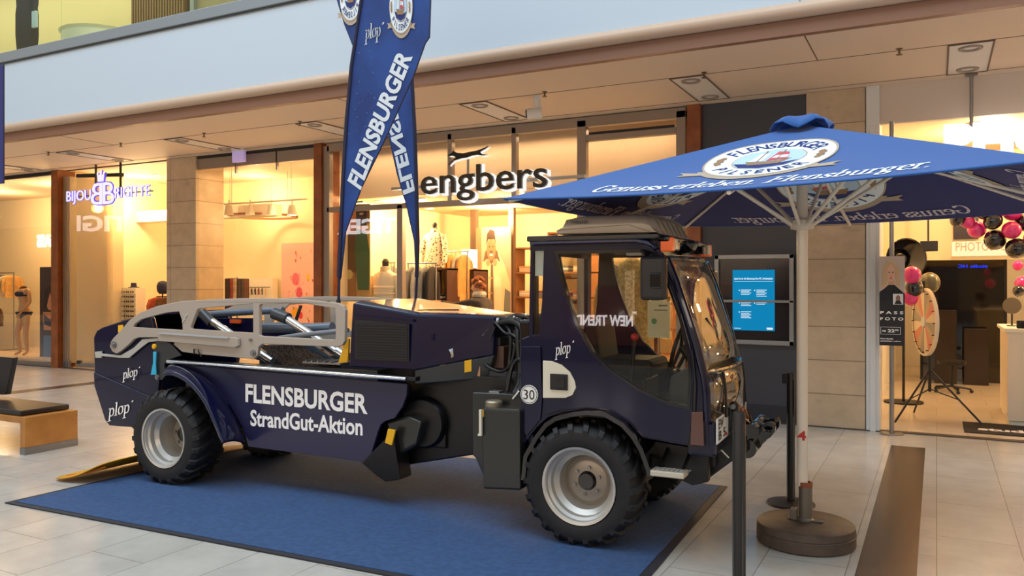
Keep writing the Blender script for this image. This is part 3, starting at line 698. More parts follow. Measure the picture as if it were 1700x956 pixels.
# --- rear shell (hopper)
shell = [(157, 640), (155, 560), (160, 549), (170, 543), (245, 519), (252, 528), (268, 600), (262, 650), (222, 709), (182, 706), (175, 697)]
sh = extV(shell, .26, .30, NAVY, 'rear_shell', bevel=.01)
pts = VV(shell, .26)
for a in (1.15,): BM(NAVY).ext(pts, a, a + .04).obj('far_shell_plate', sh, smooth=0, bevel=.01)
b = BM(NAVY); seg = [pts[i] for i in (9, 10, 0, 1, 2, 3, 4)]
for p, q in zip(seg, seg[1:]):
    dx, dz = q[0] - p[0], q[1] - p[1]; L = math.hypot(dx, dz); nx, nz = dz / L * .02, -dx / L * .02
    if p is seg[-1]: continue
    b.mesh([(p[0], .30, p[1]), (q[0], .30, q[1]), (q[0], 1.15, q[1]), (p[0], 1.15, p[1]), (p[0] + nx, .30, p[1] + nz), (q[0] + nx, .30, q[1] + nz), (q[0] + nx, 1.15, q[1] + nz), (p[0] + nx, 1.15, p[1] + nz)],
           [(0, 1, 2, 3), (7, 6, 5, 4), (0, 4, 5, 1), (3, 2, 6, 7), (0, 3, 7, 4), (1, 5, 6, 2)])
b.obj('shell_back_plate', sh, smooth=0)
extV([(157, 640), (156, 618), (272, 668), (262, 690), (222, 709), (182, 706), (175, 697)], .245, .26, NAVY, 'lower_cheek_plate', sh, at=.25, bevel=.006)
for (u0, v0, u1, v1, h) in [(204, 629, 230, 610, .055), (180, 692, 217, 664, .075)]:
    p, q = V(u0, v0, .24), V(u1, v1, .24); L = math.hypot(q[0] - p[0], q[1] - p[1]) * .95; a = math.atan2(q[1] - p[1], q[0] - p[0]) * .4
    b = B().m(WTEXT); M = tf(p, .238, (cos(a), 0, sin(a)), (0, 0, 1)); addtext(b, serif2d('plop', L * .88, h, .12, nib=(.09, .05)), M)
    addtext(b, ([(L * .96, h * 1.15), (L * 1.02, h * 1.15), (L * 1.05, h * 1.32), (L * .99, h * 1.32)], [(0, 1, 2, 3)]), M); b.obj('plop_lettering', sh, smooth=0)
extV([(196, 540), (204, 539), (204, 551), (196, 552)], .255, .26, YSTK, 'yellow_sticker', sh, bevel=0)

# --- underbody
b = BM(CHASS)
b.box(-.9, 2.2, .42, 1.03, .44, .62); b.box(-.45, .05, .34, 1.11, .30, .48)
b.ext([(1.55, .62), (2.15, .98), (3.0, .98), (3.0, .48), (2.55, .44), (1.75, .26), (1.35, .33), (1.2, .62)], .45, 1.0)
b.obj('chassis', T, smooth=0, bevel=.012)
for nm, a, c3 in [('rear_axle', .34, 1.11)]: BM(CHASS).cyl((-.215, a, .388), (-.215, c3, .388), .07, 16).obj(nm, T)
BM(CHASS).cyl((3.39, .30, .388), (3.39, 1.15, .388), .07, 16).obj('front_axle', T)
BM(CHASS).box(2.9, 4.05, .34, 1.10, .42, .62).obj('front_chassis', T, smooth=0, bevel=.01)
b = BM(CHASS).lathe([(0, 0), (.17, 0), (.19, .03), (.19, .28), (.15, .34), (0, .34)], 28, axis='y', c=(2.02, .38, .62)); b.obj('drive_housing', T)
extV([(600, 768), (652, 716), (664, 796), (640, 800), (625, 790)], .24, .40, CHASS, 'tow_bracket', bevel=.006)
extV([(640, 700), (676, 690), (700, 700), (690, 740), (655, 760), (648, 740)], .30, .55, GREENGREY, 'gearbox_cover', bevel=.02)
o = extV([(644, 712), (656, 714), (650, 739), (639, 735)], .225, .24, YSTK, 'warning_sticker', bevel=0)

# --- side panels with lettering
panel = [(279, 603), (676, 637), (675, 655), (668, 675), (655, 694), (640, 699), (632, 705), (627, 718), (612, 768), (412, 741), (403, 711), (384, 677), (354, 641), (320, 619), (292, 611)]
sp_ = extV(panel, .25, .28, NAVYP, 'side_panel', bevel=.005)
BM(NAVYP).ext(VV(panel, .25), 1.17, 1.20).obj('side_panel', T, smooth=0, bevel=.005)
for txt, (ul, vl), (ur, vr), (ut, vt), bo, nm in [('FLENSBURGER', (408, 666), (608, 686), (408, 638), .03, 'headline_lettering'), ('StrandGut-Aktion', (416, 706), (601, 722), (416, 681), .025, 'lower_lettering')]:
    p, q, r = V(ul, vl, .245), V(ur, vr, .245), V(ut, vt, .245); L = math.hypot(q[0] - p[0], q[1] - p[1])
    b = B().m(WTEXT); addtext(b, text2d(txt, L, r[1] - p[1], bold=bo), tf(p, .247, Vector((q[0] - p[0], 0, q[1] - p[1])) / L, (0, 0, 1))); b.obj(nm, sp_, smooth=0)
# rail along the top of the panel
extV([(276, 596), (690, 626), (690, 633), (278, 603)], .20, .26, BLACKG, 'rail_backing', bevel=.004)
p, q = V(279, 600, .2), V(675, 629, .2); BM(CHROME).tube([(p[0], .195, p[1]), (q[0], .195, q[1])], .016, 12).obj('chrome_rail', T)
# bed floor and inner skirts
zb_ = V(500, 600, .3)[1]
b = BM(DGREY).box(-.25, 1.7, .30, 1.15, .66, .70); b.box(-.25, 1.7, .28, .30, .66, 1.0); b.box(-.25, 1.7, 1.15, 1.17, .66, 1.0); b.box(1.68, 1.70, .3, 1.15, .66, 1.0); b.obj('load_bed', T, smooth=0)

# --- fender over the rear wheel
N = [(270, 619), (281, 615), (296, 619), (312, 629), (327, 644), (341, 664), (353, 690), (362, 714), (371, 735)]
Pp = [(284, 603), (296, 608), (312, 613), (332, 622), (354, 640), (371, 659), (386, 681), (400, 708), (412, 741)]
n1, n2 = VV(N, -.02), VV(Pp, .25)
b = BM(NAVY); rows = []
for (a, c3) in zip(n1, n2):
    m_ = ((a[0] + c3[0]) / 2 + .012, (a[1] + c3[1]) / 2 + .022)
    rows.append([(a[0] - .006, -.02, a[1] - .035), (a[0], -.022, a[1]), (a[0] * .65 + c3[0] * .35 + .012, .07, a[1] * .65 + c3[1] * .35 + .02), (m_[0], .12, m_[1]), (c3[0], .25, c3[1])])
b.loft(rows, close=False, cap=False); b.obj('rear_fender', T, smooth=60, solid=.012, sub=1)
b = BM(NAVY); rows = [[(p[0], WB - q[1], p[2]) for p, q in zip(r, r)] for r in rows]; b.loft(rows, close=False, cap=False); b.obj('far_rear_fender', T, smooth=60, solid=.012, sub=1)

# --- lifting arms
arm = [(184, 567), (188, 561), (198, 551), (215, 531), (232, 519), (260, 508), (300, 500), (350, 497), (398, 495), (450, 495), (500, 497), (560, 503), (570, 508), (573, 515), (572, 566), (568, 573), (560, 576), (435, 571), (429, 576), (427, 590), (421, 596), (330, 588), (302, 584), (288, 572), (290, 563), (262, 560), (230, 560), (222, 563), (212, 573), (200, 583), (193, 587), (186, 583), (182, 575)]
holes = [[(221, 543), (223, 538), (234, 530), (252, 525), (275, 519), (297, 517), (302, 532), (303, 548)],
         [(317, 546), (316, 543), (327, 514), (331, 512), (419, 504), (420, 508), (420, 551), (418, 553)],
         [(430, 508), (432, 505), (500, 503), (556, 512), (557, 516), (557, 561), (555, 564), (434, 558), (430, 556)]]
def arm_at(w, th, name):
    A = BM(ARM).ext(VV(arm, .22), w, w + th, [VV(h, .22) for h in holes]).obj(name, T, smooth=0, bevel=.005)
    for (u, v, r) in [(190, 572, .030), (421, 586, .026), (391, 564, .022)]:
        s_, z_ = V(u, v, .22); BM(STEEL).lathe([(0, -.022), (r * .55, -.022), (r * .6, -.012), (r, -.012), (r, 0)], 18, axis='y', c=(s_, w, z_)).obj('pivot_bolt', A)
    return A
A = arm_at(.22, .035, 'lifting_arm')
for (u, v) in [(417, 564)]:
    s_, z_ = V(u, v, .22); BM(STEEL).cyl((s_, .20, z_), (s_, .22, z_), .012, 8).obj('arm_bolt', A)
p = V(307, 531, .22); b = B().m(mat('embossed_grey', (186, 184, 178), .4))
for a, c3, d, e_ in [(-.03, -.02, -.005, -.012), (.0, .03, .012, .004)]: b.ext([(p[0] + a, p[1] + c3 * .8), (p[0] + a + .03, p[1] + c3 * .8 + .028), (p[0] + a + .036, p[1] + c3 * .8 + .02), (p[0] + a + .006, p[1] + c3 * .8 - .008)], .214, .22)
b.obj('embossed_mark', A, smooth=0)
arm_at(1.19, .035, 'lifting_arm')
# upper cylinder bar on the near arm and lower bent linkage
extV([(262, 552), (388, 560), (394, 562), (395, 574), (389, 577), (262, 566)], .185, .215, ARM, 'arm_cover_bar', bevel=.005)
p, q = V(265, 553, .18), V(380, 561, .18); BM(CHROME).tube([(p[0], .178, p[1]), (q[0], .178, q[1])], .009, 10).obj('cylinder_rod', T)
extV([(157, 584), (168, 583), (168, 587), (200, 590), (222, 577), (236, 563), (262, 561), (262, 566), (246, 568), (234, 577), (214, 594), (198, 594), (168, 591), (168, 594), (158, 594)], .235, .25, mat('linkage_pale', (176, 172, 164), .4), 'bent_linkage', at=.235, bevel=.003)
pp = extV([(256, 571), (262, 566), (272, 565), (283, 571), (300, 590), (276, 598), (272, 607), (276, 622), (268, 631), (256, 626), (259, 612), (254, 590)], .20, .22, DGREY, 'pivot_plate', bevel=.004)
for (u, v, mt) in [(257, 575, YSTK), (262, 626, STEEL)]:
    s_, z_ = V(u, v, .2); BM(mt).lathe([(0, -.02), (.012, -.02), (.013, -.012), (.022, -.012), (.022, 0)], 16, axis='y', c=(s_, .2, z_)).obj('plate_bolt', pp)
extV([(254, 584), (259, 584), (258, 604), (259, 622), (250, 622), (254, 602)], .175, .185, mat('cyan_strap', (50, 170, 205), .4), 'cyan_strap', bevel=.002)
extV([(262, 605), (282, 602), (300, 606), (276, 616)], .24, .26, BLACKG, 'hinge_cover', bevel=.003)
s_, z_ = V(325, 586, .2)
BM(BLACKG).tube([(s_ - .03, .21, z_ - .02), (s_ - .02, .20, z_ + .03), (s_ + .02, .20, z_ + .03), (s_ + .05, .21, z_ - .03)], .006, 8).obj('grab_loop', T)

# --- conveyor and rams in the bed
PERF = mat('perforated_brown', (70, 58, 52), .5)
def P3(u, v, w): s_, z_ = V(u, v, w); return (s_, w, z_)
def slab(pts, mt, name, th=.02): return BM(mt).loft([pts, [(p[0] + .0, p[1], p[2] - th) for p in pts]]).obj(name, T, smooth=0)
o = slab([P3(431, 572, .45), P3(500, 574, .45), P3(560, 605, .45), P3(470, 602, .45)], PERF, 'perforated_screen')
# punched pattern
m_ = PERF.node_tree; vo = m_.nodes.new('ShaderNodeTexVoronoi'); tcn = m_.nodes.new('ShaderNodeTexCoord'); vo.inputs['Scale'].default_value = 60; r_ = m_.nodes.new('ShaderNodeValToRGB')
m_.links.new(tcn.outputs['Object'], vo.inputs['Vector']); m_.links.new(vo.outputs[0], r_.inputs[0]); r_.color_ramp.elements[0].color = (.01, .008, .007, 1); r_.color_ramp.elements[1].color = (.13, .09, .07, 1)
r_.color_ramp.elements[0].position = .3; r_.color_ramp.elements[1].position = .5; m_.links.new(r_.outputs[0], m_.nodes['Principled BSDF'].inputs['Base Color'])
GBL = mat('blue_grey_frame', (84, 96, 112), .35, coat=.3)
slab([P3(466, 571, .5), P3(520, 573, .5), P3(565, 602, .5), P3(520, 604, .5)], GBL, 'conveyor_frame', .05)
for w in (.42, .95):
    BM(mat('ram_dark', (52, 54, 58), .3)).tube([P3(335, 519, w), P3(352, 537, w)], .045, 16).obj('ram_sleeve', T)
    BM(CHROME).tube([P3(352, 534, w), P3(452, 600, w)], .034, 16).obj('ram_rod', T)
for w in (.62,):
    BM(MATS['ram_dark']).tube([P3(455, 520, w), P3(478, 529, w)], .05, 16).obj('ram_sleeve', T)
    BM(CHROME).tube([P3(474, 528, w), P3(560, 585, w)], .036, 16).obj('ram_rod', T)
    BM(CHROME).tube([P3(560, 583, w), P3(576, 594, w)], .045, 16).obj('ram_rod', T)
BM(GBL).tube([P3(322, 523, .7), P3(422, 517, .7), P3(470, 515, .7)], .030, 12).obj('cross_tube', T)
BM(GBL).tube([P3(430, 543, .8), P3(520, 545, .8), P3(552, 543, .8)], .045, 12).obj('cross_tube', T)
BM(mat('hose_grey', (120, 126, 134), .4)).tube([P3(462, 560, .4), P3(500, 556, .4), P3(530, 553, .4), P3(578, 548, .4)], [.012, .02, .02, .018], 12).obj('hose_pipe', T)
extV([(430, 566 - 9), (432, 540), (470, 543), (520, 562)], .9, 1.0, NAVY, 'inner_hopper', bevel=.005)
extV([(322, 546), (330, 528), (418, 528), (420, 552)], .86, .88, NAVY, 'inner_side_plate', bevel=.004)
BM(mat('rear_lamp', (220, 90, 40), .3)).box(*[q for q in (V(404, 530, 1.0)[0], V(420, 530, 1.0)[0])], .83, .855, V(404, 535, 1.0)[1], V(404, 529, 1.0)[1]).obj('reflector', T, smooth=0)
extV([(488, 497), (455, 530), (440, 497)], 1.0, 1.02, ARM, 'gusset_plate', bevel=.003)
for (a, c3) in (((494, 508), (486, 535)),): 
    extV([(497, 507), (500, 507), (490, 538), (486, 538)], .98, 1.0, BLACK, 'gusset_edge', bevel=0)
extV([(561, 603), (575, 560), (579, 563), (577, 601)], .35, .37, YSTK, 'yellow_bracket', bevel=.002)
b = BM(STEEL); 
for k in range(5):
    p0 = P3(520 + 10 * k, 604, .4); b.box(p0[0], p0[0] + .012, .30, .5, zb_ + .0, zb_ + .012)
p0, p1 = V(516, 604, .4), V(578, 607, .4); b.box(p0[0], p1[0], .30, .55, zb_ - .012, zb_); b.obj('tread_plate', T, smooth=0)

# --- engine hood
hs0, hz0 = V(579, 609, .25); hs1 = V(690, 615, .25)[0]; zt0 = V(585, 503, .25)[1]; zt1 = V(691, 523, .25)[1]; zbt = V(690, 615, .25)[1]
xs2 = 2.56; w2 = .50                                              # where the chamfered front ends
ring = lambda z, zz: None
b = BM(NAVY)
bot = [(hs0, .25, hz0), (hs1, .25, zbt), (xs2, w2, zbt + .11), (xs2, 1.45 - w2, zbt + .11), (hs1, 1.2, zbt), (hs0, 1.2, hz0)]
top = [(hs0 + .02, .27, zt0), (hs1, .27, zt1), (xs2, w2 + .02, zt1 - .015), (xs2, 1.43 - w2, zt1 - .015), (hs1, 1.18, zt1), (hs0 + .02, 1.18, zt0)]
mid = [(hs0 + .06, .32, zt0 + .02), (hs1 - .01, .32, zt1 + .018), (xs2 - .03, w2 + .05, zt1 + .0), (xs2 - .03, 1.40 - w2, zt1 + .0), (hs1 - .01, 1.13, zt1 + .018), (hs0 + .06, 1.13, zt0 + .02)]
b.loft([bot, top, mid]); hood = b.obj('engine_hood', T, smooth=0, bevel=.012)
GR = mat('grille_black', (16, 12, 18), .5)
g = VV([(590, 530), (680, 538), (680, 600), (590, 596)], .25); gb = BM(GR).ext(g, .243, .252)
x0, x1 = g[0][0] + .01, g[1][0] - .01; nz = 13
for k in range(nz):
    z_ = g[3][1] + .02 + (g[0][1] - g[3][1] - .06) * k / (nz - 1); gb.box(x0, x1, .236, .245, z_, z_ + .008)
gb.obj('side_grille', hood, smooth=0)
extV([(588, 520), (686, 530), (686, 534), (588, 524)], .246, .25, NAVY, 'crease_strip', hood, bevel=.001)
# lower dark tray under the hood, following the chamfer
d0 = [(hs1 - .01, .255, zbt), (xs2, w2 + .0, zbt + .11), (xs2, 1.45 - w2, zbt + .11), (hs1 - .01, 1.195, zbt)]
d1 = [(hs1 - .01, .255, zbt - .10), (xs2 - .05, w2, zbt - .06), (xs2 - .05, 1.45 - w2, zbt - .06), (hs1 - .01, 1.195, zbt - .10)]
tray = BM(DGREY).loft([d1, d0]).obj('lower_tray', T, smooth=0, bevel=.008)
dirv = Vector((xs2 - hs1, w2 - .25, 0)).normalized()
def onch(f, z, out=.0): p = Vector((hs1, .25, z)) + dirv * (f * Vector((xs2 - hs1, w2 - .25)).length); nrm = Vector((dirv.y, -dirv.x, 0)); return p + nrm * out
M = frame(onch(.62, zbt + .005, .004), dirv, (0, 0, 1)); BM(YSTK).mesh([(0, -.02, 0), (.05, -.01, 0), (.05, .075, 0), (0, .065, 0)], [(0, 1, 2, 3)], M).obj('warning_sticker', tray, smooth=0)
M = frame(onch(.42, zbt + .10, .004), dirv, (0, 0, 1)); BM(CHROME).mesh([(0, .05, 0), (.03, .06, 0), (.035, .0, .01), (.02, -.01, .01), (.012, .03, .01)], [(0, 1, 2, 3, 4)], M).obj('hood_latch', hood, smooth=0, solid=.01)
M = frame(onch(.2, zbt + .22, .003), dirv, (0, 0, 1)); BM(NAVY).mesh([(0, 0, 0), (.02, 0, .008), (.02, .05, .008), (0, .05, 0)], [(0, 1, 2, 3)], M).obj('hood_handle', hood, smooth=0, solid=.008)
BM(BLACK).tube([(hs1 - .1, .33, zt1 + .02), (hs1 - .05, .5, zt1 + .026), (hs1 + .1, .7, zt1 + .024)], .008, 8).obj('hood_seal', hood)

# --- joint between hood and cab: radiator pack, tanks and hoses
b = BM(mat('manifold_brown', (96, 66, 50), .5, noise=.3)); p0, p1 = V(797, 573, .55), V(826, 612, .55); b.box(p0[0], p1[0] + .05, .55, .85, p1[1], p0[1]); b.obj('manifold_block', T, smooth=0, bevel=.008)
BM(DGREY).box(p0[0] - .05, p1[0] + .2, .5, .95, p1[1] - .10, p1[1] - .01).obj('cross_member', T, smooth=0, bevel=.01)
BM(DGREY).box(p0[0] - .02, p1[0] + .02, .55, .95, p0[1], p0[1] + .06).obj('bracket_plate', T, smooth=0, bevel=.006)
BM(BLACK).box(2.66, 2.98, .86, 1.05, .95, 1.42).obj('dark_backing', T, smooth=0, bevel=.02)  # black block added to darken the gap behind the hoses
b = BM(CREAMP).cyl((2.86, .62, V(842, 605, .6)[1]), (2.86, .62, V(842, 575, .6)[1]), .035, 16); b.obj('filter_canister', T)
hose = [
 [(812, 545, .5), (800, 560, .48), (795, 590, .48), (797, 625, .48), (793, 632, .48)],
 [(820, 533, .55), (845, 530, .5), (858, 540, .45), (860, 570, .4), (862, 620, .38), (858, 660, .3)],
 [(830, 536, .5), (850, 534, .45), (866, 545, .4), (868, 580, .35), (866, 640, .3), (852, 655, .25)],
 [(835, 532, .6), (860, 530, .5), (872, 548, .42), (874, 600, .36), (864, 660, .25)],
 [(800, 548, .6), (815, 538, .55), (840, 540, .5), (848, 560, .45), (846, 600, .45), (842, 640, .4)],
 [(842, 650, .3), (850, 610, .35), (862, 596, .35), (872, 610, .35), (860, 640, .3), (846, 665, .25)],
 [(815, 533, .7), (840, 528, .6), (862, 524, .5), (884, 532, .4), (884, 560, .38)],
 [(806, 620, .5), (812, 585, .5), (816, 560, .5), (822, 542, .5)],
]
hose += [[(u + 5, v + 9, w + .09) for u, v, w in h_] for h_ in hose[:5]] + [[(806, 528, .6), (822, 536, .5), (838, 552, .45), (852, 556, .42), (866, 570, .4)], [(800, 600, .5), (815, 612, .45), (835, 616, .42), (850, 600, .4), (856, 570, .4)]]
for k, hp in enumerate(hose):
    raw = [Vector(P3(*p)) for p in hp]; pts = []
    for i in range(len(raw) - 1):
        a, b_, c3, d = raw[max(i - 1, 0)], raw[i], raw[i + 1], raw[min(i + 2, len(raw) - 1)]
        for j in range(5):
            t_ = j / 5; pts.append(.5 * ((2 * b_) + (c3 - a) * t_ + (2 * a - 5 * b_ + 4 * c3 - d) * t_ * t_ + (3 * b_ - a - 3 * c3 + d) * t_ ** 3))
    pts.append(raw[-1]); BM(BLACK if k % 3 else BLACKG).tube(pts, (.012, .018, .02, .024, .014, .014, .02, .008, .014, .02, .018, .02, .012, .01, .012)[k], 10).obj('hydraulic_hose', T)
for (u, v) in [(828, 533), (842, 531), (856, 529)]:
    p = P3(u, v, .52); BM(STEEL).lathe([(.024, -.01), (.027, -.01), (.027, .01), (.024, .01)], 14, axis='x', c=p).obj('hose_clamp', T)
for (u0, v0, u1, v1) in [(852, 662, 863, 648)]: BM(CHROME).tube([P3(u0, v0, .18), P3(u1, v1, .18)], .012, 12).obj('steel_fitting', T)
extV([(771, 634), (791, 634), (793, 598), (797, 598), (797, 640), (771, 640)], .46, .475, mat('copper_pipe', (190, 140, 110), .35, .6), 'bent_pipe', bevel=.003)
# upright black pillar
p = V(878, 530, .3); q = V(878, 612, .3); BM(BLACKG).box(p[0] - .04, p[0] + .04, .22, .40, q[1] - .05, p[1]).obj('hose_pillar', T, smooth=0, bevel=.02)
# tanks in front of the joint
tk = extV([(799, 677), (863, 680), (864, 814), (802, 812)], .06, .30, GREENGREY, 'side_tank', bevel=.012)
extV([(784, 651), (868, 655), (868, 700), (802, 790), (790, 762), (784, 755)], .24, .36, GREENGREY, 'rear_tank', bevel=.01)
extV([(795, 680), (799, 680), (799, 724), (793, 724), (793, 720), (795, 720)], .03, .05, CREAMP, 'tank_handle', tk, bevel=.002)
extV([(799, 680), (803, 681), (803, 692), (799, 691)], .055, .059, YSTK, 'tank_sticker', tk, bevel=0)
p = V(820, 668, .18); BM(mat('zinc_dull', (150, 138, 116), .4, .6)).lathe([(0, .0), (.06, 0), (.06, .045), (.05, .055), (0, .055)], 24, c=(p[0], .18, V(820, 678, .18)[1])).obj('filler_cap', tk)
p = V(822, 648, .3); BM(STEEL).box(p[0] - .03, p[0] + .05, .26, .34, p[1] - .03, p[1] + .0).obj('steel_bracket', T, smooth=0, bevel=.004)

# --- cab
CABW0, CABW1 = .10, 1.22
cabP = [(879, 402), (1060, 399), (1082, 404), (1094, 414), (1106, 430), (1120, 466), (1138, 520), (1154, 570), (1166, 612), (1171, 640), (1175, 690), (1176, 742), (1143, 741), (1066, 728), (1052, 712), (1036, 700), (1006, 685), (975, 680), (930, 686), (908, 694), (890, 710), (868, 738), (864, 730), (862, 600), (864, 563), (876, 558)]
hole_r = [(884, 415), (901, 414), (898, 500), (893, 555), (883, 556)]
hole_d = [(926, 420), (1066, 418), (1084, 424), (1096, 440), (1112, 480), (1130, 532), (1143, 590), (1146, 625), (1143, 675), (1110, 668), (1060, 645), (1012, 612), (985, 585), (962, 545), (942, 490), (931, 450)]
cf = extV(cabP, CABW0 + .015, CABW0 + .05, NAVY, 'cab_frame', holes=[hole_r, [(u, v) for u, v in hole_d]], at=CABW0, bevel=.006)
cab_pts = VV(cabP, CABW0); hr = VV(hole_r, CABW0); hd = VV(hole_d, CABW0)
BM(NAVY).ext(cab_pts, CABW1 - .04, CABW1, [hr, hd]).obj('far_cab_side', cf, smooth=0, bevel=.006)
BM(CABG).ext(hd, CABW1 - .018, CABW1 - .013).obj('far_window', cf, smooth=0)
BM(CABG).ext(hr, CABW0 + .028, CABW0 + .032).obj('rear_quarter_window', cf, smooth=0)
for a, c3 in (((884, 415), (901, 455)),):
    q1, q2 = V(885, 416, .1), V(900, 458, .1); BM(mat('window_notice_pale', (200, 204, 200), .6)).box(q1[0], q2[0], CABW0 + .033, CABW0 + .036, q2[1], q1[1]).obj('window_notice', cf, smooth=0)
# door skin, slightly proud
door = [(906, 409), (1064, 407), (1084, 412), (1098, 428), (1114, 468), (1132, 522), (1148, 580), (1152, 625), (1149, 700), (1143, 737), (1066, 724), (1052, 708), (1036, 696), (1006, 681), (975, 676), (930, 681), (908, 688), (905, 670)]
dr = extV(door, CABW0 - .01, CABW0 + .015, NAVY, 'door', holes=[hole_d], at=CABW0, bevel=.007)
dw = BM(CABG).ext(hd, CABW0 - .002, CABW0 + .003).obj('door_window', dr, smooth=0)
rim_o = hd; cxs = sum(p[0] for p in hd) / len(hd); czs = sum(p[1] for p in hd) / len(hd)
BM(BLACKG).ext([(cxs + (p[0] - cxs) * 1.035, czs + (p[1] - czs) * 1.03) for p in hd], CABW0 - .016, CABW0 - .008, [[(cxs + (p[0] - cxs) * .985, czs + (p[1] - czs) * .985) for p in hd]]).obj('window_seal', dr, smooth=0)
# cream handle plate
hp_ = [(903, 598), (918, 599), (934, 605), (948, 617), (956, 632), (958, 643), (952, 655), (940, 660), (903, 660)]
hpl = extV(hp_, CABW0 - .02, CABW0 - .01, CREAMP, 'handle_plate', dr, at=CABW0, bevel=.004)
q1, q2 = V(914, 620, .08), V(943, 648, .08); BM(BLACK).box(q1[0], q2[0], CABW0 - .032, CABW0 - .02, q2[1], q1[1]).obj('door_handle', hpl, smooth=0, bevel=.004)
BM(BLACKG).box(q1[0] + .045, q2[0] - .015, CABW0 - .038, CABW0 - .03, q2[1] + .012, q1[1] - .012).obj('handle_paddle', hpl, smooth=0, bevel=.003)
p, q = V(920, 598, .08), V(951, 578, .08); L = q[0] - p[0]
b = B().m(WTEXT); M = tf((p[0] + .005, p[1] + .03), CABW0 - .012, (cos(.2), 0, sin(.2)), (0, 0, 1)); addtext(b, serif2d('plop', L * .82, .052, .12, nib=(.09, .05)), M)
addtext(b, ([(L * .93, .062), (L * 1.0, .062), (L * 1.03, .074), (L * .96, .074)], [(0, 1, 2, 3)]), M); b.obj('plop_lettering', dr, smooth=0)
# pillars seams
extV([(1143, 741), (1152, 741), (1156, 640), (1150, 580), (1146, 582), (1150, 640)], CABW0 - .004, CABW0 + .015, BLACK, 'door_gap_strip', cf, at=CABW0, bevel=0)
# glossy side corner panel ahead of the door with turn lamp
extV([(1149, 683), (1168, 683), (1170, 740), (1147, 738)], CABW0 - .02, CABW0 + .015, mat('bronze_reflector', (92, 52, 40), .2, coat=1), 'side_reflector', cf, at=CABW0, bevel=.004)
# back wall, floor, roof
s0_, s1_ = V(879, 402, .1)[0], V(1166, 612, .1)[0]
zr = V(880, 402, .1)[1]
back = BM(NAVY); xb_ = V(868, 600, .1)[0] + .02
back.box(xb_, xb_ + .03, CABW0 + .05, CABW1 - .04, .55, 1.28); back.box(xb_ + .02, xb_ + .05, CABW0 + .05, CABW0 + .1, 1.28, zr); back.box(xb_ + .02, xb_ + .05, CABW1 - .09, CABW1 - .04, 1.28, zr); back.box(xb_ + .02, xb_ + .05, CABW0 + .05, CABW1 - .04, zr - .08, zr)
back.obj('cab_back_wall', cf, smooth=0)
BM(CABG).box(xb_ + .03, xb_ + .035, CABW0 + .1, CABW1 - .09, 1.28, zr - .08).obj('rear_window', cf, smooth=0)
BM(BLACK).box(xb_ + .03, s1_ - .05, CABW0 + .05, CABW1 - .04, .80, .84).obj('cab_floor', cf, smooth=0)
sf = V(1092, 386, .03)[0]; zsl = V(1092, 386, .03)[1]; sbk = V(874, 392, .03)[0]
roof = BM(BLACKG).ext([(sbk, zsl - .035), (sbk, zsl), (sf, zsl), (sf + .01, zsl - .015), (sf, zsl - .035)], .03, 1.29).obj('cab_roof', T, smooth=0, bevel=.008)
# rounded blue roof edge
rb = [(879, 408), (878, 400), (884, 397), (1050, 393), (1075, 398), (1090, 410), (1086, 414), (1070, 405), (1050, 402), (890, 406)]
extV(rb, .06, .11, mat('roof_edge_blue', (20, 34, 84), .2, coat=1), 'roof_edge', roof, at=.06, bevel=.012)
BM(NAVY).box(s0_, sf - .02, .11, CABW1, zsl - .09, zsl - .035).obj('roof_liner', roof, smooth=0)
# light bar over the windscreen
zl0, zl1 = V(1100, 417, .1)[1], V(1100, 391, .1)[1]
lb = BM(BLACKG).box(sf - .02, sf + .05, .10, CABW1 + .02, zl1 - .035, zl1).obj('light_bar', roof, smooth=0, bevel=.01)
for w, sg in ((.11, 1), (1.15, -1)):
    BM(AMBER).box(sf - .01, sf + .07, w if sg > 0 else w + .03, w + .055 if sg > 0 else w + .085, zl0, zl1 - .01).obj('turn_lamp', lb, smooth=0, bevel=.006)
    wx = w + .06 if sg > 0 else w - .035
    BM(mat('lamp_clear', (240, 224, 200), .12, coat=1)).box(sf, sf + .075, wx, wx + .06, zl0 + .01, zl1 - .015).obj('work_lamp', lb, smooth=0, bevel=.008)
    wx2 = wx + .07 if sg > 0 else wx - .10
    BM(BLACKG).box(sf, sf + .06, wx2, wx2 + .10, zl0 + .01, zl1 - .02).obj('lamp_pod', lb, smooth=0, bevel=.01)
b = BM(BLACKG).lathe([(0, 0), (.10, 0), (.11, -.02), (.09, -.06), (.04, -.09), (0, -.095)], 24, c=(sf + .0, .62, zl1 - .01)); b.obj('dome_lens', lb)
b = BM(NAVY).box(sf - .04, sf + .0, .11, CABW1, zl0 - .05, zl1 - .03); b.obj('windscreen_header', cf, smooth=0, bevel=.005)
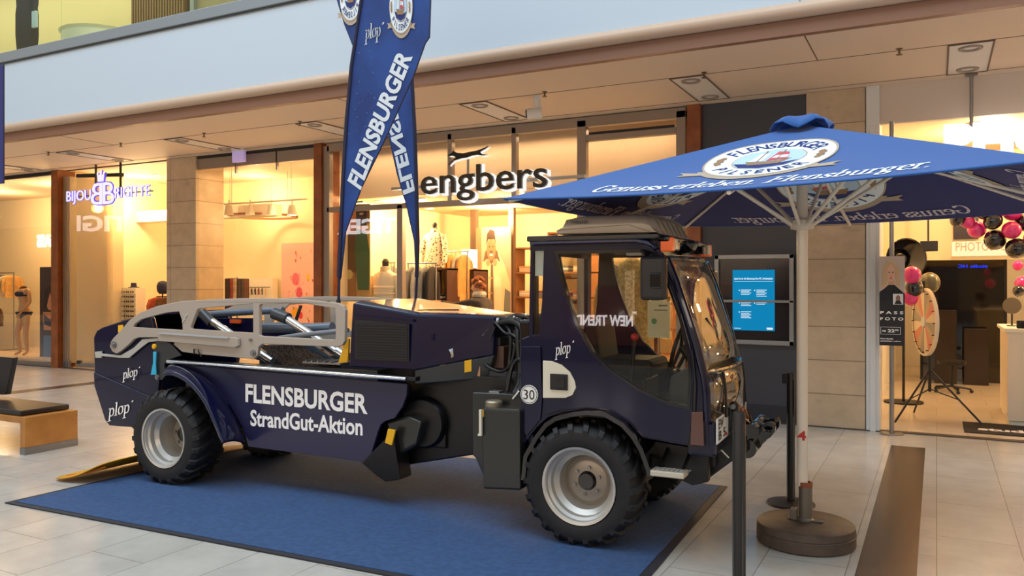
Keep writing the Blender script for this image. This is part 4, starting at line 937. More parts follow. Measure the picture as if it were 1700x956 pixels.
# air-conditioner pod
acp = [(925, 389), (926, 378), (934, 375), (937, 362), (958, 357), (1050, 353), (1070, 355), (1080, 362), (1093, 387)]
ap = VV(acp, .12); zb0 = ap[0][1]
AC = mat('pod_cream_plastic', (206, 192, 172), .45)
b = BM(AC); W0, W1 = .10, .94; rings_ = []
for w, kz, ks in [(W0, .0, 0), (W0 + .0, .45, .0), (W0 + .05, .9, 0), (W0 + .14, 1, 0), (W1 - .14, 1, 0), (W1 - .05, .9, 0), (W1, .45, 0), (W1, 0, 0)]:
    rings_.append([(p[0] - (0 if kz > .5 else 0), w, zb0 + (p[1] - zb0) * max(kz, .02)) for p in ap])
b.loft(rings_); ac = b.obj('air_conditioner_pod', roof, smooth=40, bevel=.006)
for k in range(6):                                              # ribs on the curved nose
    w = .24 + .12 * k; pts = [(V(1066, 354, .12)[0], w, ap[5][1] + .002)]
    f_ = [(1058, 353), (1070, 355), (1080, 362), (1087, 374), (1093, 386)]
    pts = [(V(u, v, .12)[0] + .003, w, V(u, v, .12)[1] + .003) for u, v in f_]; BM(mat('pod_rib', (180, 166, 148), .5)).tube(pts, .007, 8).obj('pod_rib', ac)
p = V(945, 372, .12); q = V(978, 370, .12)
b = B().m(mat('pod_lettering', (60, 60, 60), .5)); addtext(b, text2d('I Webasto', q[0] - p[0], .026, bold=.02), tf((p[0], p[1]), W0 + .005 - .012)); b.obj('pod_lettering', ac, smooth=0)
extV([(926, 382), (1000, 376), (1046, 373), (1080, 384), (1080, 385), (1046, 374), (1000, 377), (926, 383)], W0 - .004, W0 + .01, mat('pod_line', (150, 136, 118), .6), 'pod_crease', ac, at=.12, bevel=0)
# orange beacon behind the pod
p = V(927, 375, .75); bz = zsl
b = BM(BLACK).lathe([(0, 0), (.05, 0), (.04, .05), (0, .05)], 20, c=(3.12, .95, bz)); bc = b.obj('beacon_base', roof)
BM(AMBER).lathe([(0, .05), (.055, .05), (.06, .09), (.055, .17), (.03, .20), (0, .205)], 24, c=(3.12, .95, bz)).obj('orange_beacon', bc)

# --- windscreen: curved glass between the two front pillars
nearp = [(1104, 428), (1120, 466), (1138, 520), (1154, 570), (1165, 615)]
low = [(1167, 622), (1171, 650), (1173, 700)]
nP = VV(nearp, CABW0); nL = VV(low, CABW0)
def bowl(P, bulge, n=12):
    rows = []
    for (s_, z_) in P:
        rows.append([(s_ + bulge * (1 - (2 * k / n - 1) ** 2) ** .8 if abs(2 * k / n - 1) < 1 else s_, CABW0 + .02 + (CABW1 - CABW0 - .04) * k / n, z_) for k in range(n + 1)])
    return rows
BM(WINDS).loft(bowl(nP, .08), close=False, cap=False).obj('windscreen', cf, smooth=180, solid=.006)
BM(WINDS).loft(bowl(nL, .10), close=False, cap=False).obj('lower_windscreen', cf, smooth=180, solid=.006)
def edge(P, bulge, r, name, mt=BLACKG):
    row = bowl([P], bulge)[0]; BM(mt).tube(row, r, 8).obj(name, cf)
edge(nP[0], .08, .016, 'windscreen_top_seal'); edge(((nP[-1][0] + nL[0][0]) / 2, (nP[-1][1] + nL[0][1]) / 2), .09, .016, 'windscreen_cross_rail')
for nm, w in (('front_pillar', CABW0 + .01), ('front_pillar', CABW1 - .02)):
    BM(NAVY if w < 1 else BLACKG).tube([(s_ + .004, w, z_) for s_, z_ in nP + nL], .024, 10).obj(nm, cf)
for w in (CABW0 + .22, CABW1 - .2):
    k = (w - CABW0) / (CABW1 - CABW0); bl = .10 * (1 - (2 * k - 1) ** 2) ** .8 + .006
    BM(BLACK).tube([(s_ + bl, w, z_) for s_, z_ in nL], .008, 8).obj('glass_divider', cf)
# nose below the glass
s_n, z_n = nL[-1]
BM(NAVY).box(s_n - .12, s_n + .05, CABW0 + .02, CABW1 - .02, .62, z_n + .0).obj('nose_panel', cf, smooth=0, bevel=.02)
BM(mat('wiper_rail', (30, 30, 32), .4)).tube([(nP[3][0] + .07, .4, nP[3][1] - .04), (nP[3][0] + .10, .66, nP[4][1] + .03)], .008, 8).obj('wiper_arm', cf)
BM(BLACK).tube([(nP[2][0] + .072, .34, nP[2][1] - .04), (nP[3][0] + .098, .60, nP[3][1] - .10)], .009, 8).obj('wiper_blade', cf)
# number plate on the corner of the nose
pl = BM(mat('plate_white', (226, 226, 220), .4)).box(s_n + .055, s_n + .065, .10, .46, z_n - .13, z_n + .02).obj('number_plate', T, smooth=0, bevel=.003)
bpl = B().m(BLACK); M = frame((s_n + .0665, .13, z_n - .11), (0, 1, 0), (0, 0, 1)); addtext(bpl, text2d('EW', .14, .055, bold=.02), frame((s_n + .0665, .13, z_n - .045), (0, 1, 0), (0, 0, 1))); addtext(bpl, text2d('B 5', .2, .05, bold=.02), M); bpl.obj('plate_lettering', pl, smooth=0)
# front cross bumper, hydraulic front linkage, hook
ft = BM(CHASS).box(3.7, 4.16, .38, 1.06, .50, .66); ft.obj('front_crossbeam', T, smooth=0, bevel=.012)
lk = [(1148, 742), (1185, 734), (1214, 712), (1240, 735), (1240, 752), (1212, 768), (1165, 803), (1150, 800)]
extV(lk, .44, .52, CHASS, 'front_linkage', bevel=.008); BM(CHASS).ext(VV(lk, .44), .90, .98).obj('front_linkage', T, smooth=0, bevel=.008)
for k, (u, v) in enumerate([(1196, 690), (1201, 694), (1206, 700)]):
    s0h, z0h = V(u, v, .5); BM(mat('hose_copper', (176, 120, 84), .35, .4) if k < 2 else BLACK).tube([(s0h - .08, .46 + .05 * k, z0h - .07), (s0h, .48 + .05 * k, z0h), (s0h + .10, .60 + .05 * k, z0h + .05), (s0h + .12, .7, z0h - .02)], .013, 10).obj('front_hose', T)
extV([(1210, 676), (1212, 669), (1217, 666), (1224, 669), (1226, 676), (1227, 724), (1209, 724)], .42, .46, BLACKG, 'lift_plate', at=.42, bevel=.006)
s0h, z0h = V(1217, 675, .42); BM(STEEL).cyl((s0h, .41, z0h), (s0h, .48, z0h), .016, 14).obj('lift_pin', T)
hk = [(1236, 723), (1240, 705), (1247, 700), (1258, 698), (1267, 704), (1279, 700), (1285, 702), (1288, 708), (1287, 716), (1279, 726), (1268, 732), (1264, 741), (1254, 751), (1240, 757), (1234, 743)]
hkh = [(1268, 709), (1277, 706), (1282, 709), (1279, 716), (1272, 714)]
hq, hh_ = VV(hk, .60), VV(hkh, .60)
for w in (.58, .80): BM(BLACKG).ext(hq, w, w + .045, [hh_]).obj('hook_plate', T, smooth=0, bevel=.006)
for (u, v, r_) in ((1252, 712, .045), (1244, 740, .06)):
    s0h, z0h = V(u, v, .6); BM(BLACKG).cyl((s0h, .5, z0h), (s0h, .92, z0h), r_, 18).obj('hook_cross_tube', T)
for (u, v) in ((1258, 707), (1245, 743), (1240, 708)):
    s0h, z0h = V(u, v, .57); BM(STEEL).cyl((s0h, .545, z0h), (s0h, .58, z0h), .012, 8).obj('steel_pin', T)
a0_, a1_ = V(1190, 728, .34), V(1203, 716, .34); BM(REDM).tube([(a0_[0], .34, a0_[1]), (a1_[0], .36, a1_[1])], .024, 14).obj('red_coupling', T); BM(STEEL).tube([(a0_[0] - .03, .335, a0_[1] - .02), (a0_[0], .34, a0_[1])], .019, 14).obj('steel_coupling', T)
a0_, a1_ = V(1187, 736, .33), V(1210, 760, .33); BM(CREAMP).tube([(a0_[0], .33, a0_[1]), (a1_[0], .33, a1_[1])], .005, 8).obj('pale_rod', T); a1_ = V(1196, 727, .33); BM(YSTK).tube([(a0_[0], .325, a0_[1]), (a1_[0], .325, a1_[1])], .007, 8).obj('yellow_cord', T)
a0_, a1_ = V(1172, 752, .33), V(1186, 738, .33); BM(STEEL).tube([(a0_[0], .33, a0_[1]), (a1_[0], .33, a1_[1])], .010, 8).obj('steel_link', T)
# front wheel arch
arch = [(866, 796), (870, 756), (888, 724), (905, 702), (922, 691), (950, 684), (975, 681), (1006, 684), (1036, 702), (1054, 722), (1068, 745), (1080, 778), (1083, 790)]
A_ = VV(arch, .04); cxa, cza = AX['front']
inner = []
for s_, z_ in A_:
    d = math.hypot(s_ - cxa, z_ - cza); k = (d - .028) / d; inner.append((cxa + (s_ - cxa) * k, cza + (z_ - cza) * k))
b = BM(BLACKG); b.loft([[(p[0], .03, p[1]), (p[0], .40, p[1]), (q[0], .40, q[1]), (q[0], .03, q[1])] for p, q in zip(A_, inner)]); b.obj('front_wheel_arch', T, smooth=60)
b = BM(BLACKG); b.loft([[(p[0], 1.05, p[1]), (p[0], 1.42, p[1]), (q[0], 1.42, q[1]), (q[0], 1.05, q[1])] for p, q in zip(A_, inner)]); b.obj('front_wheel_arch', T, smooth=60)
# under-cab skirt
extV([(1040, 706), (1066, 729), (1143, 742), (1176, 743), (1176, 800), (1150, 806), (1090, 780), (1080, 770)], .30, .36, CHASS, 'under_cab_plate', bevel=.005)
# step
p, q = V(1079, 783, .0), V(1135, 790, .0); zs = V(1108, 782, .02)[1]
b = BM(mat('step_aluminium', (206, 198, 180), .45, .4)).box(p[0], q[0], .0, .12, zs - .035, zs); st = b.obj('step', T, smooth=0, bevel=.006)
b = BM(STEEL)
for i in range(8): 
    for j in range(3): b.box(p[0] + .015 + i * .028, p[0] + .03 + i * .028, .02 + j * .034, .032 + j * .034, zs, zs + .004)
b.obj('step_grip', st, smooth=0)
BM(BLACK).tube([(p[0] + .03, .08, zs - .02), (p[0] + .03, .32, zs + .08)], .012, 8).obj('step_bracket', st); BM(BLACK).tube([(q[0] - .03, .08, zs - .02), (q[0] - .03, .32, zs + .08)], .012, 8).obj('step_bracket', st)
# 30 roundel on the corner panel
c30 = V(878, 655, .09); rr = .062
rd = BM(mat('roundel_white', (236, 234, 228), .4)).lathe([(0, -.006), (rr, -.006), (rr, 0)], 32, axis='y', c=(c30[0], .10, c30[1])).obj('speed_roundel', T, smooth=0)
BM(BLACK).lathe([(rr * .86, -.008), (rr * .92, -.008)], 32, axis='y', c=(c30[0], .10, c30[1])).obj('roundel_ring', rd, smooth=0)
b = B().m(BLACK); addtext(b, text2d('30', .078, .062, bold=.0), tf((c30[0] - .039, c30[1] - .031), .0915)); b.obj('roundel_number', rd, smooth=0)
extV([(866, 575), (897, 575), (900, 660), (897, 696), (874, 724), (866, 716)], CABW0 + .002, CABW0 + .015, NAVY, 'corner_panel', cf, at=.1, bevel=.004)
# mirrors
s_, z_ = V(1060, 425, -.05); q = V(1114, 498, -.05)
mr = BM(BLACK).box(s_ + .02, q[0] - .02, -.10, -.03, q[1], z_ + .0).obj('door_mirror', T, smooth=0, bevel=.02)
BM(BLACKG).box(s_ + .085, q[0] - .04, -.115, -.10, z_ - .19, z_ - .10).obj('mirror_clamp', mr, smooth=0, bevel=.01)
BM(BLACK).tube([(s_ + .05, -.06, z_), (s_ + .03, -.03, z_ + .03), (s_ - .02, .08, z_ + .035)], .012, 10).obj('mirror_arm', mr)
p, q = V(1039, 419, 0), V(1066, 424, 0); BM(mat('dull_silver', (130, 118, 100), .4)).box(p[0], q[0], .0, .07, q[1], p[1]).obj('mirror_bracket', mr, smooth=0, bevel=.006)
sm, zm = V(1184, 470, 1.44); m2 = BM(BLACK).box(sm - .03, sm + .03, 1.36, 1.48, zm - .13, zm + .10).obj('door_mirror', T, smooth=0, bevel=.02)
BM(BLACK).tube([(sm, 1.46, zm + .05), (sm - .02, 1.38, zm + .12), (sm - .05, 1.33, zm + .14)], .014, 10).obj('mirror_arm', m2)
# cab interior
BM(mat('seat_black', (24, 22, 24), .7)).box(3.28, 3.72, .50, .95, 1.02, 1.14).obj('seat_cushion', T, smooth=0, bevel=.04)
BM(MATS['seat_black']).ext([(3.26, 1.10), (3.36, 1.10), (3.32, 1.40), (3.24, 1.40)], .52, .93).obj('seat_back', T, smooth=0, bevel=.04)
BM(BLACK).box(3.30, 3.66, .56, .9, .84, 1.02).obj('seat_base', T, smooth=0, bevel=.02)
BM(BLACK).ext([(3.88, .84), (4.10, .84), (4.12, 1.10), (4.06, 1.16), (3.92, 1.08)], .20, 1.25).obj('dashboard', T, smooth=0, bevel=.02)
ring_pts = [(3.86 + .05 * sin(a), .72 + .19 * cos(a), 1.22 + .17 * sin(a)) for a in [2 * pi * k / 24 for k in range(25)]]
sw = BM(BLACK).tube(ring_pts, .014, 8, cap=False).obj('steering_wheel', T); BM(BLACK).tube([(3.86, .72, 1.22), (3.98, .72, 1.06)], .025, 10).obj('steering_column', sw)
for a in (0, 2.1, 4.2): BM(BLACK).tube([(3.86, .72, 1.22), (3.86 + .05 * sin(a), .72 + .19 * cos(a), 1.22 + .17 * sin(a))], .012, 8).obj('wheel_spoke', sw)
BM(BLACK).tube([(3.60, .38, .9), (3.64, .38, 1.28)], .014, 8).obj('control_lever', T); BM(REDM).sphere((3.64, .38, 1.30), .025).obj('lever_knob', T)

# ================================================================== MAT, RAMP, BENCH, STANCHIONS
mt4 = [(-6.177, 3.608), (-1.40, 3.75), (-1.50, 6.61), (-6.10, 6.50)]
t = thing('floor_mat', 'large blue carpet mat with black rubber edge under the truck', 'mat', (0, 0, .002))
BM(RUB).ext(mt4, 0, .008, axis='z').obj('rubber_edge', t, smooth=0)
cx_ = sum(p[0] for p in mt4) / 4; cy_ = sum(p[1] for p in mt4) / 4
ins = [(p[0] + (.055 if p[0] < cx_ else -.055), p[1] + (.045 if p[1] < cy_ else -.045)) for p in mt4]
BM(MATB).ext(ins, .008, .012, axis='z').obj('carpet_pile', t, smooth=0)
# yellow drive-on ramp sheet behind the rear wheel
b = BM(YEL); rows = []
for (x, z, y0, y1) in [(-6.56, .012, 4.22, 5.6), (-6.42, .03, 4.20, 5.9), (-6.30, .055, 4.22, 6.1), (-6.18, .10, 4.24, 6.2), (-6.08, .15, 4.27, 6.2), (-6.02, .175, 4.3, 6.2)]:
    rows.append([(x, y0, z), (x, y0 + .1, z + .012), (x, (y0 + y1) / 2, z + .012), (x, y1, z)])
b.loft(rows, close=False, cap=False); r_ = b.obj('yellow_ramp_sheet', None, smooth=60, solid=.018, sub=2)
tag(r_, 'crumpled yellow sheet lying on the floor behind the near rear wheel', 'sheet')
b = BM(mat('strap_orange', (190, 110, 20), .6)); b.tube([(-6.40, 4.25, .05), (-6.2, 4.3, .085), (-6.05, 4.34, .14)], .01, 8); b.obj('edge_fold', r_)
# bench
t = thing('wooden_bench', 'wooden bench with black cushion, black backrest and steel plinth at the left edge', 'bench', (-7.74, 4.98, 0))
b = BM(BENCHW).box(-.075, 0, -.27, .27, .07, .36); b.box(-3.4, -.075, -.27, .27, .30, .36); b.box(-3.4, -3.0, -.27, .27, .07, .30); b.obj('wooden_body', t, smooth=0, bevel=.004)
BM(STEEL).box(-.077, .002, -.272, .272, 0, .07).obj('steel_plinth', t, smooth=0); BM(STEEL).box(-3.4, -3.0, -.272, .272, 0, .07).obj('steel_plinth', t, smooth=0)
BM(mat('cushion_black', (30, 26, 26), .35)).box(-3.3, -.10, -.25, .25, .365, .415).obj('seat_cushion', t, smooth=0, bevel=.012)
b = BM(MATS['cushion_black']).ext([(-3.2, .44), (-1.06, .46), (-.93, .86), (-3.2, .86)], .17, .23); b.obj('backrest', t, smooth=0, bevel=.01)
for x in (-1.5, -2.9): BM(STEEL).box(x, x + .05, .18, .22, .36, .5).obj('backrest_bracket', t, smooth=0)
def stanchion(x, y, h, lab, r=.034):
    t = thing('barrier_post', lab, 'barrier post', (x, y, 0))
    BM(mat('post_black', (26, 24, 24), .42)).lathe([(0, 0), (.17, 0), (.175, .006), (.17, .014), (.05, .03), (0, .03)], 40).obj('base_plate', t)
    b = BM(MATS['post_black']).lathe([(r, .02), (r, h - .012), (r - .004, h), (0, h)], 28); b.obj('post', t)
    b = BM(BLACKG)
    for k in range(4):
        a = pi / 4 + k * pi / 2; b.box(r * cos(a) - .004, r * cos(a) + .004, r * sin(a) - .004, r * sin(a) + .004, .04, h - .05)
    b.obj('post_groove', t, smooth=0)
    return t
x, y = 4.19 * fx + (1227 - CX) / F * 4.19 * rx, 4.19 * fy + (1227 - CX) / F * 4.19 * ry
stanchion(x, y, .985, 'black barrier post nearest the camera, in front of the truck nose')
t = stanchion(-.965, 6.33, .98, 'black barrier post with round base behind the umbrella pole', .03)
BM(BLACK).box(-.06, -.02, -.03, .03, .90, .975).obj('belt_clip', t, smooth=0, bevel=.004)

# ================================================================== UMBRELLA
UC = (-.76, 5.44); ZE, ZA = 2.155, 2.66; RR = 1.93; A0 = radians(218)
t = thing('umbrella_base', 'round brown-grey concrete umbrella base with low wheels, standing on the floor tiles', 'umbrella base', (UC[0] + .02, UC[1] - .0, 0))
CONC = mat('base_brown_concrete', (84, 70, 60), .6, noise=.3, nscale=9, bump=.2)
BM(CONC).lathe([(0, .0), (.285, 0), (.30, .012), (.30, .075), (.296, .08), (.30, .085), (.295, .125), (.28, .135), (0, .14)], 48).obj('concrete_disc', t)
BM(mat('base_metal_grey', (116, 108, 98), .45, .5)).lathe([(0, .14), (.05, .14), (.05, .15), (.042, .16), (.042, .36), (0, .36)], 24).obj('steel_socket', t)
BM(MATS['base_metal_grey']).box(-.11, .11, -.02, .02, .14, .15).obj('cross_bar', t, smooth=0, bevel=.004); BM(MATS['base_metal_grey']).box(-.09, -.05, -.03, .03, .14, .21).obj('clamp_block', t, smooth=0, bevel=.004)
BM(mat('rust_ring', (140, 76, 42), .6)).lathe([(.0435, .355), (.0435, .385), (.03, .385)], 24).obj('rust_collar', t)
U = thing('parasol', 'big square blue parasol with white slogan, oval badge and cream pole', 'umbrella', (UC[0], UC[1], 0))
BM(POLEW).lathe([(.034, .36), (.034, 2.58), (0, 2.6)], 28).obj('pole', U)
b = B().m(REDM); addtext(b, text2d('4', .046, .055, bold=.03), frame((-.021, -.037, .655), (1, 0.05, 0), (0, 0, 1))); b.obj('number_mark', U, smooth=0)
cor = [Vector((RR * cos(A0 + k * pi / 2), RR * sin(A0 + k * pi / 2), ZE)) for k in range(4)]; apex = Vector((0, 0, ZA))
def panel_pt(k, a, r, lift=0):                                  # a 0..1 along the edge, r 0..1 from the apex
    e_ = cor[k].lerp(cor[(k + 1) % 4], a); p = apex.lerp(e_, r)
    sag = -.10 * 4 * a * (1 - a) * r * r * .35 - .05 * sin(pi * r) * 4 * a * (1 - a)
    return p + Vector((0, 0, sag + lift))
can = None
for k in range(4):
    b = BM(BLUEC); n = 14; rows = [[panel_pt(k, i / n, max(.02, j / n)) for i in range(n + 1)] for j in range(n + 1)]
    b.loft(rows, close=False, cap=False); o = b.obj('canopy_panel', U, smooth=80)
    b = BM(NAVYC); rows = [[panel_pt(k, i / n, max(.02, j / n), -.006) for i in range(n + 1)] for j in range(n + 1)]
    b.loft(rows, close=False, cap=False); b.obj('canopy_lining', o, smooth=80)
    b = BM(BLUEC); b.tube([panel_pt(k, i / n, 1.0, -.003) for i in range(n + 1)], .006, 6); b.obj('hem', o)
    # lettering mapped onto the panel: (x along the edge in metres, y up from the hem)
    Le = (cor[(k + 1) % 4] - cor[k]).length; Hs = (apex - (cor[k] + cor[(k + 1) % 4]) / 2).length
    def onpanel(bb, lift):
        for v in bb.bm.verts:
            x, y, z = v.co; r = 1 - y / Hs; a = .5 + (x / Le) / max(r, .05)
            q = panel_pt(k, a, r, lift + (z * .35 if lift > 0 else -z * .35)); v.co = q
    for lift, nm, dim in ((.004, 'slogan_lettering', 1), (-.011, 'slogan_showing_through', .8)):
        b = B().m(mat('cloth_white', (232, 238, 244), .8) if lift > 0 else mat('cloth_white_lining', (214, 206, 214), .85))
        co, fs = serif2d('Genuss erleben. Flensburger.', 1.74, .10, .28, nib=(.10, .05), center=True); b.mesh([(c3[0] + .03, c3[1] + .085, 0) for c3 in co], fs); 
        bmesh.ops.subdivide_edges(b.bm, edges=[e_ for e_ in b.bm.edges if e_.calc_length() > .08], cuts=1, use_grid_fill=True)
        onpanel(b, lift); b.obj(nm, o, smooth=0)
        b = B(); emblem(b, frame((0, .72, 0), (1, 0, 0), (0, 1, 0)), .37, .40); 
        bmesh.ops.triangulate(b.bm, faces=list(b.bm.faces)); bmesh.ops.subdivide_edges(b.bm, edges=[e_ for e_ in b.bm.edges if e_.calc_length() > .12], cuts=3, use_grid_fill=True)
        onpanel(b, lift); b.obj('oval_badge' if lift > 0 else 'badge_showing_through', o, smooth=0)
# vent cap on top
b = BM(BLUEC); n = 24; rows = []
for r_, z_ in [(.0, ZA + .05), (.07, ZA + .045), (.13, ZA + .02), (.19, ZA - .02)]:
    rows.append([(max(r_, .001) * cos(2 * pi * i / n) * (1 + .12 * cos(4 * 2 * pi * i / n - 4 * A0)), max(r_, .001) * sin(2 * pi * i / n) * (1 + .12 * cos(4 * 2 * pi * i / n - 4 * A0)), z_ + (.025 * sin(5 * 2 * pi * i / n) if r_ > .1 else 0)) for i in range(n)])
b.loft(rows, cap=False); b.obj('vent_cap', U, smooth=60, solid=.006)
BM(POLEW).lathe([(0, 0), (.05, 0), (.055, .03), (.05, .06), (0, .06)], 20, c=(0, 0, ZA - .10)).obj('top_hub', U)
HZ = 2.02
hb = BM(POLEW).lathe([(.036, -.03), (.07, -.025), (.075, 0), (.07, .03), (.036, .035)], 24, c=(0, 0, HZ)).obj('runner_hub', U)
for k in range(8):
    kk = k // 2; a = 0.0 if k % 2 == 0 else .5
    r0 = .02
    p0 = panel_pt(kk, a, .05, -.03); p1 = panel_pt(kk, a, .985, -.022)
    pm = panel_pt(kk, a, .5, -.02)
    BM(POLEW).tube([p0, pm, p1], .0125, 8).obj('rib', U)
    ang = math.atan2(p1.y, p1.x); p2 = panel_pt(kk, a, .40, -.03)
    BM(POLEW).tube([(.065 * cos(ang), .065 * sin(ang), HZ), p2], .0125, 8).obj('strut', U)
    BM(STEEL).box(.055 * cos(ang) - .008, .055 * cos(ang) + .008, .055 * sin(ang) - .008, .055 * sin(ang) + .008, HZ - .025, HZ + .02).obj('strut_joint', hb, smooth=0)

# ================================================================== BEACH FLAGS
FLB = mat('flag_blue', (26, 68, 140), .7, noise=.45, nscale=3, rgb2=(16, 48, 112)); FLN = mat('flag_sleeve_navy', (14, 18, 54), .6)
def yplane(u, v, Y): x, z = pY(u, v, Y); return (x, z)
def flag(name, label, Y, outline, polep, texts, sleeve, mirrored=False):
    base = yplane(*polep[0], Y); t = thing(name, label, 'flag', (base[0], Y, base[1]))
    L = lambda pts: [(p[0] - base[0], p[1] - base[1]) for p in (yplane(u, v, Y) for u, v in pts)]
    o = L(outline); b = BM(FLB).ext(o, -.002, .002); cl = b.obj('flag_cloth', t, smooth=0)
    pp_ = L(polep); BM(FLN).tube([(p[0], 0, p[1]) for p in pp_], .012, 10, .006).obj('flag_pole', t)
    sl = L(sleeve); BM(FLN).tube([(p[0], -.002, p[1]) for p in sl], .018, 8, .014).obj('pole_sleeve', cl)
    ol = o + [o[0]]; BM(FLN).tube([(p[0], 0, p[1]) for p in ol], .005, 6).obj('hem', cl)
    return t, cl, L
Y1 = 4.86; Y2 = 5.80
out1 = [(562, 470), (566, 395), (570, 300), (576, 200), (584, 110), (596, 30), (604, -30), (614, -90), (640, -170), (672, -200), (700, -150), (713, -60), (715, 0), (713, 62), (706, 72), (686, 128), (640, 230), (600, 312), (574, 385), (566, 460)]
pole1 = [(562, 512), (563, 460), (566, 395), (570, 300), (576, 200), (584, 110), (596, 30), (614, -90), (640, -170)]
t1, c1, L1 = flag('beach_flag', 'tall blue beach flag with white FLENSBURGER lettering rising from the truck bed, left pole', Y1, out1, pole1, None, pole1[1:])
def between(L, pa, pb, Yb): a = L([pa])[0]; c3 = L([pb])[0]; v = Vector((c3[0] - a[0], 0, c3[1] - a[1])); return a, v
a, v = between(L1, (599, 314), (684, 96), Y1); ln = v.length; xd = v / ln; yd = Vector((-xd.z, 0, xd.x)); yd = (yd + xd * .10)
b = B().m(mat('flag_white', (214, 224, 232), .7)); addtext(b, text2d('FLENSBURGER', ln, .135, bold=.035), frame((a[0], -.006, a[1]), xd, yd)); b.obj('flag_lettering', c1, smooth=0)
a, v = between(L1, (607, 66), (636, 60), Y1); b = B().m(MATS['flag_white']); M = frame((a[0], -.006, a[1]), v / v.length, (0, 0, 1)); addtext(b, serif2d('plop', v.length * .88, .075, .12, nib=(.09, .05)), M)
ll = v.length; addtext(b, ([(ll * .97, .085), (ll * 1.05, .085), (ll * 1.09, .10), (ll * 1.01, .10)], [(0, 1, 2, 3)]), M); b.obj('plop_lettering', c1, smooth=0)
a = L1([(667, 12)])[0]; b = B(); emblem(b, frame((a[0], -.006, a[1]), (cos(-.15), 0, sin(-.15)), (-sin(-.15) * 0, 0, 1)), .105, .20); b.obj('oval_badge', c1, smooth=0)
rnd = random.Random(3); b = BM(mat('droplet_pale', (90, 130, 190), .4))
for k in range(60):
    u = rnd.uniform(578, 640); v_ = rnd.uniform(80, 330)
    if u > 700 - v_ * .42 or u < 590 - v_ * .06: continue
    p = L1([(u, v_)])[0]; r = rnd.uniform(.002, .005); b.mesh([(p[0] + r * cos(i * pi / 3), -.004, p[1] + r * sin(i * pi / 3)) for i in range(6)], [tuple(range(6))])
dd = b.obj('printed_droplets', c1, smooth=0); dd['kind'] = 'stuff'
out2 = [(692, 480), (694, 400), (692, 320), (689, 220), (684, 130), (676, 60), (664, -10), (640, -90), (604, -160), (575, -170), (556, -120), (551, -60), (557, -10), (572, 40), (587, 78), (620, 150), (641, 205), (660, 290), (676, 345), (688, 400)]
pole2 = [(690, 505), (692, 460), (694, 400), (692, 320), (689, 220), (684, 130), (676, 60), (664, -10), (640, -90), (604, -160)]
t2, c2, L2 = flag('beach_flag', 'second blue beach flag seen from its back, mirrored lettering, right pole behind the hood', Y2, out2, pole2, None, pole2[1:])
a, v = between(L2, (671, 322), (643, 195), Y2); ln = v.length; xd = v / ln; yd = Vector((xd.z, 0, -xd.x))
b = B().m(MATS['flag_white']); addtext(b, text2d('FLENSBURGER', ln * 2.2, .115, bold=.035), frame((a[0], -.006, a[1]), xd, yd))
for vv in list(b.bm.verts):
    if vv.co.z > a[1] + v.z * 1.6: pass
b.obj('flag_lettering', c2, smooth=0)
a = L2([(584, -8)])[0]; b = B(); Mm = frame((a[0], -.006, a[1]), (-1, 0, 0), (0, 0, 1)); Mm[0][2], Mm[1][2], Mm[2][2] = 0, -1, 0; emblem(b, Mm, .13, .24); b.obj('oval_badge', c2, smooth=0)
b = B().m(MATS['flag_white']); a = L2([(590, 60)])[0]; addtext(b, text2d('GER', .24, .13, bold=.035), frame((a[0], -.007, a[1]), Vector((-.42, 0, .9)).normalized(), Vector((.9, 0, .42)).normalized())); 
# sockets holding the flags on the truck
for (u, v_, Yk, w_) in ((562, 506, Y1, 0), (690, 503, Y2, 0)):
    x, z = pY(u, v_, Yk); lx = (x - R0[0]) * cs + (Yk - R0[1]) * sn; ly = -(x - R0[0]) * sn + (Yk - R0[1]) * cs
    wa = .24 if Yk < 5 else 1.20; BM(BLACK).cyl((lx, ly, z - .05), (lx, ly, z + .04), .017, 12).obj('flag_socket', T); BM(STEEL).box(lx - .012, lx + .012, min(ly, wa), max(ly, wa), z - .03, z - .01).obj('socket_bracket', T, smooth=0)
# third flag, cut by the left edge of the picture
Y3 = 4.3
b = None; x0, z0 = pY(2, 305, Y3); x1, _ = pY(7, 100, Y3)
t3 = thing('beach_flag', 'dark blue beach flag cut off by the left edge of the view', 'flag', (x0, Y3, 0))
dx = pY(7, 150, Y3)[0] - x0
BM(FLN).tube([(-.55, 0, .05), (-.57, 0, 3.6)], .014, 10).obj('flag_pole', t3)
o3 = [(-.55, z0), (dx - .02, z0 - .0), (dx, z0 + .05), (dx + .0, 3.6), (-.57, 3.6)]
cl = BM(mat('flag_edge_violet', (40, 44, 110), .7)).ext(o3, -.002, .002).obj('flag_cloth', t3, smooth=0)
BM(FLN).tube([(dx, -.003, z0), (dx, -.003, 3.6)], .006, 8).obj('hem', cl)
BM(STEEL).lathe([(0, 0), (.2, 0), (.2, .02), (.03, .04), (0, .06)], 24, c=(-.55, 0, 0)).obj('foot_plate', t3)

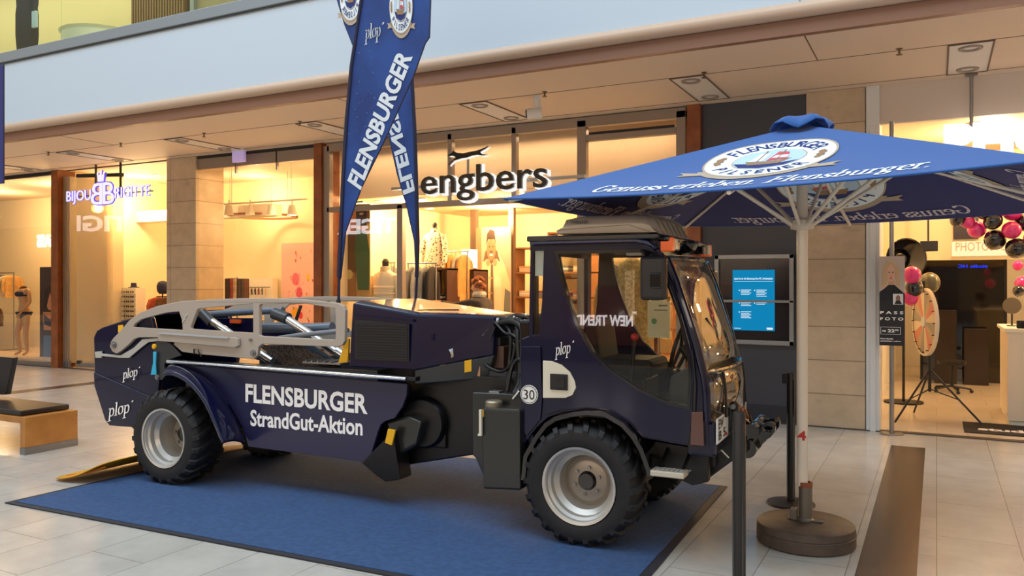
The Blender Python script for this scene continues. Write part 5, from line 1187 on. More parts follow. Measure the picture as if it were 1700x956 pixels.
# ================================================================== PEOPLE AND FIGURES
def figure(joints, edges_, rad, mt, name, parent, sub=2, root=0):
    me = bpy.data.meshes.new(name); me.from_pydata(joints, edges_, []); me.materials.append(mt)
    o = bpy.data.objects.new(name, me); C.objects.link(o); o.parent = parent
    md = o.modifiers.new('Skin', 'SKIN'); md.use_smooth_shade = True
    if not me.skin_vertices:
        return o
    for i, v in enumerate(me.skin_vertices[0].data):
        r = rad[i]; v.radius = r if isinstance(r, tuple) else (r, r); v.use_root = (i == root)
    s = o.modifiers.new('Subdivision', 'SUBSURF'); s.levels = sub; s.render_levels = sub
    return o
def human(t, pose, cloth, top, skin=SKIN, sleeves=True, hairm=None, hair=None, head=True):
    """pose: dict of joint positions. trousers+skin on one body; jacket and hair are children of it"""
    J = pose; order = ['pel', 'waist', 'chest', 'neck', 'sL', 'eL', 'wL', 'sR', 'eR', 'wR', 'hL', 'kL', 'aL', 'tL', 'hR', 'kR', 'aR', 'tR']
    idx = {k: i for i, k in enumerate(order)}
    ed = [('pel', 'waist'), ('waist', 'chest'), ('chest', 'neck'), ('chest', 'sL'), ('sL', 'eL'), ('eL', 'wL'), ('chest', 'sR'), ('sR', 'eR'), ('eR', 'wR'), ('pel', 'hL'), ('hL', 'kL'), ('kL', 'aL'), ('aL', 'tL'), ('pel', 'hR'), ('hR', 'kR'), ('kR', 'aR'), ('aR', 'tR')]
    rad = [(.15, .11), (.13, .10), (.16, .11), .055, .062, .044, .03, .062, .044, .03, .09, .062, .045, .035, .09, .062, .045, .035]
    bd = figure([J[k] for k in order], [(idx[a], idx[c3]) for a, c3 in ed], rad, cloth, 'body', t)
    if head:
        n = Vector(J['neck']); f = Vector(J['face']).normalized(); c3 = n + Vector((f.x * .03, f.y * .03, .13)); side = f.cross(Vector((0, 0, 1))).normalized()
        b = BM(skin).sphere((0, 0, 0), .1, 24, 16, (.78, .92, 1.18))
        rot = Matrix((side, f, Vector((0, 0, 1)))).transposed().to_4x4(); rot.translation = c3
        for v in b.bm.verts: v.co = rot @ v.co
        loc = lambda x, y, z: rot @ Vector((x, y, z))
        b.tube([n - Vector((0, 0, .05)), c3 - Vector((0, 0, .06))], .05, 14)
        b.tube([loc(0, .085, .02), loc(0, .108, -.02), loc(0, .09, -.035)], [.008, .016, .010], 8)
        for sx in (-1, 1): b.sphere(loc(sx * .079, -.005, -.01), .022, 10, 8, (.5, .8, 1.2))
        b.m(mat('lip_rose', (170, 90, 80), .5)).tube([loc(-.024, .086, -.058), loc(0, .095, -.056), loc(.024, .086, -.058)], .006, 6)
        b.m(mat('eye_dark', (40, 28, 24), .3))
        for sx in (-1, 1): b.sphere(loc(sx * .032, .083, .012), .009, 8, 6)
        b.obj('head', bd, smooth=60)
        if hair: hair(rot, bd, hairm)
    return bd
def hand(parent, w, d, side, mt=SKIN, L=.17):
    """five fingers from the wrist w along d"""
    w = Vector(w); d = Vector(d).normalized(); up = Vector((0, 0, 1)); s = d.cross(up).normalized() if abs(d.z) < .9 else Vector((1, 0, 0)); n = s.cross(d)
    V_ = [w, w + d * .04, w + d * .085]; E_ = [(0, 1), (1, 2)]; R_ = [(.026, .018), (.036, .016), (.038, .014)]
    for k, (off, ln) in enumerate([(-.030, .072), (-.010, .082), (.010, .077), (.029, .06)]):
        i = len(V_); V_ += [w + d * .09 + s * off, w + d * (.09 + ln * .55) + s * off * 1.15 - n * .006, w + d * (.09 + ln) + s * off * 1.2 - n * .02]; E_ += [(2, i), (i, i + 1), (i + 1, i + 2)]; R_ += [.0095, .0085, .007]
    i = len(V_); V_ += [w + d * .035 + s * side * -.035, w + d * .07 + s * side * -.055 - n * .01]; E_ += [(1, i), (i, i + 1)]; R_ += [.012, .009]
    return figure([tuple(v) for v in V_], E_, R_, mt, 'hand', parent, 1)

# --- shopper leaning over the rails inside the clothes shop
hx, hz = pY(796, 472, 10.95)
t = thing('person', 'person with curly reddish hair, dark coat and pale scarf reaching left inside the shop', 'person', (hx, 10.95, 0.004), 0)
COAT = mat('coat_dark_grey', (64, 56, 54), .85, noise=.4, nscale=14)
pose = dict(pel=(.14, 0, .93), waist=(.12, 0, 1.08), chest=(.06, 0, 1.30), neck=(.0, 0, 1.46), sL=(-.02, -.19, 1.36), eL=(-.30, -.28, 1.30), wL=(-.56, -.24, 1.36), sR=(.06, .19, 1.36), eR=(-.10, .30, 1.16), wR=(-.34, .24, 1.18),
            hL=(.14, -.10, .88), kL=(.12, -.12, .48), aL=(.14, -.12, .08), tL=(.0, -.13, .04), hR=(.16, .10, .88), kR=(.12, .12, .48), aR=(.18, .12, .08), tR=(.04, .13, .04), face=(-1, -.25, -.1))
def curly(rot, bd, hm):
    b = BM(hm); r = random.Random(5)
    for k in range(46):
        th = r.uniform(0, 2 * pi); ph = r.uniform(0, 1.9); d = Vector((sin(ph) * cos(th), sin(ph) * sin(th), cos(ph)))
        if d.y > .45 and d.z < .45: continue
        b.sphere(rot @ Vector((d.x * .088, d.y * .10 - .01, d.z * .12 + .01)), r.uniform(.03, .045), 8, 6)
    b.obj('curly_hair', bd, smooth=80)
bd = human(t, pose, COAT, COAT, hairm=mat('hair_reddish', (150, 84, 40), .8, noise=.5, nscale=30), hair=curly)
hand(bd, pose['wL'], (-1, .1, .1), 1); hand(bd, pose['wR'], (-1, -.1, .05), -1)
BM(mat('scarf_pale', (206, 196, 176), .85, noise=.3, nscale=12)).lathe([(.06, -.05), (.10, -.04), (.115, .0), (.10, .04), (.06, .055)], 20, c=(.0, 0, 1.47)).obj('scarf', bd)
# --- person on the upper floor, black clothes
px_, pz_ = pY(45, 78, 8.0)
t = thing('person', 'person in a long black coat on the upper floor behind the glass balustrade', 'person', (px_, 8.0, 5.06), 0)
BK = mat('clothes_black', (22, 24, 28), .8)
pose = dict(pel=(0, 0, .93), waist=(0, 0, 1.08), chest=(0, 0, 1.32), neck=(0, 0, 1.50), sL=(-.19, 0, 1.40), eL=(-.25, .02, 1.12), wL=(-.22, .08, .88), sR=(.19, 0, 1.40), eR=(.27, -.02, 1.12), wR=(.33, -.08, .90),
            hL=(-.10, 0, .88), kL=(-.09, 0, .48), aL=(-.07, 0, .08), tL=(-.09, -.13, .04), hR=(.10, 0, .88), kR=(.10, .02, .48), aR=(.07, .05, .08), tR=(.10, -.08, .04), face=(.2, 1, 0))
def short(rot, bd, hm):
    b = BM(hm).sphere((0, 0, 0), .108, 20, 12, (.82, .92, 1.1))
    for v in b.bm.verts: v.co = rot @ (v.co + Vector((0, -.018, .03)))
    b.obj('short_hair', bd, smooth=80)
bd = human(t, pose, BK, BK, hairm=mat('hair_dark', (36, 26, 22), .7), hair=short)
hand(bd, pose['wL'], (0, .1, -1), 1); hand(bd, pose['wR'], (.1, -.1, -1), -1)
BM(BK).loft([[(a * cos(q), a * .75 * sin(q), zz) for q in [2 * pi * i / 24 for i in range(24)]] for zz, a in [(.30, .17), (.6, .20), (.95, .20), (1.15, .17), (1.35, .19), (1.44, .12)]]).obj('long_coat', bd, smooth=60)
f = thing('folder', 'pale folder held by the person on the upper floor', 'folder', (px_ + .37, 7.90, 5.06 + .66)); BM(mat('folder_pale', (190, 200, 196), .5)).box(-.07, .05, -.02, .02, 0, .26).obj('cover', f, smooth=0, bevel=.004)
BM(BK).box(-.075, -.055, -.022, .022, 0, .26).obj('spine', f, smooth=0)

# --- headless lingerie mannequin, far left window
MSK = mat('mannequin_skin', (206, 158, 112), .4); NAVYL = mat('lingerie_navy', (22, 28, 66), .6)
mx, mz = pY(40, 590, 10.5)
t = thing('mannequin', 'headless beige mannequin in navy bikini standing in the far left shop window', 'mannequin', (mx, 10.5, .09))
pose = dict(pel=(0, 0, .92), waist=(.0, 0, 1.12), chest=(-.02, -.01, 1.33), neck=(-.01, 0, 1.50), sL=(-.17, 0, 1.42), eL=(-.20, .12, 1.15), wL=(-.12, .14, .92), sR=(.16, 0, 1.42), eR=(.27, -.04, 1.15), wR=(.12, -.14, .95),
            hL=(-.09, 0, .86), kL=(-.14, -.06, .48), aL=(-.10, -.02, .09), tL=(-.12, -.14, .04), hR=(.09, 0, .86), kR=(.06, 0, .48), aR=(.08, .02, .09), tR=(.12, -.1, .04))
order = list(pose)[:18]; idx = {k: i for i, k in enumerate(order)}
ed = [('pel', 'waist'), ('waist', 'chest'), ('chest', 'neck'), ('chest', 'sL'), ('sL', 'eL'), ('eL', 'wL'), ('chest', 'sR'), ('sR', 'eR'), ('eR', 'wR'), ('pel', 'hL'), ('hL', 'kL'), ('kL', 'aL'), ('aL', 'tL'), ('pel', 'hR'), ('hR', 'kR'), ('kR', 'aR'), ('aR', 'tR')]
bd = figure([pose[k] for k in order], [(idx[a], idx[c3]) for a, c3 in ed], [(.14, .11), (.105, .085), (.125, .10), .045, .05, .036, .025, .05, .036, .025, .085, .055, .036, .03, .085, .055, .036, .03], MSK, 'body', t)
hand(bd, pose['wR'], (-.6, -.1, -.6), -1, MSK); hand(bd, pose['wL'], (0, .1, -1), 1, MSK)
b = BM(NAVYL)
for sx in (-1, 1): b.sphere((-.02 + sx * .062, -.095, 1.33), .062, 14, 10, (1, .75, .9))
b.lathe([(.145, -.015), (.15, .0), (.145, .015)], 24, c=(-.02, -.0, 1.30)); b.obj('bikini_top', bd, smooth=60)
BM(NAVYL).lathe([(.06, -.10), (.135, -.03), (.165, .03), (.155, .05)], 24, c=(0, 0, .90)).obj('bikini_bottom', bd, smooth=60)
BM(STEEL).lathe([(0, -.085), (.2, -.085), (.2, -.07), (0, -.07)], 24).obj('foot_plate', t)

# ================================================================== POSTERS
def poster(name, label, x, y, z, w, h, shapes, bg, parent_mat=None, thick=.02, cat='poster'):
    t = thing(name, label, cat, (x, y, z)); bd = BM(mat('poster_bg_%d_%d_%d' % bg, bg, .6)).box(0, w, 0, thick, 0, h).obj('board', t, smooth=0)
    b = B()
    for i, (rgb, pts) in enumerate(shapes):
        b.m(mat('ink_%d_%d_%d' % rgb, rgb, .6)); b.mesh([(p[0] * w, -.001 - .0006 * i, p[1] * h) for p in pts], [tuple(range(len(pts)))])
    b.obj('print', bd, smooth=0); return t
def el(cx, cy, rx_, ry_, n=18): return [(cx + rx_ * cos(2 * pi * i / n), cy + ry_ * sin(2 * pi * i / n)) for i in range(n)]
x0, z0 = pY(790, 530, 12.9); x1, z1 = pY(848, 376, 12.9)
poster('wall_poster', 'tall poster of a smiling man in a beige puffer jacket in the clothes shop', x0, 12.9, z0, x1 - x0, z1 - z0, [
 ((170, 120, 84), [(.0, 0), (.16, 0), (.16, 1), (0, 1)]), ((244, 216, 164), [(.16, 0), (.16, .5), (.2, .62), (.34, .72), (.66, .72), (.82, .6), (.98, .4), (1, 0)]),
 ((250, 228, 186), [(.5, 0), (.56, .5), (.72, .45), (.8, 0)]), ((110, 74, 50), [(.22, .62), (.28, .74), (.45, .8), (.62, .74), (.7, .62), (.6, .66), (.45, .6), (.32, .66)]),
 ((176, 120, 82), el(.45, .76, .13, .12)), ((60, 40, 28), [(.31, .80), (.33, .93), (.42, .98), (.54, .96), (.59, .80), (.54, .87), (.36, .87)]), ((250, 236, 220), el(.45, .70, .055, .012)),
 ((70, 48, 36), el(.40, .79, .018, .008)), ((70, 48, 36), el(.50, .79, .018, .008)), ((90, 62, 46), el(.45, .735, .05, .012)), ((110, 84, 70), [(.42, 0), (.44, .6), (.5, .6), (.54, 0)]),
 ((196, 150, 108), el(.36, .62, .06, .04)), ((196, 150, 108), el(.56, .62, .06, .04)), ((200, 168, 120), [(.2, .46), (.48, .44), (.48, .455), (.2, .475)]), ((200, 168, 120), [(.2, .3), (.48, .28), (.48, .295), (.2, .315)]), ((120, 118, 110), [(.80, 0), (.84, .34), (1, .3), (1, 0)])], (196, 164, 136))
x0, z0 = pY(553, 500, 10.55); x1, z1 = pY(614, 338, 10.55)
poster('window_poster', 'large poster of a man in a green jacket, left window of the clothes shop', x0, 10.55, z0, x1 - x0, z1 - z0, [
 ((120, 84, 54), [(0, .8), (1, .8), (1, 1), (0, 1)]), ((188, 130, 92), [(.3, .7), (.36, .98), (.62, .98), (.66, .7)]), ((96, 66, 40), [(.34, .2), (.34, .72), (.62, .72), (.64, .2)]),
 ((58, 96, 62), [(.04, .3), (.02, .55), (.12, .72), (.34, .76), (.38, .5), (.3, .24), (.16, .2)]), ((64, 104, 66), [(.98, .12), (1, .5), (.92, .7), (.64, .76), (.6, .5), (.68, .12)]),
 ((200, 144, 104), [(.14, .05), (.1, .22), (.2, .26), (.3, .1)]), ((160, 116, 70), [(.3, 0), (.34, .3), (.62, .3), (.66, 0)]), ((210, 190, 130), el(.45, .28, .1, .05)), ((50, 40, 36), [(.64, .78), (.64, .98), (.92, .98), (.92, .78)]), ((200, 190, 180), el(.78, .9, .06, .012))], (200, 158, 92))
x0, z0 = pY(465, 497, 12.8); x1, z1 = pY(525, 402, 12.8); R5 = random.Random(11)
shp = [((238, 170, 176), [(.48, .28), (.42, .5), (.5, .7), (.56, .52)]), ((222, 80, 110), el(.5, .45, .09, .06)), ((226, 110, 130), el(.4, .6, .1, .07)), ((240, 170, 30), el(.38, .24, .1, .05)), ((220, 60, 80), el(.54, .2, .06, .04)), ((240, 190, 60), el(.75, .62, .05, .04))]
for k in range(34):
    cx__, cy__ = R5.uniform(.1, .9), R5.uniform(.06, .9); shp.append((R5.choice([(190, 70, 60), (240, 150, 120), (150, 150, 110), (220, 110, 120)]), [(cx__, cy__), (cx__ + R5.uniform(-.03, .03), cy__ + .045), (cx__ + .03, cy__ + .03)]))
poster('wall_poster', 'pink poster with colourful flower figure on the back wall of the jewellery shop', x0, 12.84, z0 - .7, x1 - x0, z1 - z0 + .7, shp, (236, 186, 176))
# pass photo board on its post
x0, z0 = pY(1460, 573, 9.72); x1, z1 = pY(1502, 425, 9.72); w, h = x1 - x0, z1 - z0
t = thing('passport_photo_sign', 'narrow PASS FOTO board with portrait of a blonde woman on a steel post', 'sign', (x0, 9.72, 0))
BM(STEEL).cyl((w * .48, .06, .0), (w * .48, .06, 3.42), .024, 16).obj('post', t); BM(STEEL).lathe([(0, 0), (.12, 0), (.12, .012), (0, .012)], 24, c=(w * .48, .06, 0)).obj('foot_plate', t)
bd = BM(mat('board_black', (22, 22, 28), .4)).box(0, w, 0, .03, z0, z1).obj('board', t, smooth=0)
b = B()
for i, (rgb, pts) in enumerate([((196, 180, 168), [(0, .58), (1, .58), (1, 1), (0, 1)]), ((214, 186, 150), [(.1, .56), (.14, .84), (.3, .95), (.55, .96), (.78, .86), (.84, .56)]), ((22, 22, 28), [(0, .5), (0, .60), (.2, .64), (.36, .68), (.6, .68), (.8, .63), (1, .58), (1, .5)]), ((206, 156, 130), [(.36, .68), (.36, .75), (.58, .75), (.6, .68)]),
    ((222, 176, 150), el(.46, .81, .17, .095)), ((190, 90, 84), el(.46, .755, .05, .009)), ((80, 56, 46), el(.39, .82, .03, .008)), ((80, 56, 46), el(.53, .82, .03, .008)), ((200, 150, 124), el(.46, .785, .02, .012)), ((206, 172, 130), [(.14, .84), (.3, .95), (.46, .93), (.32, .86), (.27, .70), (.14, .64)]), ((206, 172, 130), [(.46, .93), (.78, .86), (.8, .64), (.66, .70), (.62, .86)]),
    ((230, 226, 222), [(.54, .46), (.54, .58), (.94, .58), (.94, .46)]), ((150, 110, 90), el(.74, .53, .09, .035)), ((40, 34, 40), [(.6, .465), (.66, .505), (.82, .505), (.9, .465)])]):
    b.m(mat('ink_%d_%d_%d' % rgb, rgb, .6)); b.mesh([(p[0] * w, -.001 - .0006 * i, z0 + p[1] * h) for p in pts], [tuple(range(len(pts)))])
b.obj('portrait_print', bd, smooth=0)
for s_, fx0, fw, fz, fh in [('P A S S', .04, .9, .355, .030), ('F O T O', .04, .9, .285, .030), ('AB', .10, .16, .155, .018), ('22', .34, .26, .15, .032), ('99', .62, .14, .165, .018), ('Foto Studio', .05, .5, .07, .014), ('passbilder sofort', .05, .8, .045, .012)]:
    b = B().m(WTEXT); addtext(b, text2d(s_, w * fw, h * fh, bold=.03), frame((w * fx0, -.012, z0 + h * fz), (1, 0, 0), (0, 0, 1))); b.obj('lettering', bd, smooth=0)
b = BM(WTEXT)
for a in ((.04, .84, .125, .128), (.04, .84, .205, .208), (.04, .055, .125, .208), (.825, .84, .125, .208)): b.box(w * a[0], w * a[1], -.003, -.001, z0 + h * a[2], z0 + h * a[3])
b.obj('price_frame', bd, smooth=0)

# ================================================================== CLOTHES SHOP
def torso(label, x, y, z, mt, sc=1.0, coat=.75, rz=0, stand=True, collar=None, head=False, group=None, cat='clothes dummy'):
    t = thing('clothes_dummy', label, cat, (x, y, 0.004), rz)
    b = BM(mt); rows = []
    for (zz, a, d) in [(0, .21, .14), (.15, .205, .135), (.35, .19, .12), (.5, .20, .125), (.62, .215, .12), (.69, .19, .10), (.73, .10, .08), (.77, .065, .06)]:
        zz = zz - (coat - .75 if zz < .3 else 0); rows.append([(a * sc * cos(q) * (1 + .03 * sin(q * 9)), d * sc * sin(q) * (1 + .05 * sin(q * 7)), z + zz * sc) for q in [2 * pi * i / 28 for i in range(28)]])
    b.loft(rows); bd = b.obj('garment_body', t, smooth=60)
    for sx in (-1, 1):
        b = BM(mt).tube([(sx * .19 * sc, 0, z + .66 * sc), (sx * .25 * sc, -.01, z + .5 * sc), (sx * .28 * sc, -.02, z + .3 * sc), (sx * .28 * sc, -.05, z + .08 * sc)], [.06 * sc, .062 * sc, .052 * sc, .042 * sc], 14); b.obj('sleeve', bd, smooth=60)
    BM(collar or mt).lathe([(.055 * sc, .70 * sc), (.085 * sc, .72 * sc), (.075 * sc, .80 * sc), (.06 * sc, .81 * sc)], 18, c=(0, 0, z)).obj('collar', bd)
    BM(BLACK).lathe([(.0, .74 * sc), (.055 * sc, .74 * sc), (.05 * sc, .84 * sc), (.055 * sc, .88 * sc), (.03 * sc, .92 * sc), (0, .93 * sc)], 18, c=(0, 0, z)).obj('neck_block', t)
    if stand:
        BM(STEEL).cyl((0, 0, 0), (0, 0, z + .1), .018).obj('stand_pole', t); BM(STEEL).lathe([(0, 0), (.17, 0), (.17, .015), (0, .02)], 24).obj('stand_foot', t)
    return t
LEO = mat('leopard_cloth', (236, 222, 190), .8); nn = LEO.node_tree; vo = nn.nodes.new('ShaderNodeTexVoronoi'); vo.inputs['Scale'].default_value = 26; tcn = nn.nodes.new('ShaderNodeTexCoord'); r_ = nn.nodes.new('ShaderNodeValToRGB')
nn.links.new(tcn.outputs['Object'], vo.inputs['Vector']); nn.links.new(vo.outputs[0], r_.inputs[0]); nn.links.new(r_.outputs[0], nn.nodes['Principled BSDF'].inputs['Base Color'])
r_.color_ramp.elements[0].color = lin((96, 70, 44)); r_.color_ramp.elements[1].color = lin((238, 224, 192)); r_.color_ramp.elements[0].position = .28; r_.color_ramp.elements[1].position = .4
def shelfunit(label, x, y, w, d, zs, mt, group=None):
    t = thing('shelf_unit', label, 'shelf', (x, y, 0.004)); zt = zs[-1]
    for xx in (0, w - .03): BM(mt).box(xx, xx + .03, 0, d, 0, zt).obj('side_panel', t, smooth=0)
    for z_ in zs: BM(mt).box(-.0, w, 0, d, z_ - .03, z_).obj('shelf_board', t, smooth=0, bevel=.003)
    return t
DKW = mat('dark_brown_wood', (72, 38, 24), .5, noise=.3)
FC = [mat('folded_%d' % i, c3, .85) for i, c3 in enumerate([(236, 226, 206), (90, 62, 54), (206, 160, 110), (60, 60, 74), (224, 196, 160), (150, 60, 44), (120, 124, 130)])]
FN = ['cream', 'dark brown', 'tan', 'slate', 'sand', 'rust', 'grey']
proto_f = {}
def folded(ci, x, y, z, rz, where, group, w=.28, d=.24, h=.035):
    if ci not in proto_f:
        b = BM(FC[ci]); sec = [(0, .3), (.03, .0), (.97, .0), (1, .4), (1, .7), (.96, 1), (.04, 1), (0, .75)]
        b.ext([(-w / 2 + p[0] * w, p[1] * h) for p in sec], -d / 2, d / 2); o = b.obj('folded_garment', None, smooth=40, bevel=.006); proto_f[ci] = o
    else:
        o = proto_f[ci].copy(); C.objects.link(o)
    o.location = (x, y, z); o.rotation_euler = (0, 0, rz); tag(o, '%s folded garment in the pile %s' % (FN[ci], where), 'folded clothes', group)
# shelf with the leopard shirt on top
x0, z0 = pY(700, 446, 11.3); x1, _ = pY(742, 446, 11.3)
shelfunit('dark wooden shelf unit with folded clothes under the leopard patterned shirt', x0, 11.3, x1 - x0, .4, [.35, .8, 1.25, z0], DKW)
torso('leopard patterned shirt on a dummy standing on the dark shelf unit', x0 + .13, 11.5, z0 + .02, LEO, .82, stand=False)
rr5 = random.Random(9)
for zz in (1.25, .8, .35):
    for k in range(6 if zz > 1 else 5): folded(rr5.choice([0, 0, 4, 1, 3]), x0 + (x1 - x0) * .52, 11.44, zz + .036 * k + .005, rr5.uniform(-.05, .05), 'on the dark shelf unit', 'folded clothes on the dark shelf unit', .27)
# hanging garments
GM = [mat('hang_%d' % i, c3, .85, noise=.25, nscale=7) for i, c3 in enumerate([(96, 62, 34), (206, 150, 82), (228, 176, 104), (60, 42, 32), (150, 150, 146), (216, 206, 186), (44, 38, 40), (120, 100, 60), (196, 92, 60)])]
GN = ['brown', 'mustard', 'light yellow', 'dark brown', 'grey', 'cream', 'black', 'olive', 'rust red']
def hang_proto():
    b = BM(GM[0]); rows = []
    for (zz, a, d) in [(-.78, .20, .034), (-.5, .19, .038), (-.2, .21, .04), (-.08, .22, .038), (-.03, .14, .03), (0, .05, .02)]:
        rows.append([(d * cos(q) * (1 + .15 * sin(3 * q)), a * sin(q), zz) for q in [2 * pi * i / 20 for i in range(20)]])
    b.loft(rows)
    for sy in (-1, 1): b.tube([(0, sy * .19, -.09), (.0, sy * .235, -.3), (.0, sy * .235, -.62)], [.04, .045, .035], 10)
    b.m(STEEL).tube([(0, 0, -.01), (0, 0, .04), (0, .02, .06)], .004, 6)
    return b.obj('hanging_garment', None, smooth=60)
hp0 = hang_proto(); used_h = [False]; variants = {}
def hang(ci, x, y, z, rz, where, group, sc=1):
    if ci not in variants:
        if not variants: o = hp0
        else:
            o = hp0.copy(); o.data = hp0.data.copy(); o.data.materials[0] = GM[ci]; C.objects.link(o)
        if not variants: o.data.materials[0] = GM[ci]
        variants[ci] = o
    else: o = variants[ci].copy(); C.objects.link(o)
    o.location = (x, y, z); o.rotation_euler = (0, 0, rz); o.scale = (1, 1, sc); tag(o, '%s garment hanging on %s' % (GN[ci], where), 'garment', group)
def rack(label, x, y, L, zb_, rz, cols, where, group, sc=1.0):
    t = thing('clothes_rack', label, 'clothes rack', (x, y, 0.004), rz)
    BM(STEEL).tube([(0, 0, zb_), (L, 0, zb_)], .012, 10).obj('rail', t)
    for xx in (0.02, L - .02):
        BM(STEEL).tube([(xx, 0, .03), (xx, 0, zb_)], .012, 10).obj('upright', t); BM(STEEL).box(xx - .02, xx + .02, -.25, .25, 0, .03).obj('foot', t, smooth=0)
    n = len(cols)
    for k, ci in enumerate(cols):
        d = .08 + (L - .16) * k / max(n - 1, 1); hang(ci, x + d * cos(rz), y + d * sin(rz), zb_ - .055, rz, where, group, sc)
x0, _ = pY(728, 440, 11.9); x1, _ = pY(768, 440, 11.9); z0 = pY(745, 418, 11.9)[1]
rack('steel rail of mustard and brown jackets beside the dark shelf unit', x0, 11.9, x1 - x0 + .12, z0, 0, [3, 0, 1, 2, 5, 1], 'the rail of mustard jackets beside the dark shelf', 'jackets on the mustard rail', 1.15)
x0, _ = pY(676, 440, 10.9); z0 = pY(690, 437, 10.9)[1]
rack('steel rail of grey and cream jackets behind the middle window post', x0, 10.9, .52, z0, .2, [4, 5, 4, 6], 'the rail of grey jackets behind the window post', 'jackets on the grey rail', 1.05)
x0, z0 = pY(596, 437, 11.6)
rack('steel rail of grey coats left of the white padded jacket', x0 + .3, 11.7, .42, z0, 0, [4, 7, 4], 'the rail behind the white padded jacket', 'coats behind the padded jacket', 1.0)
PUFF = mat('puffer_white', (240, 226, 196), .7); x0, z0 = pY(640, 452, 10.75)
torso('white padded jacket on a dummy in the left window of the clothes shop', x0, 10.75, z0 - .78, PUFF, 1.08, collar=mat('collar_cream', (226, 200, 160), .8))
b = BM(PUFF)
for k in range(6): b.lathe([(.205, -.03), (.24, 0), (.205, .03)], 28, c=(0, 0, z0 - .75 + .1 * k))
o = b.obj('quilted_ridges', bpy.data.objects['clothes_dummy.001'], smooth=60)
for v in o.data.vertices: v.co.y *= .68
x0, z0 = pY(632, 415, 12.6); b = BM(DKW).box(0, .9, 0, .3, 0, .07); o = b.obj('wall_shelf', None, smooth=0, bevel=.004); o.location = (x0 - .1, 14.1, z0 - .05); tag(o, 'short dark wall shelf behind the padded jacket', 'shelf')
# lamp cube on a table and display table
x0, z0 = pY(770, 448, 12.2); x1, z1 = pY(789, 414, 12.2)
t = thing('table_lamp', 'glowing white square lamp shade between the jackets and the big poster', 'lamp', ((x0 + x1) / 2, 12.2, z0))
BM(emis('lamp_shade_glow', (255, 246, 222), 2.6)).box(-.10, .10, -.10, .10, .03, z1 - z0).obj('lamp_shade', t, smooth=0, bevel=.004); BM(DKW).box(-.09, .09, -.09, .09, 0, .03).obj('lamp_base', t, smooth=0)
shelfunit('dark display shelf carrying the glowing lamp, folded clothes inside', x0 - .1, 12.0, .42, .5, [.4, .85, 1.3, z0], DKW)
for k in range(6): folded(rr5.choice([0, 3, 5, 4, 1]), x0 + .11, 12.2, 1.3 + .036 * k + .005, rr5.uniform(-.06, .06), 'on the display shelf below the lamp', 'folded clothes below the lamp')
# right wall shelves with books of folded clothes
for (u0, u1, Ys) in ((853, 885, 13.2),):
    x0, _ = pY(u0, 440, Ys); t_ = shelfunit('pale wall shelving with stacked clothes right of the big poster', x0, Ys, 1.5, .4, [.5, .95, 1.4, 1.85, 2.3], mat('shelf_tan', (150, 100, 60), .5))
    for zz in (.95, 1.4, 1.85):
        for k in range(12): folded(rr5.choice([0, 4, 2, 5, 6]), x0 + .2 + .36 * (k % 4), Ys + .2, zz + .036 * (k // 4) + .005, 0, 'on the pale wall shelving', 'folded clothes on the pale shelving')
x0 = pY(905, 440, 13.6)[0]
t_ = shelfunit('tall shelving seen through the cab window with rows of shirts', x0, 13.7, 2.4, .4, [.4, .85, 1.3, 1.75, 2.2, 2.6], MATS['shelf_tan'])
for zz in (1.3, 1.75, 2.2):
    for k in range(18): folded(rr5.choice([0, 4, 2, 0, 6]), x0 + .22 + .38 * (k % 6), 13.9, zz + .036 * (k // 6) + .005, 0, 'on the tall shelving behind the cab', 'shirts on the tall shelving')
# dark upright pillars framing the poster
for u, w_ in ((783, .12), (846, .10)):
    x0, _ = pY(u, 440, 12.95); struct(BM(mat('inner_pillar_brown', (96, 70, 52), .5)).box(x0 - w_ / 2, x0 + w_ / 2, 13.0, 13.1, 0, 3.02).obj('trim_11', smooth=0))
# right window: coat dummies, white notice, shoes on a table
x0, z0 = pY(1052, 430, 10.9)
COATG = mat('coat_striped', (150, 142, 108), .85, noise=.45, nscale=22)
torso('grey green check coat over a pale shirt on a dummy in the right shop window', x0, 10.9, z0 - .86, COATG, 1.15, coat=1.05, collar=MATS['collar_cream'])
BM(mat('shirt_check', (214, 206, 186), .8, noise=.5, nscale=30)).box(x0 - .07, x0 + .07, 10.73, 10.74, z0 - 1.0, z0 - .16).obj('shirt_front', None, smooth=0)
o = bpy.data.objects['shirt_front']; o.parent = bpy.data.objects['clothes_dummy.002']; o.matrix_parent_inverse = Matrix.Translation((-x0, -10.9, -.004))
x0, z0 = pY(1012, 445, 11.3)
torso('brown jacket on a dummy behind the check coat in the right shop window', x0, 11.5, z0 - .86, GM[7], 1.0)
x0, z0 = pY(1075, 560, 10.35); x1, z1 = pY(1112, 500, 10.35)
t = poster('notice_stand', 'white notice sheet with green dot in the right shop window', x0, 10.35, z0, x1 - x0, z1 - z0, [((90, 150, 110), el(.3, .45, .12, .08)), ((90, 90, 88), [(.5, .86), (.9, .86), (.9, .9), (.5, .9)]), ((120, 120, 116), [(.3, .74), (.9, .74), (.9, .77), (.3, .77)])], (206, 210, 190), cat='notice')
BM(STEEL).cyl(((x1 - x0) / 2, .04, -z0), ((x1 - x0) / 2, .04, .1), .012).obj('notice_pole', t); BM(STEEL).box(0, x1 - x0, -.05, .1, -z0 + .0, -z0 + .02).obj('notice_foot', t, smooth=0)
x0 = pY(965, 560, 11.95)[0]
t = thing('display_table', 'low wooden display table with shoes behind the cab', 'table', (x0, 11.95, 0.004))
BM(DKW).box(0, 1.1, 0, .6, .82, .87).obj('table_top', t, smooth=0, bevel=.004)
for xx in (.03, 1.03):
    for yy in (.03, .53): BM(DKW).box(xx, xx + .05, yy, yy + .05, 0, .82).obj('leg', t, smooth=0)
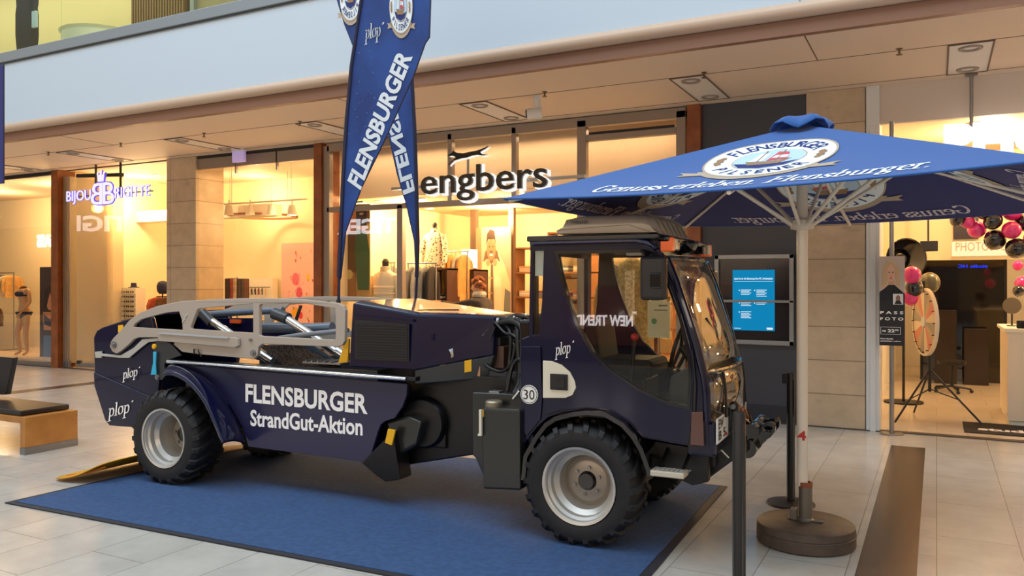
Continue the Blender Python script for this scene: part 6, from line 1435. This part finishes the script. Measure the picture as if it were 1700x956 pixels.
def shoe(x, y, z, rz, mt, lab, group):
    b = BM(mt); rows = [[(.045 * a * cos(q), yy, max(.0, .03 * h_ + .03 * h_ * sin(q))) for q in [2 * pi * i / 12 for i in range(12)]] for yy, a, h_ in [(-.13, .5, .5), (-.10, .9, .9), (-.04, 1, 1.1), (.03, .85, 1.6), (.08, .8, 2.1), (.13, .6, 2.0)]]
    b.loft(rows); o = b.obj('shoe', None, smooth=60); o.location = (x, y, z); o.rotation_euler = (0, 0, rz); return tag(o, lab, 'shoe', group)
s0 = None
for k in range(8):
    if s0 is None or k == 4:
        s0 = shoe(x0 + .1 + .13 * k, 12.2, .876, .3, mat('shoe_brown', (110, 60, 36), .4) if k < 4 else BLACKG, 'brown shoe on the display table behind the cab' if k < 4 else 'black shoe on the display table behind the cab', 'shoes on the display table')
    else: d = s0.copy(); C.objects.link(d); d.location.x = x0 + .1 + .13 * k

# ================================================================== JEWELLERY SHOP
SPT = mat('spot_pale', (216, 200, 176), .5)
def bar_spot(u, v, Y):
    x, z = pY(u, v, Y); t = thing('ceiling_spotlight', '', 'spotlight', (x, Y, z))
    BM(SPT).cyl((0, 0, .09), (0, 0, .2), .014, 8).obj('stem', t); BM(SPT).lathe([(0, .09), (.06, .09), (.09, -.09), (.08, -.09), (.065, -.06), (0, -.06)], 20).obj('lamp_head', t); BM(emis('spot_glow', (255, 240, 210), 6)).lathe([(0, -.052), (.05, -.052)], 16).obj('bulb', t); return t
for i, (u, n_) in enumerate([(380, 'leftmost'), (415, 'second'), (451, 'third'), (485, 'rightmost')]):
    t = bar_spot(u, 349, 11.2); t['label'] = '%s white spotlight on the ceiling track of the jewellery shop window, counted from the left' % n_
x0, z0 = pY(364, 331, 11.2); x1, _ = pY(510, 327, 11.2)
t = thing('track_rail', 'white ceiling track carrying four spotlights behind the tall window panes', 'light track', (x0, 11.2, 2.98 + .05))
ztr = pY(430, 336, 11.2)[1] - 3.03
BM(SPT).box(0, x1 - x0, -.02, .02, ztr - .01, ztr + .02).obj('track', t, smooth=0)
for f in (.15, .83): BM(WHITE).cyl(((x1 - x0) * f, 0, ztr), ((x1 - x0) * f, 0, .82), .006, 8).obj('suspension_rod', t)
x0, z0 = pY(437, 359, 12.1)
t = thing('ring_pendant', 'flat brown ring hanging horizontally behind the spotlights', 'pendant', (x0, 12.1, z0)); BM(mat('ring_brown', (150, 96, 60), .5)).lathe([(.62, -.02), (.68, -.02), (.68, .02), (.62, .02), (.62, -.02)], 48).obj('ring', t)
for a in (0, 2.1, 4.2): BM(STEEL).cyl((.65 * cos(a), .65 * sin(a), 0), (.65 * cos(a), .65 * sin(a), ZC - z0), .004, 6).obj('suspension_wire', t)
# wall display with rows of scarves and jewellery
x0, z0 = pY(372, 520, 12.6)
t = thing('wall_display', 'white wall display with small hanging pieces right of the stone pillar', 'display', (x0, 12.7, 0.004))
BM(CREAM2).box(0, 1.3, .0, .15, 0, 1.75).obj('back_board', t, smooth=0)
R8 = random.Random(4)
for r in range(3):
    BM(STEEL).box(0, 1.3, -.08, -.06, 1.55 - .35 * r, 1.57 - .35 * r).obj('hook_bar', t, smooth=0)
    for k in range(12):
        c3 = R8.choice([(60, 40, 34), (170, 110, 60), (210, 190, 160), (120, 40, 40), (90, 90, 96)])
        BM(mat('trinket_%d_%d_%d' % c3, c3, .5)).tube([(.08 + .10 * k, -.07, 1.55 - .35 * r), (.08 + .10 * k, -.075, 1.50 - .35 * r), (.085 + .10 * k, -.07, 1.40 - .35 * r)], [.006, .02, .012], 8).obj('jewellery_piece', t)
SCC = [(206, 120, 60), (110, 60, 40), (226, 190, 150), (70, 50, 44), (190, 70, 60), (240, 216, 180)]
def scarf(x, y, z, ci, rz, label, group):
    b = BM(mat('scarf_%d' % ci, SCC[ci], .85, noise=.4, nscale=12)); n = 6
    b.loft([[(.035 * cos(q) * (1 + .2 * sin(3 * q)), .016 * sin(q), zz) for q in [2 * pi * i / 12 for i in range(12)]] for zz in (0, -.2, -.4, -.6)]); o = b.obj('scarf', None, smooth=60); o.location = (x, y, z); o.rotation_euler = (0, 0, rz); return tag(o, label, 'scarf', group)
def carousel(x, y, zt, label, n, where, group):
    t = thing('scarf_stand', label, 'display stand', (x, y, 0.004)); BM(STEEL).cyl((0, 0, 0), (0, 0, zt), .015).obj('pole', t); BM(STEEL).lathe([(0, 0), (.2, 0), (.2, .02), (0, .02)], 24).obj('foot', t); BM(STEEL).lathe([(.19, -.01), (.21, 0), (.19, .01)], 32, c=(0, 0, zt - .03)).obj('hanging_ring', t)
    for k in range(4): a = k * pi / 2; BM(STEEL).tube([(0, 0, zt - .03), (.2 * cos(a), .2 * sin(a), zt - .03)], .006, 6).obj('spoke', t)
    pr_ = {}
    for k in range(n):
        a = 2 * pi * k / n; ci = R8.randrange(6); nm = ['orange', 'brown', 'sand', 'dark brown', 'red', 'cream'][ci]; p = (x + .2 * cos(a), y + .2 * sin(a), zt - .03); lb = '%s scarf hanging on %s' % (nm, where)
        if ci in pr_: d = pr_[ci].copy(); C.objects.link(d); d.location = p; d.rotation_euler = (0, 0, a + pi / 2)
        else: pr_[ci] = scarf(*p, ci, a + pi / 2, lb, group)
x0, z0 = pY(390, 462, 10.9); carousel(x0, 10.95, z0 + .02, 'round stand of patterned scarves behind the left tall pane', 20, 'the round stand behind the left tall pane', 'scarves on the round stand')
# sunglasses tower
x0, z0 = pY(222, 478, 11.35)
t = thing('sunglasses_tower', 'white tower display with rows of dark sunglasses inside the jewellery shop', 'display stand', (x0, 11.35, 0.004)); zt = z0
BM(CREAM2).box(-.22, .22, -.12, .12, .1, zt).obj('tower_body', t, smooth=0, bevel=.004); BM(STEEL).lathe([(0, 0), (.25, 0), (.25, .1), (0, .1)], 24).obj('foot', t)
for r in range(9):
    BM(WHITE).box(-.22, .22, -.16, -.12, zt - .12 - .1 * r, zt - .11 - .1 * r).obj('glasses_shelf', t, smooth=0)
    for k in range(3):
        b = BM(BLACKG)
        for sx in (-1, 1): b.sphere((-.14 + .14 * k + sx * .03, -.15, zt - .085 - .1 * r), .027, 8, 6, (1, .3, .8))
        b.tube([(-.14 + .14 * k - .04, -.155, zt - .08 - .1 * r), (-.14 + .14 * k + .04, -.155, zt - .08 - .1 * r)], .004, 6); b.obj('sunglasses', t)
b = BM(mat('hat_navy', (34, 34, 70), .7)).lathe([(0, .10), (.05, .10), (.06, .02), (.12, .0), (.12, -.005), (0, -.005)], 20); o = b.obj('hat', None); o.location = (x0, 11.35, zt + .01); tag(o, 'small dark hat lying on top of the sunglasses tower', 'hat')
# framed wall shelf
x0, z0 = pY(238, 520, 12.7); x1, z1 = pY(281, 441, 12.7)
shelfunit('tall pale shelf with small goods behind the navy bag stand', x0, 12.55, x1 - x0 + .25, .3, [.4, .75, 1.1, 1.45, 1.8, z1], mat('shelf_pale', (222, 180, 130), .5))
x0, z0 = pY(270, 480, 11.4)
t = thing('bag_stand', 'slim stand with a big navy bag on top beside the stone pillar', 'display stand', (x0, 11.4, 0.004)); BM(BLACK).cyl((0, 0, 0), (0, 0, z0 - .1), .015).obj('pole', t); BM(BLACK).lathe([(0, 0), (.18, 0), (.18, .02), (0, .02)], 24).obj('foot', t); BM(BLACK).tube([(-.18, 0, z0 - .15), (.18, 0, z0 - .15)], .01).obj('cross_arm', t)
b = BM(mat('bag_navy', (30, 32, 62), .6)); b.loft([[(.12 * a * cos(q), .08 * a * sin(q), z0 - .1 + zz) for q in [2 * pi * i / 16 for i in range(16)]] for zz, a in [(0, .7), (.06, 1.1), (.16, 1.2), (.24, .9), (.27, .3)]]); bb = b.obj('navy_bag', None, smooth=60); bb.location = (x0, 11.4, 0.004); tag(bb, 'round navy bag on top of the slim stand', 'bag')
hang(8, x0 - .1, 11.38, z0 - .16, 0, 'the navy bag stand, left side', 'clothes on the bag stand', .6); hang(0, x0 + .1, 11.42, z0 - .16, 0, 'the navy bag stand, right side', 'clothes on the bag stand', .6)
# lingerie shop: rack and poster
x0 = pY(0, 500, 12.0)[0]
rack('steel rail of underwear sets deep inside the far left shop', x0 - .5, 12.0, 1.1, 1.9, 0, [5, 8, 0, 6, 5, 2], 'the rail deep inside the far left shop', 'underwear on the rail', .7)
rack('lower steel rail of dark clothes in the far left shop', x0 - .5, 11.5, 1.1, 1.15, 0, [6, 3, 8, 6, 3, 0], 'the lower rail of the far left shop', 'clothes on the lower rail', .8)
x0, z0 = pY(66, 572, 10.6); x1, z1 = pY(88, 443, 10.6)
poster('window_poster', 'tall poster of a dark haired woman in navy top and blue jeans beside the mannequin', x0, 10.6, .09, x1 - x0 + .25, z1 - .09, [((206, 140, 100), el(.5, .62, .18, .10)), ((34, 24, 24), [(.2, .5), (.22, .74), (.5, .8), (.78, .74), (.8, .5), (.66, .56), (.5, .72), (.34, .56)]), ((206, 140, 100), [(.2, .3), (.16, .5), (.84, .5), (.8, .3)]), ((28, 34, 80), [(.22, .36), (.2, .48), (.5, .42), (.8, .48), (.78, .36), (.5, .34)]), ((70, 110, 150), [(.18, 0), (.2, .24), (.8, .24), (.82, 0)])], (60, 44, 48))
struct(BM(mat('window_podium', (196, 176, 150), .5)).box(-24, -15.35, 10.2, 11.1, .004, .09).obj('trim_12', smooth=0))

# ================================================================== PHOTO STUDIO
x0, z0 = pY(1532, 612, 15.5); x1, z1 = pY(1667, 428, 15.5)
b = BM(mat('dark_glass_wall', (14, 10, 11), .08, coat=.6)).box(x0, x1, 0, .05, 0, z1); o = b.obj('dark_glass_partition', None, smooth=0, bevel=.003); o.location = (0, 15.5, .004); tag(o, 'dark reflecting glass partition at the back of the studio under the white sign box', 'partition')
b = BM(BLACK)
for a in ((x0, x1, z1, z1 + .05), (x0 - .04, x0, 0, z1 + .05), (x1, x1 + .04, 0, z1 + .05)): b.box(a[0], a[1], -.02, .05, a[2], a[3])
b.obj('black_frame', o, smooth=0)
b = B().m(emis('neon_blue', (30, 60, 255), 1.6)); addtext(b, text2d('studio HC', .42, .05, bold=.01), frame((x0 + .95, -.01, z1 - .16), (-1, 0, 0), (0, 0, 1))); b.obj('blue_letters', o, smooth=0)
for (a, c3, z_, lab) in ((.18, .5, 1.2, 'rack'), (.6, .95, .9, 'desk')): BM(mat('dim_furniture', (44, 32, 28), .6)).box(x0 + a, x0 + c3, -.45, -.1, 0, z_).obj('dim_%s' % lab, None, smooth=0, bevel=.006)
for nm, lab, cat in (('dim_rack', 'dark costume rack before the glass partition', 'rack'), ('dim_desk', 'dark desk with small items before the glass partition', 'desk')):
    q = bpy.data.objects[nm]; q.name = 'costume_rack' if 'rack' in nm else 'studio_desk'; q.location = (0, 15.5, .004); tag(q, lab, cat)
x0, z0 = pY(1580, 425, 13.0); x1, z1 = pY(1725, 398, 13.0)
t = thing('light_box_sign', 'glowing pale PHOTOSTUDIO light box over the dark glass partition', 'sign', (x0, 13.04, z0)); BM(emis('light_box_face', (255, 226, 170), 1.25)).box(0, x1 - x0, 0, .05, 0, z1 - z0).obj('light_box', t, smooth=0)
b = B().m(mat('gold_letters', (190, 140, 90), .5)); addtext(b, text2d('PHOTOSTUDIO', x1 - x0 - .2, .12, bold=-.005), frame((.05, -.005, .07), (1, 0, 0), (0, 0, 1))); b.obj('letters', t, smooth=0)
b = BM(mat('dark_picture', (40, 30, 34), .4)); x0, z0 = pY(1583, 397, 13.0); x1, z1 = pY(1625, 352, 13.0); o = b.box(0, x1 - x0, 0, .04, 0, z1 - z0).obj('wall_picture', None, smooth=0); o.location = (x0, 13.05, z0); tag(o, 'dark picture on the wall behind the balloons', 'picture')
# counter
x0, _ = pY(1668, 600, 10.9)
t = thing('sales_counter', 'white sales counter at the right edge of the studio with small gear on top', 'counter', (x0, 10.9, .004)); BM(CREAM2).box(.05, 2.2, .05, 1.3, .0, .06).obj('plinth', t, smooth=0); BM(mat('counter_white', (236, 222, 198), .4)).box(.03, 2.2, .03, 1.3, .06, 1.08).obj('counter_body', t, smooth=0, bevel=.004); BM(CREAM2).box(0, 2.25, 0, 1.35, 1.08, 1.12).obj('counter_top', t, smooth=0, bevel=.004)
t = thing('camera', 'black camera lying on the white sales counter', 'camera', (x0 + .2, 11.1, 1.125)); BM(BLACK).box(-.07, .07, -.03, .03, 0, .09).obj('camera_body', t, smooth=0, bevel=.01); BM(BLACKG).cyl((0, -.03, .045), (0, -.09, .045), .032).obj('lens', t)
t = thing('table_mirror', 'small round mirror on a foot on the white sales counter', 'mirror', (x0 + .12, 11.6, 1.125)); BM(BLACK).cyl((0, 0, 0), (0, 0, .15), .01).obj('stem', t); BM(mat('mirror_face', (200, 190, 170), .1, 1)).lathe([(0, 0), (.1, 0), (.1, .01), (0, .01)], 24, axis='y', c=(0, 0, .25)).obj('mirror_disc', t); BM(BLACK).lathe([(0, 0), (.06, 0), (.05, .012), (0, .012)], 20).obj('foot', t)
# doormat
m4 = [fl(1598, 697), fl(1740, 702), fl(1740, 728), fl(1600, 720)]; ys = sorted(p[1] for p in m4)
b = BM(mat('doormat_black', (28, 24, 24), .9)).box(.27, 1.6, 10.22, 10.98, .004, .014); o = b.obj('door_mat', None, smooth=0); tag(o, 'black doormat with white studio lettering at the photo shop entrance', 'doormat')
b = B().m(WTEXT); addtext(b, text2d('studio', .62, .16, bold=.04), frame((.42, 10.42, .0155), (1, 0, 0), (0, 1, 0))); b.obj('mat_lettering', o, smooth=0)
# prize wheel on a tripod
x0, z0 = pY(1536, 535, 10.9)
t = thing('prize_wheel', 'round prize wheel with pins on a black tripod in the studio entrance', 'prize wheel', (x0, 10.9, .004), radians(-71))
R_ = .39
seg = ['wedge_cream', 'wedge_pink', 'wedge_tan', 'wedge_grey']; cc = [(226, 206, 170), (214, 120, 100), (190, 160, 120), (150, 140, 124)]
b = B()
for k in range(16):
    b.m(mat(seg[k % 4], cc[k % 4], .4)); a0, a1 = 2 * pi * k / 16, 2 * pi * (k + 1) / 16; b.ext([(0, z0), (R_ * cos(a0), z0 + R_ * sin(a0)), (R_ * cos((a0 + a1) / 2), z0 + R_ * sin((a0 + a1) / 2)), (R_ * cos(a1), z0 + R_ * sin(a1))], -.012, .012)
wh = b.obj('wheel_disc', t, smooth=0); BM(mat('wheel_rim_pale', (236, 220, 190), .4)).lathe([(R_ - .01, -.02), (R_ + .015, -.02), (R_ + .015, .02), (R_ - .01, .02)], 48, axis='y', c=(0, 0, z0)).obj('wheel_rim', wh)
BM(WHITE).lathe([(0, -.03), (.06, -.03), (.07, -.012)], 24, axis='y', c=(0, 0, z0)).obj('wheel_hub', wh)
for k in range(16): a = 2 * pi * k / 16; BM(BLACK).cyl((.36 * cos(a), -.04, z0 + .36 * sin(a)), (.36 * cos(a), -.01, z0 + .36 * sin(a)), .006, 6).obj('wheel_pin', wh)
BM(BLACK).box(-.02, .02, -.04, -.01, z0 + R_ - .02, z0 + R_ + .10).obj('pointer', t, smooth=0)
BM(BLACK).cyl((0, .05, .35), (0, .05, z0 + .1), .018, 12).obj('tripod_column', t)
for k in range(3):
    a = 2 * pi * k / 3 + 1.05; BM(BLACK).tube([(0, .05, .62), (.55 * cos(a), .05 + .55 * sin(a), .015)], .012, 8).obj('tripod_leg', t); BM(BLACK).tube([(0, .05, .38), (.30 * cos(a), .05 + .30 * sin(a), .28)], .007, 8).obj('tripod_brace', t)
# photo lamp with round reflector
x0, z0 = pY(1500, 430, 12.4)
t = thing('studio_lamp', 'black studio lamp with big round reflector left in the photo shop', 'studio lamp', (x0, 12.4, .004), .5); BM(BLACK).cyl((0, 0, 0), (0, 0, z0), .018).obj('stand', t); BM(BLACK).lathe([(0, 0), (.25, 0), (.25, .02), (0, .02)], 24).obj('foot', t)
b = BM(BLACKG).lathe([(.08, .10), (.15, .06), (.27, -.06), (.28, -.08)], 28, axis='y', c=(0, 0, z0)); b.obj('reflector', t, solid=.01); BM(BLACK).cyl((0, .05, z0), (0, .3, z0), .07).obj('lamp_body', t)
t = thing('studio_monitor_arm', 'black studio light box hanging beside the partition', 'studio lamp', (pY(1541, 405, 12.6)[0], 12.6, 0)); zz = pY(1541, 405, 12.6)[1]; BM(BLACK).box(-.10, .12, -.08, .08, zz - .1, zz + .04).obj('lamp_box', t, smooth=0, bevel=.01); BM(BLACK).cyl((0, 0, zz), (0, 0, 3.5), .012).obj('ceiling_rod', t)
# chair base on castors
x0, y0 = fl(1560, 612); t = thing('office_stool', 'low black stool on castors beside the dark partition', 'stool', (x0 + .15, 13.9, .004)); BM(BLACK).lathe([(0, .42), (.19, .42), (.2, .48), (0, .49)], 24).obj('seat', t); BM(BLACK).cyl((0, 0, .08), (0, 0, .42), .025).obj('column', t)
for k in range(5): a = 2 * pi * k / 5; BM(BLACK).tube([(0, 0, .1), (.26 * cos(a), .26 * sin(a), .06)], .015, 8).obj('base_arm', t); BM(BLACK).sphere((.26 * cos(a), .26 * sin(a), .03), .028, 8, 6).obj('castor', t)
# balloons
PINK = mat('balloon_pink', (232, 40, 130), .2, coat=1); BLK = mat('balloon_black', (16, 14, 18), .15, coat=1); OLV = mat('balloon_olive', (90, 84, 50), .2, coat=1)
def balloon_proto(mt):
    b = BM(mt); rows = []; n = 16
    for i in range(n + 1):
        th = pi * i / n; r = sin(th); z = cos(th); z = z if z > 0 else z * 1.15
        rows.append([(max(r, .002) * cos(q), max(r, .002) * sin(q), z) for q in [2 * pi * k / 24 for k in range(24)]])
    b.loft(rows); b.lathe([(.02, -1.12), (.06, -1.2), (.09, -1.26), (.02, -1.24)], 10); return b.obj('balloon', None, smooth=180)
bp = {}
def balloon(u, v, Y, r, mt, nm, lab, group, rot=0.3):
    if nm not in bp: bp[nm] = balloon_proto(mt); o = bp[nm]
    else: o = bp[nm].copy(); C.objects.link(o)
    x, z = pY(u, v, Y); o.location = (x, Y, z); o.scale = (r, r, r); o.rotation_euler = (rot, rot * .7, u); tag(o, lab, 'balloon', group)
gar = [(1590, 362, 'b', .09), (1606, 368, 'p', .08), (1621, 381, 'p', .10), (1649, 366, 'b', .10), (1680, 352, 'p', .10), (1652, 398, 'b', .12), (1680, 382, 'p', .10), (1688, 412, 'b', .12), (1700, 370, 'b', .10), (1634, 352, 'b', .09), (1715, 395, 'p', .1), (1724, 420, 'b', .12), (1664, 345, 'p', .10), (1618, 350, 'b', .08)]
for k, (u, v, c3, r) in enumerate(gar): balloon(u, v, 11.0 + .06 * (k % 3), r, PINK if c3 == 'p' else BLK, 'pink' if c3 == 'p' else 'black', '%s balloon in the garland over the studio entrance' % ('shiny pink' if c3 == 'p' else 'shiny black'), 'balloon garland', .3 + k)
for (u, v, Y, r, mt, nm, lab) in [(1514, 456, 10.55, .10, PINK, 'pink', 'upper pink balloon of the bunch beside the prize wheel'), (1517, 477, 10.6, .10, BLK, 'black', 'black balloon in the middle of the bunch beside the prize wheel'), (1511, 493, 10.62, .09, PINK, 'pink', 'lowest pink balloon of the bunch beside the prize wheel'), (1543, 468, 11.3, .12, OLV, 'olive', 'dark olive balloon above the prize wheel'),
    (1690, 440, 12.0, .06, PINK, 'pink', 'tiny pink balloon at the right edge below the garland'), (1698, 470, 12.0, .09, PINK, 'pink', 'pink balloon at the right edge above the counter'), (1692, 482, 11.9, .07, BLK, 'black', 'small black balloon at the right edge above the counter')]:
    balloon(u, v, Y, r, mt, nm, lab, 'loose balloons')

# ================================================================== LABELS OF LOOK-ALIKES: place in the row
ORD = ['leftmost', 'second from left', 'third from left', 'fourth from left', 'fifth from left', 'sixth from left', 'seventh from left', 'eighth from left', 'ninth from left', 'tenth from left']
same = {}
for o in bpy.data.objects:
    if 'label' in o and 'category' in o and o.parent is None: same.setdefault(o['label'], []).append(o)
for lab, os_ in same.items():
    if 2 <= len(os_) <= 10 and o is not None and os_[0]['category'] in ('balloon', 'garment', 'shoe', 'sprinkler', 'ceiling light', 'scarf') and os_[0].get('group', '') not in ('downlights in the photo studio',):
        px = lambda q: CX + F * (q.location.x * rx + q.location.y * ry) / (q.location.x * fx + q.location.y * fy)
        vis = [q for q in os_ if 0 < px(q) < 1700]
        for k, q in enumerate(sorted(os_, key=px)):
            L_ = ORD[k] + ' ' + lab if len(os_) > 2 else ('left ' if k == 0 else 'right ') + lab
            if len(L_.split()) <= 16: q['label'] = L_
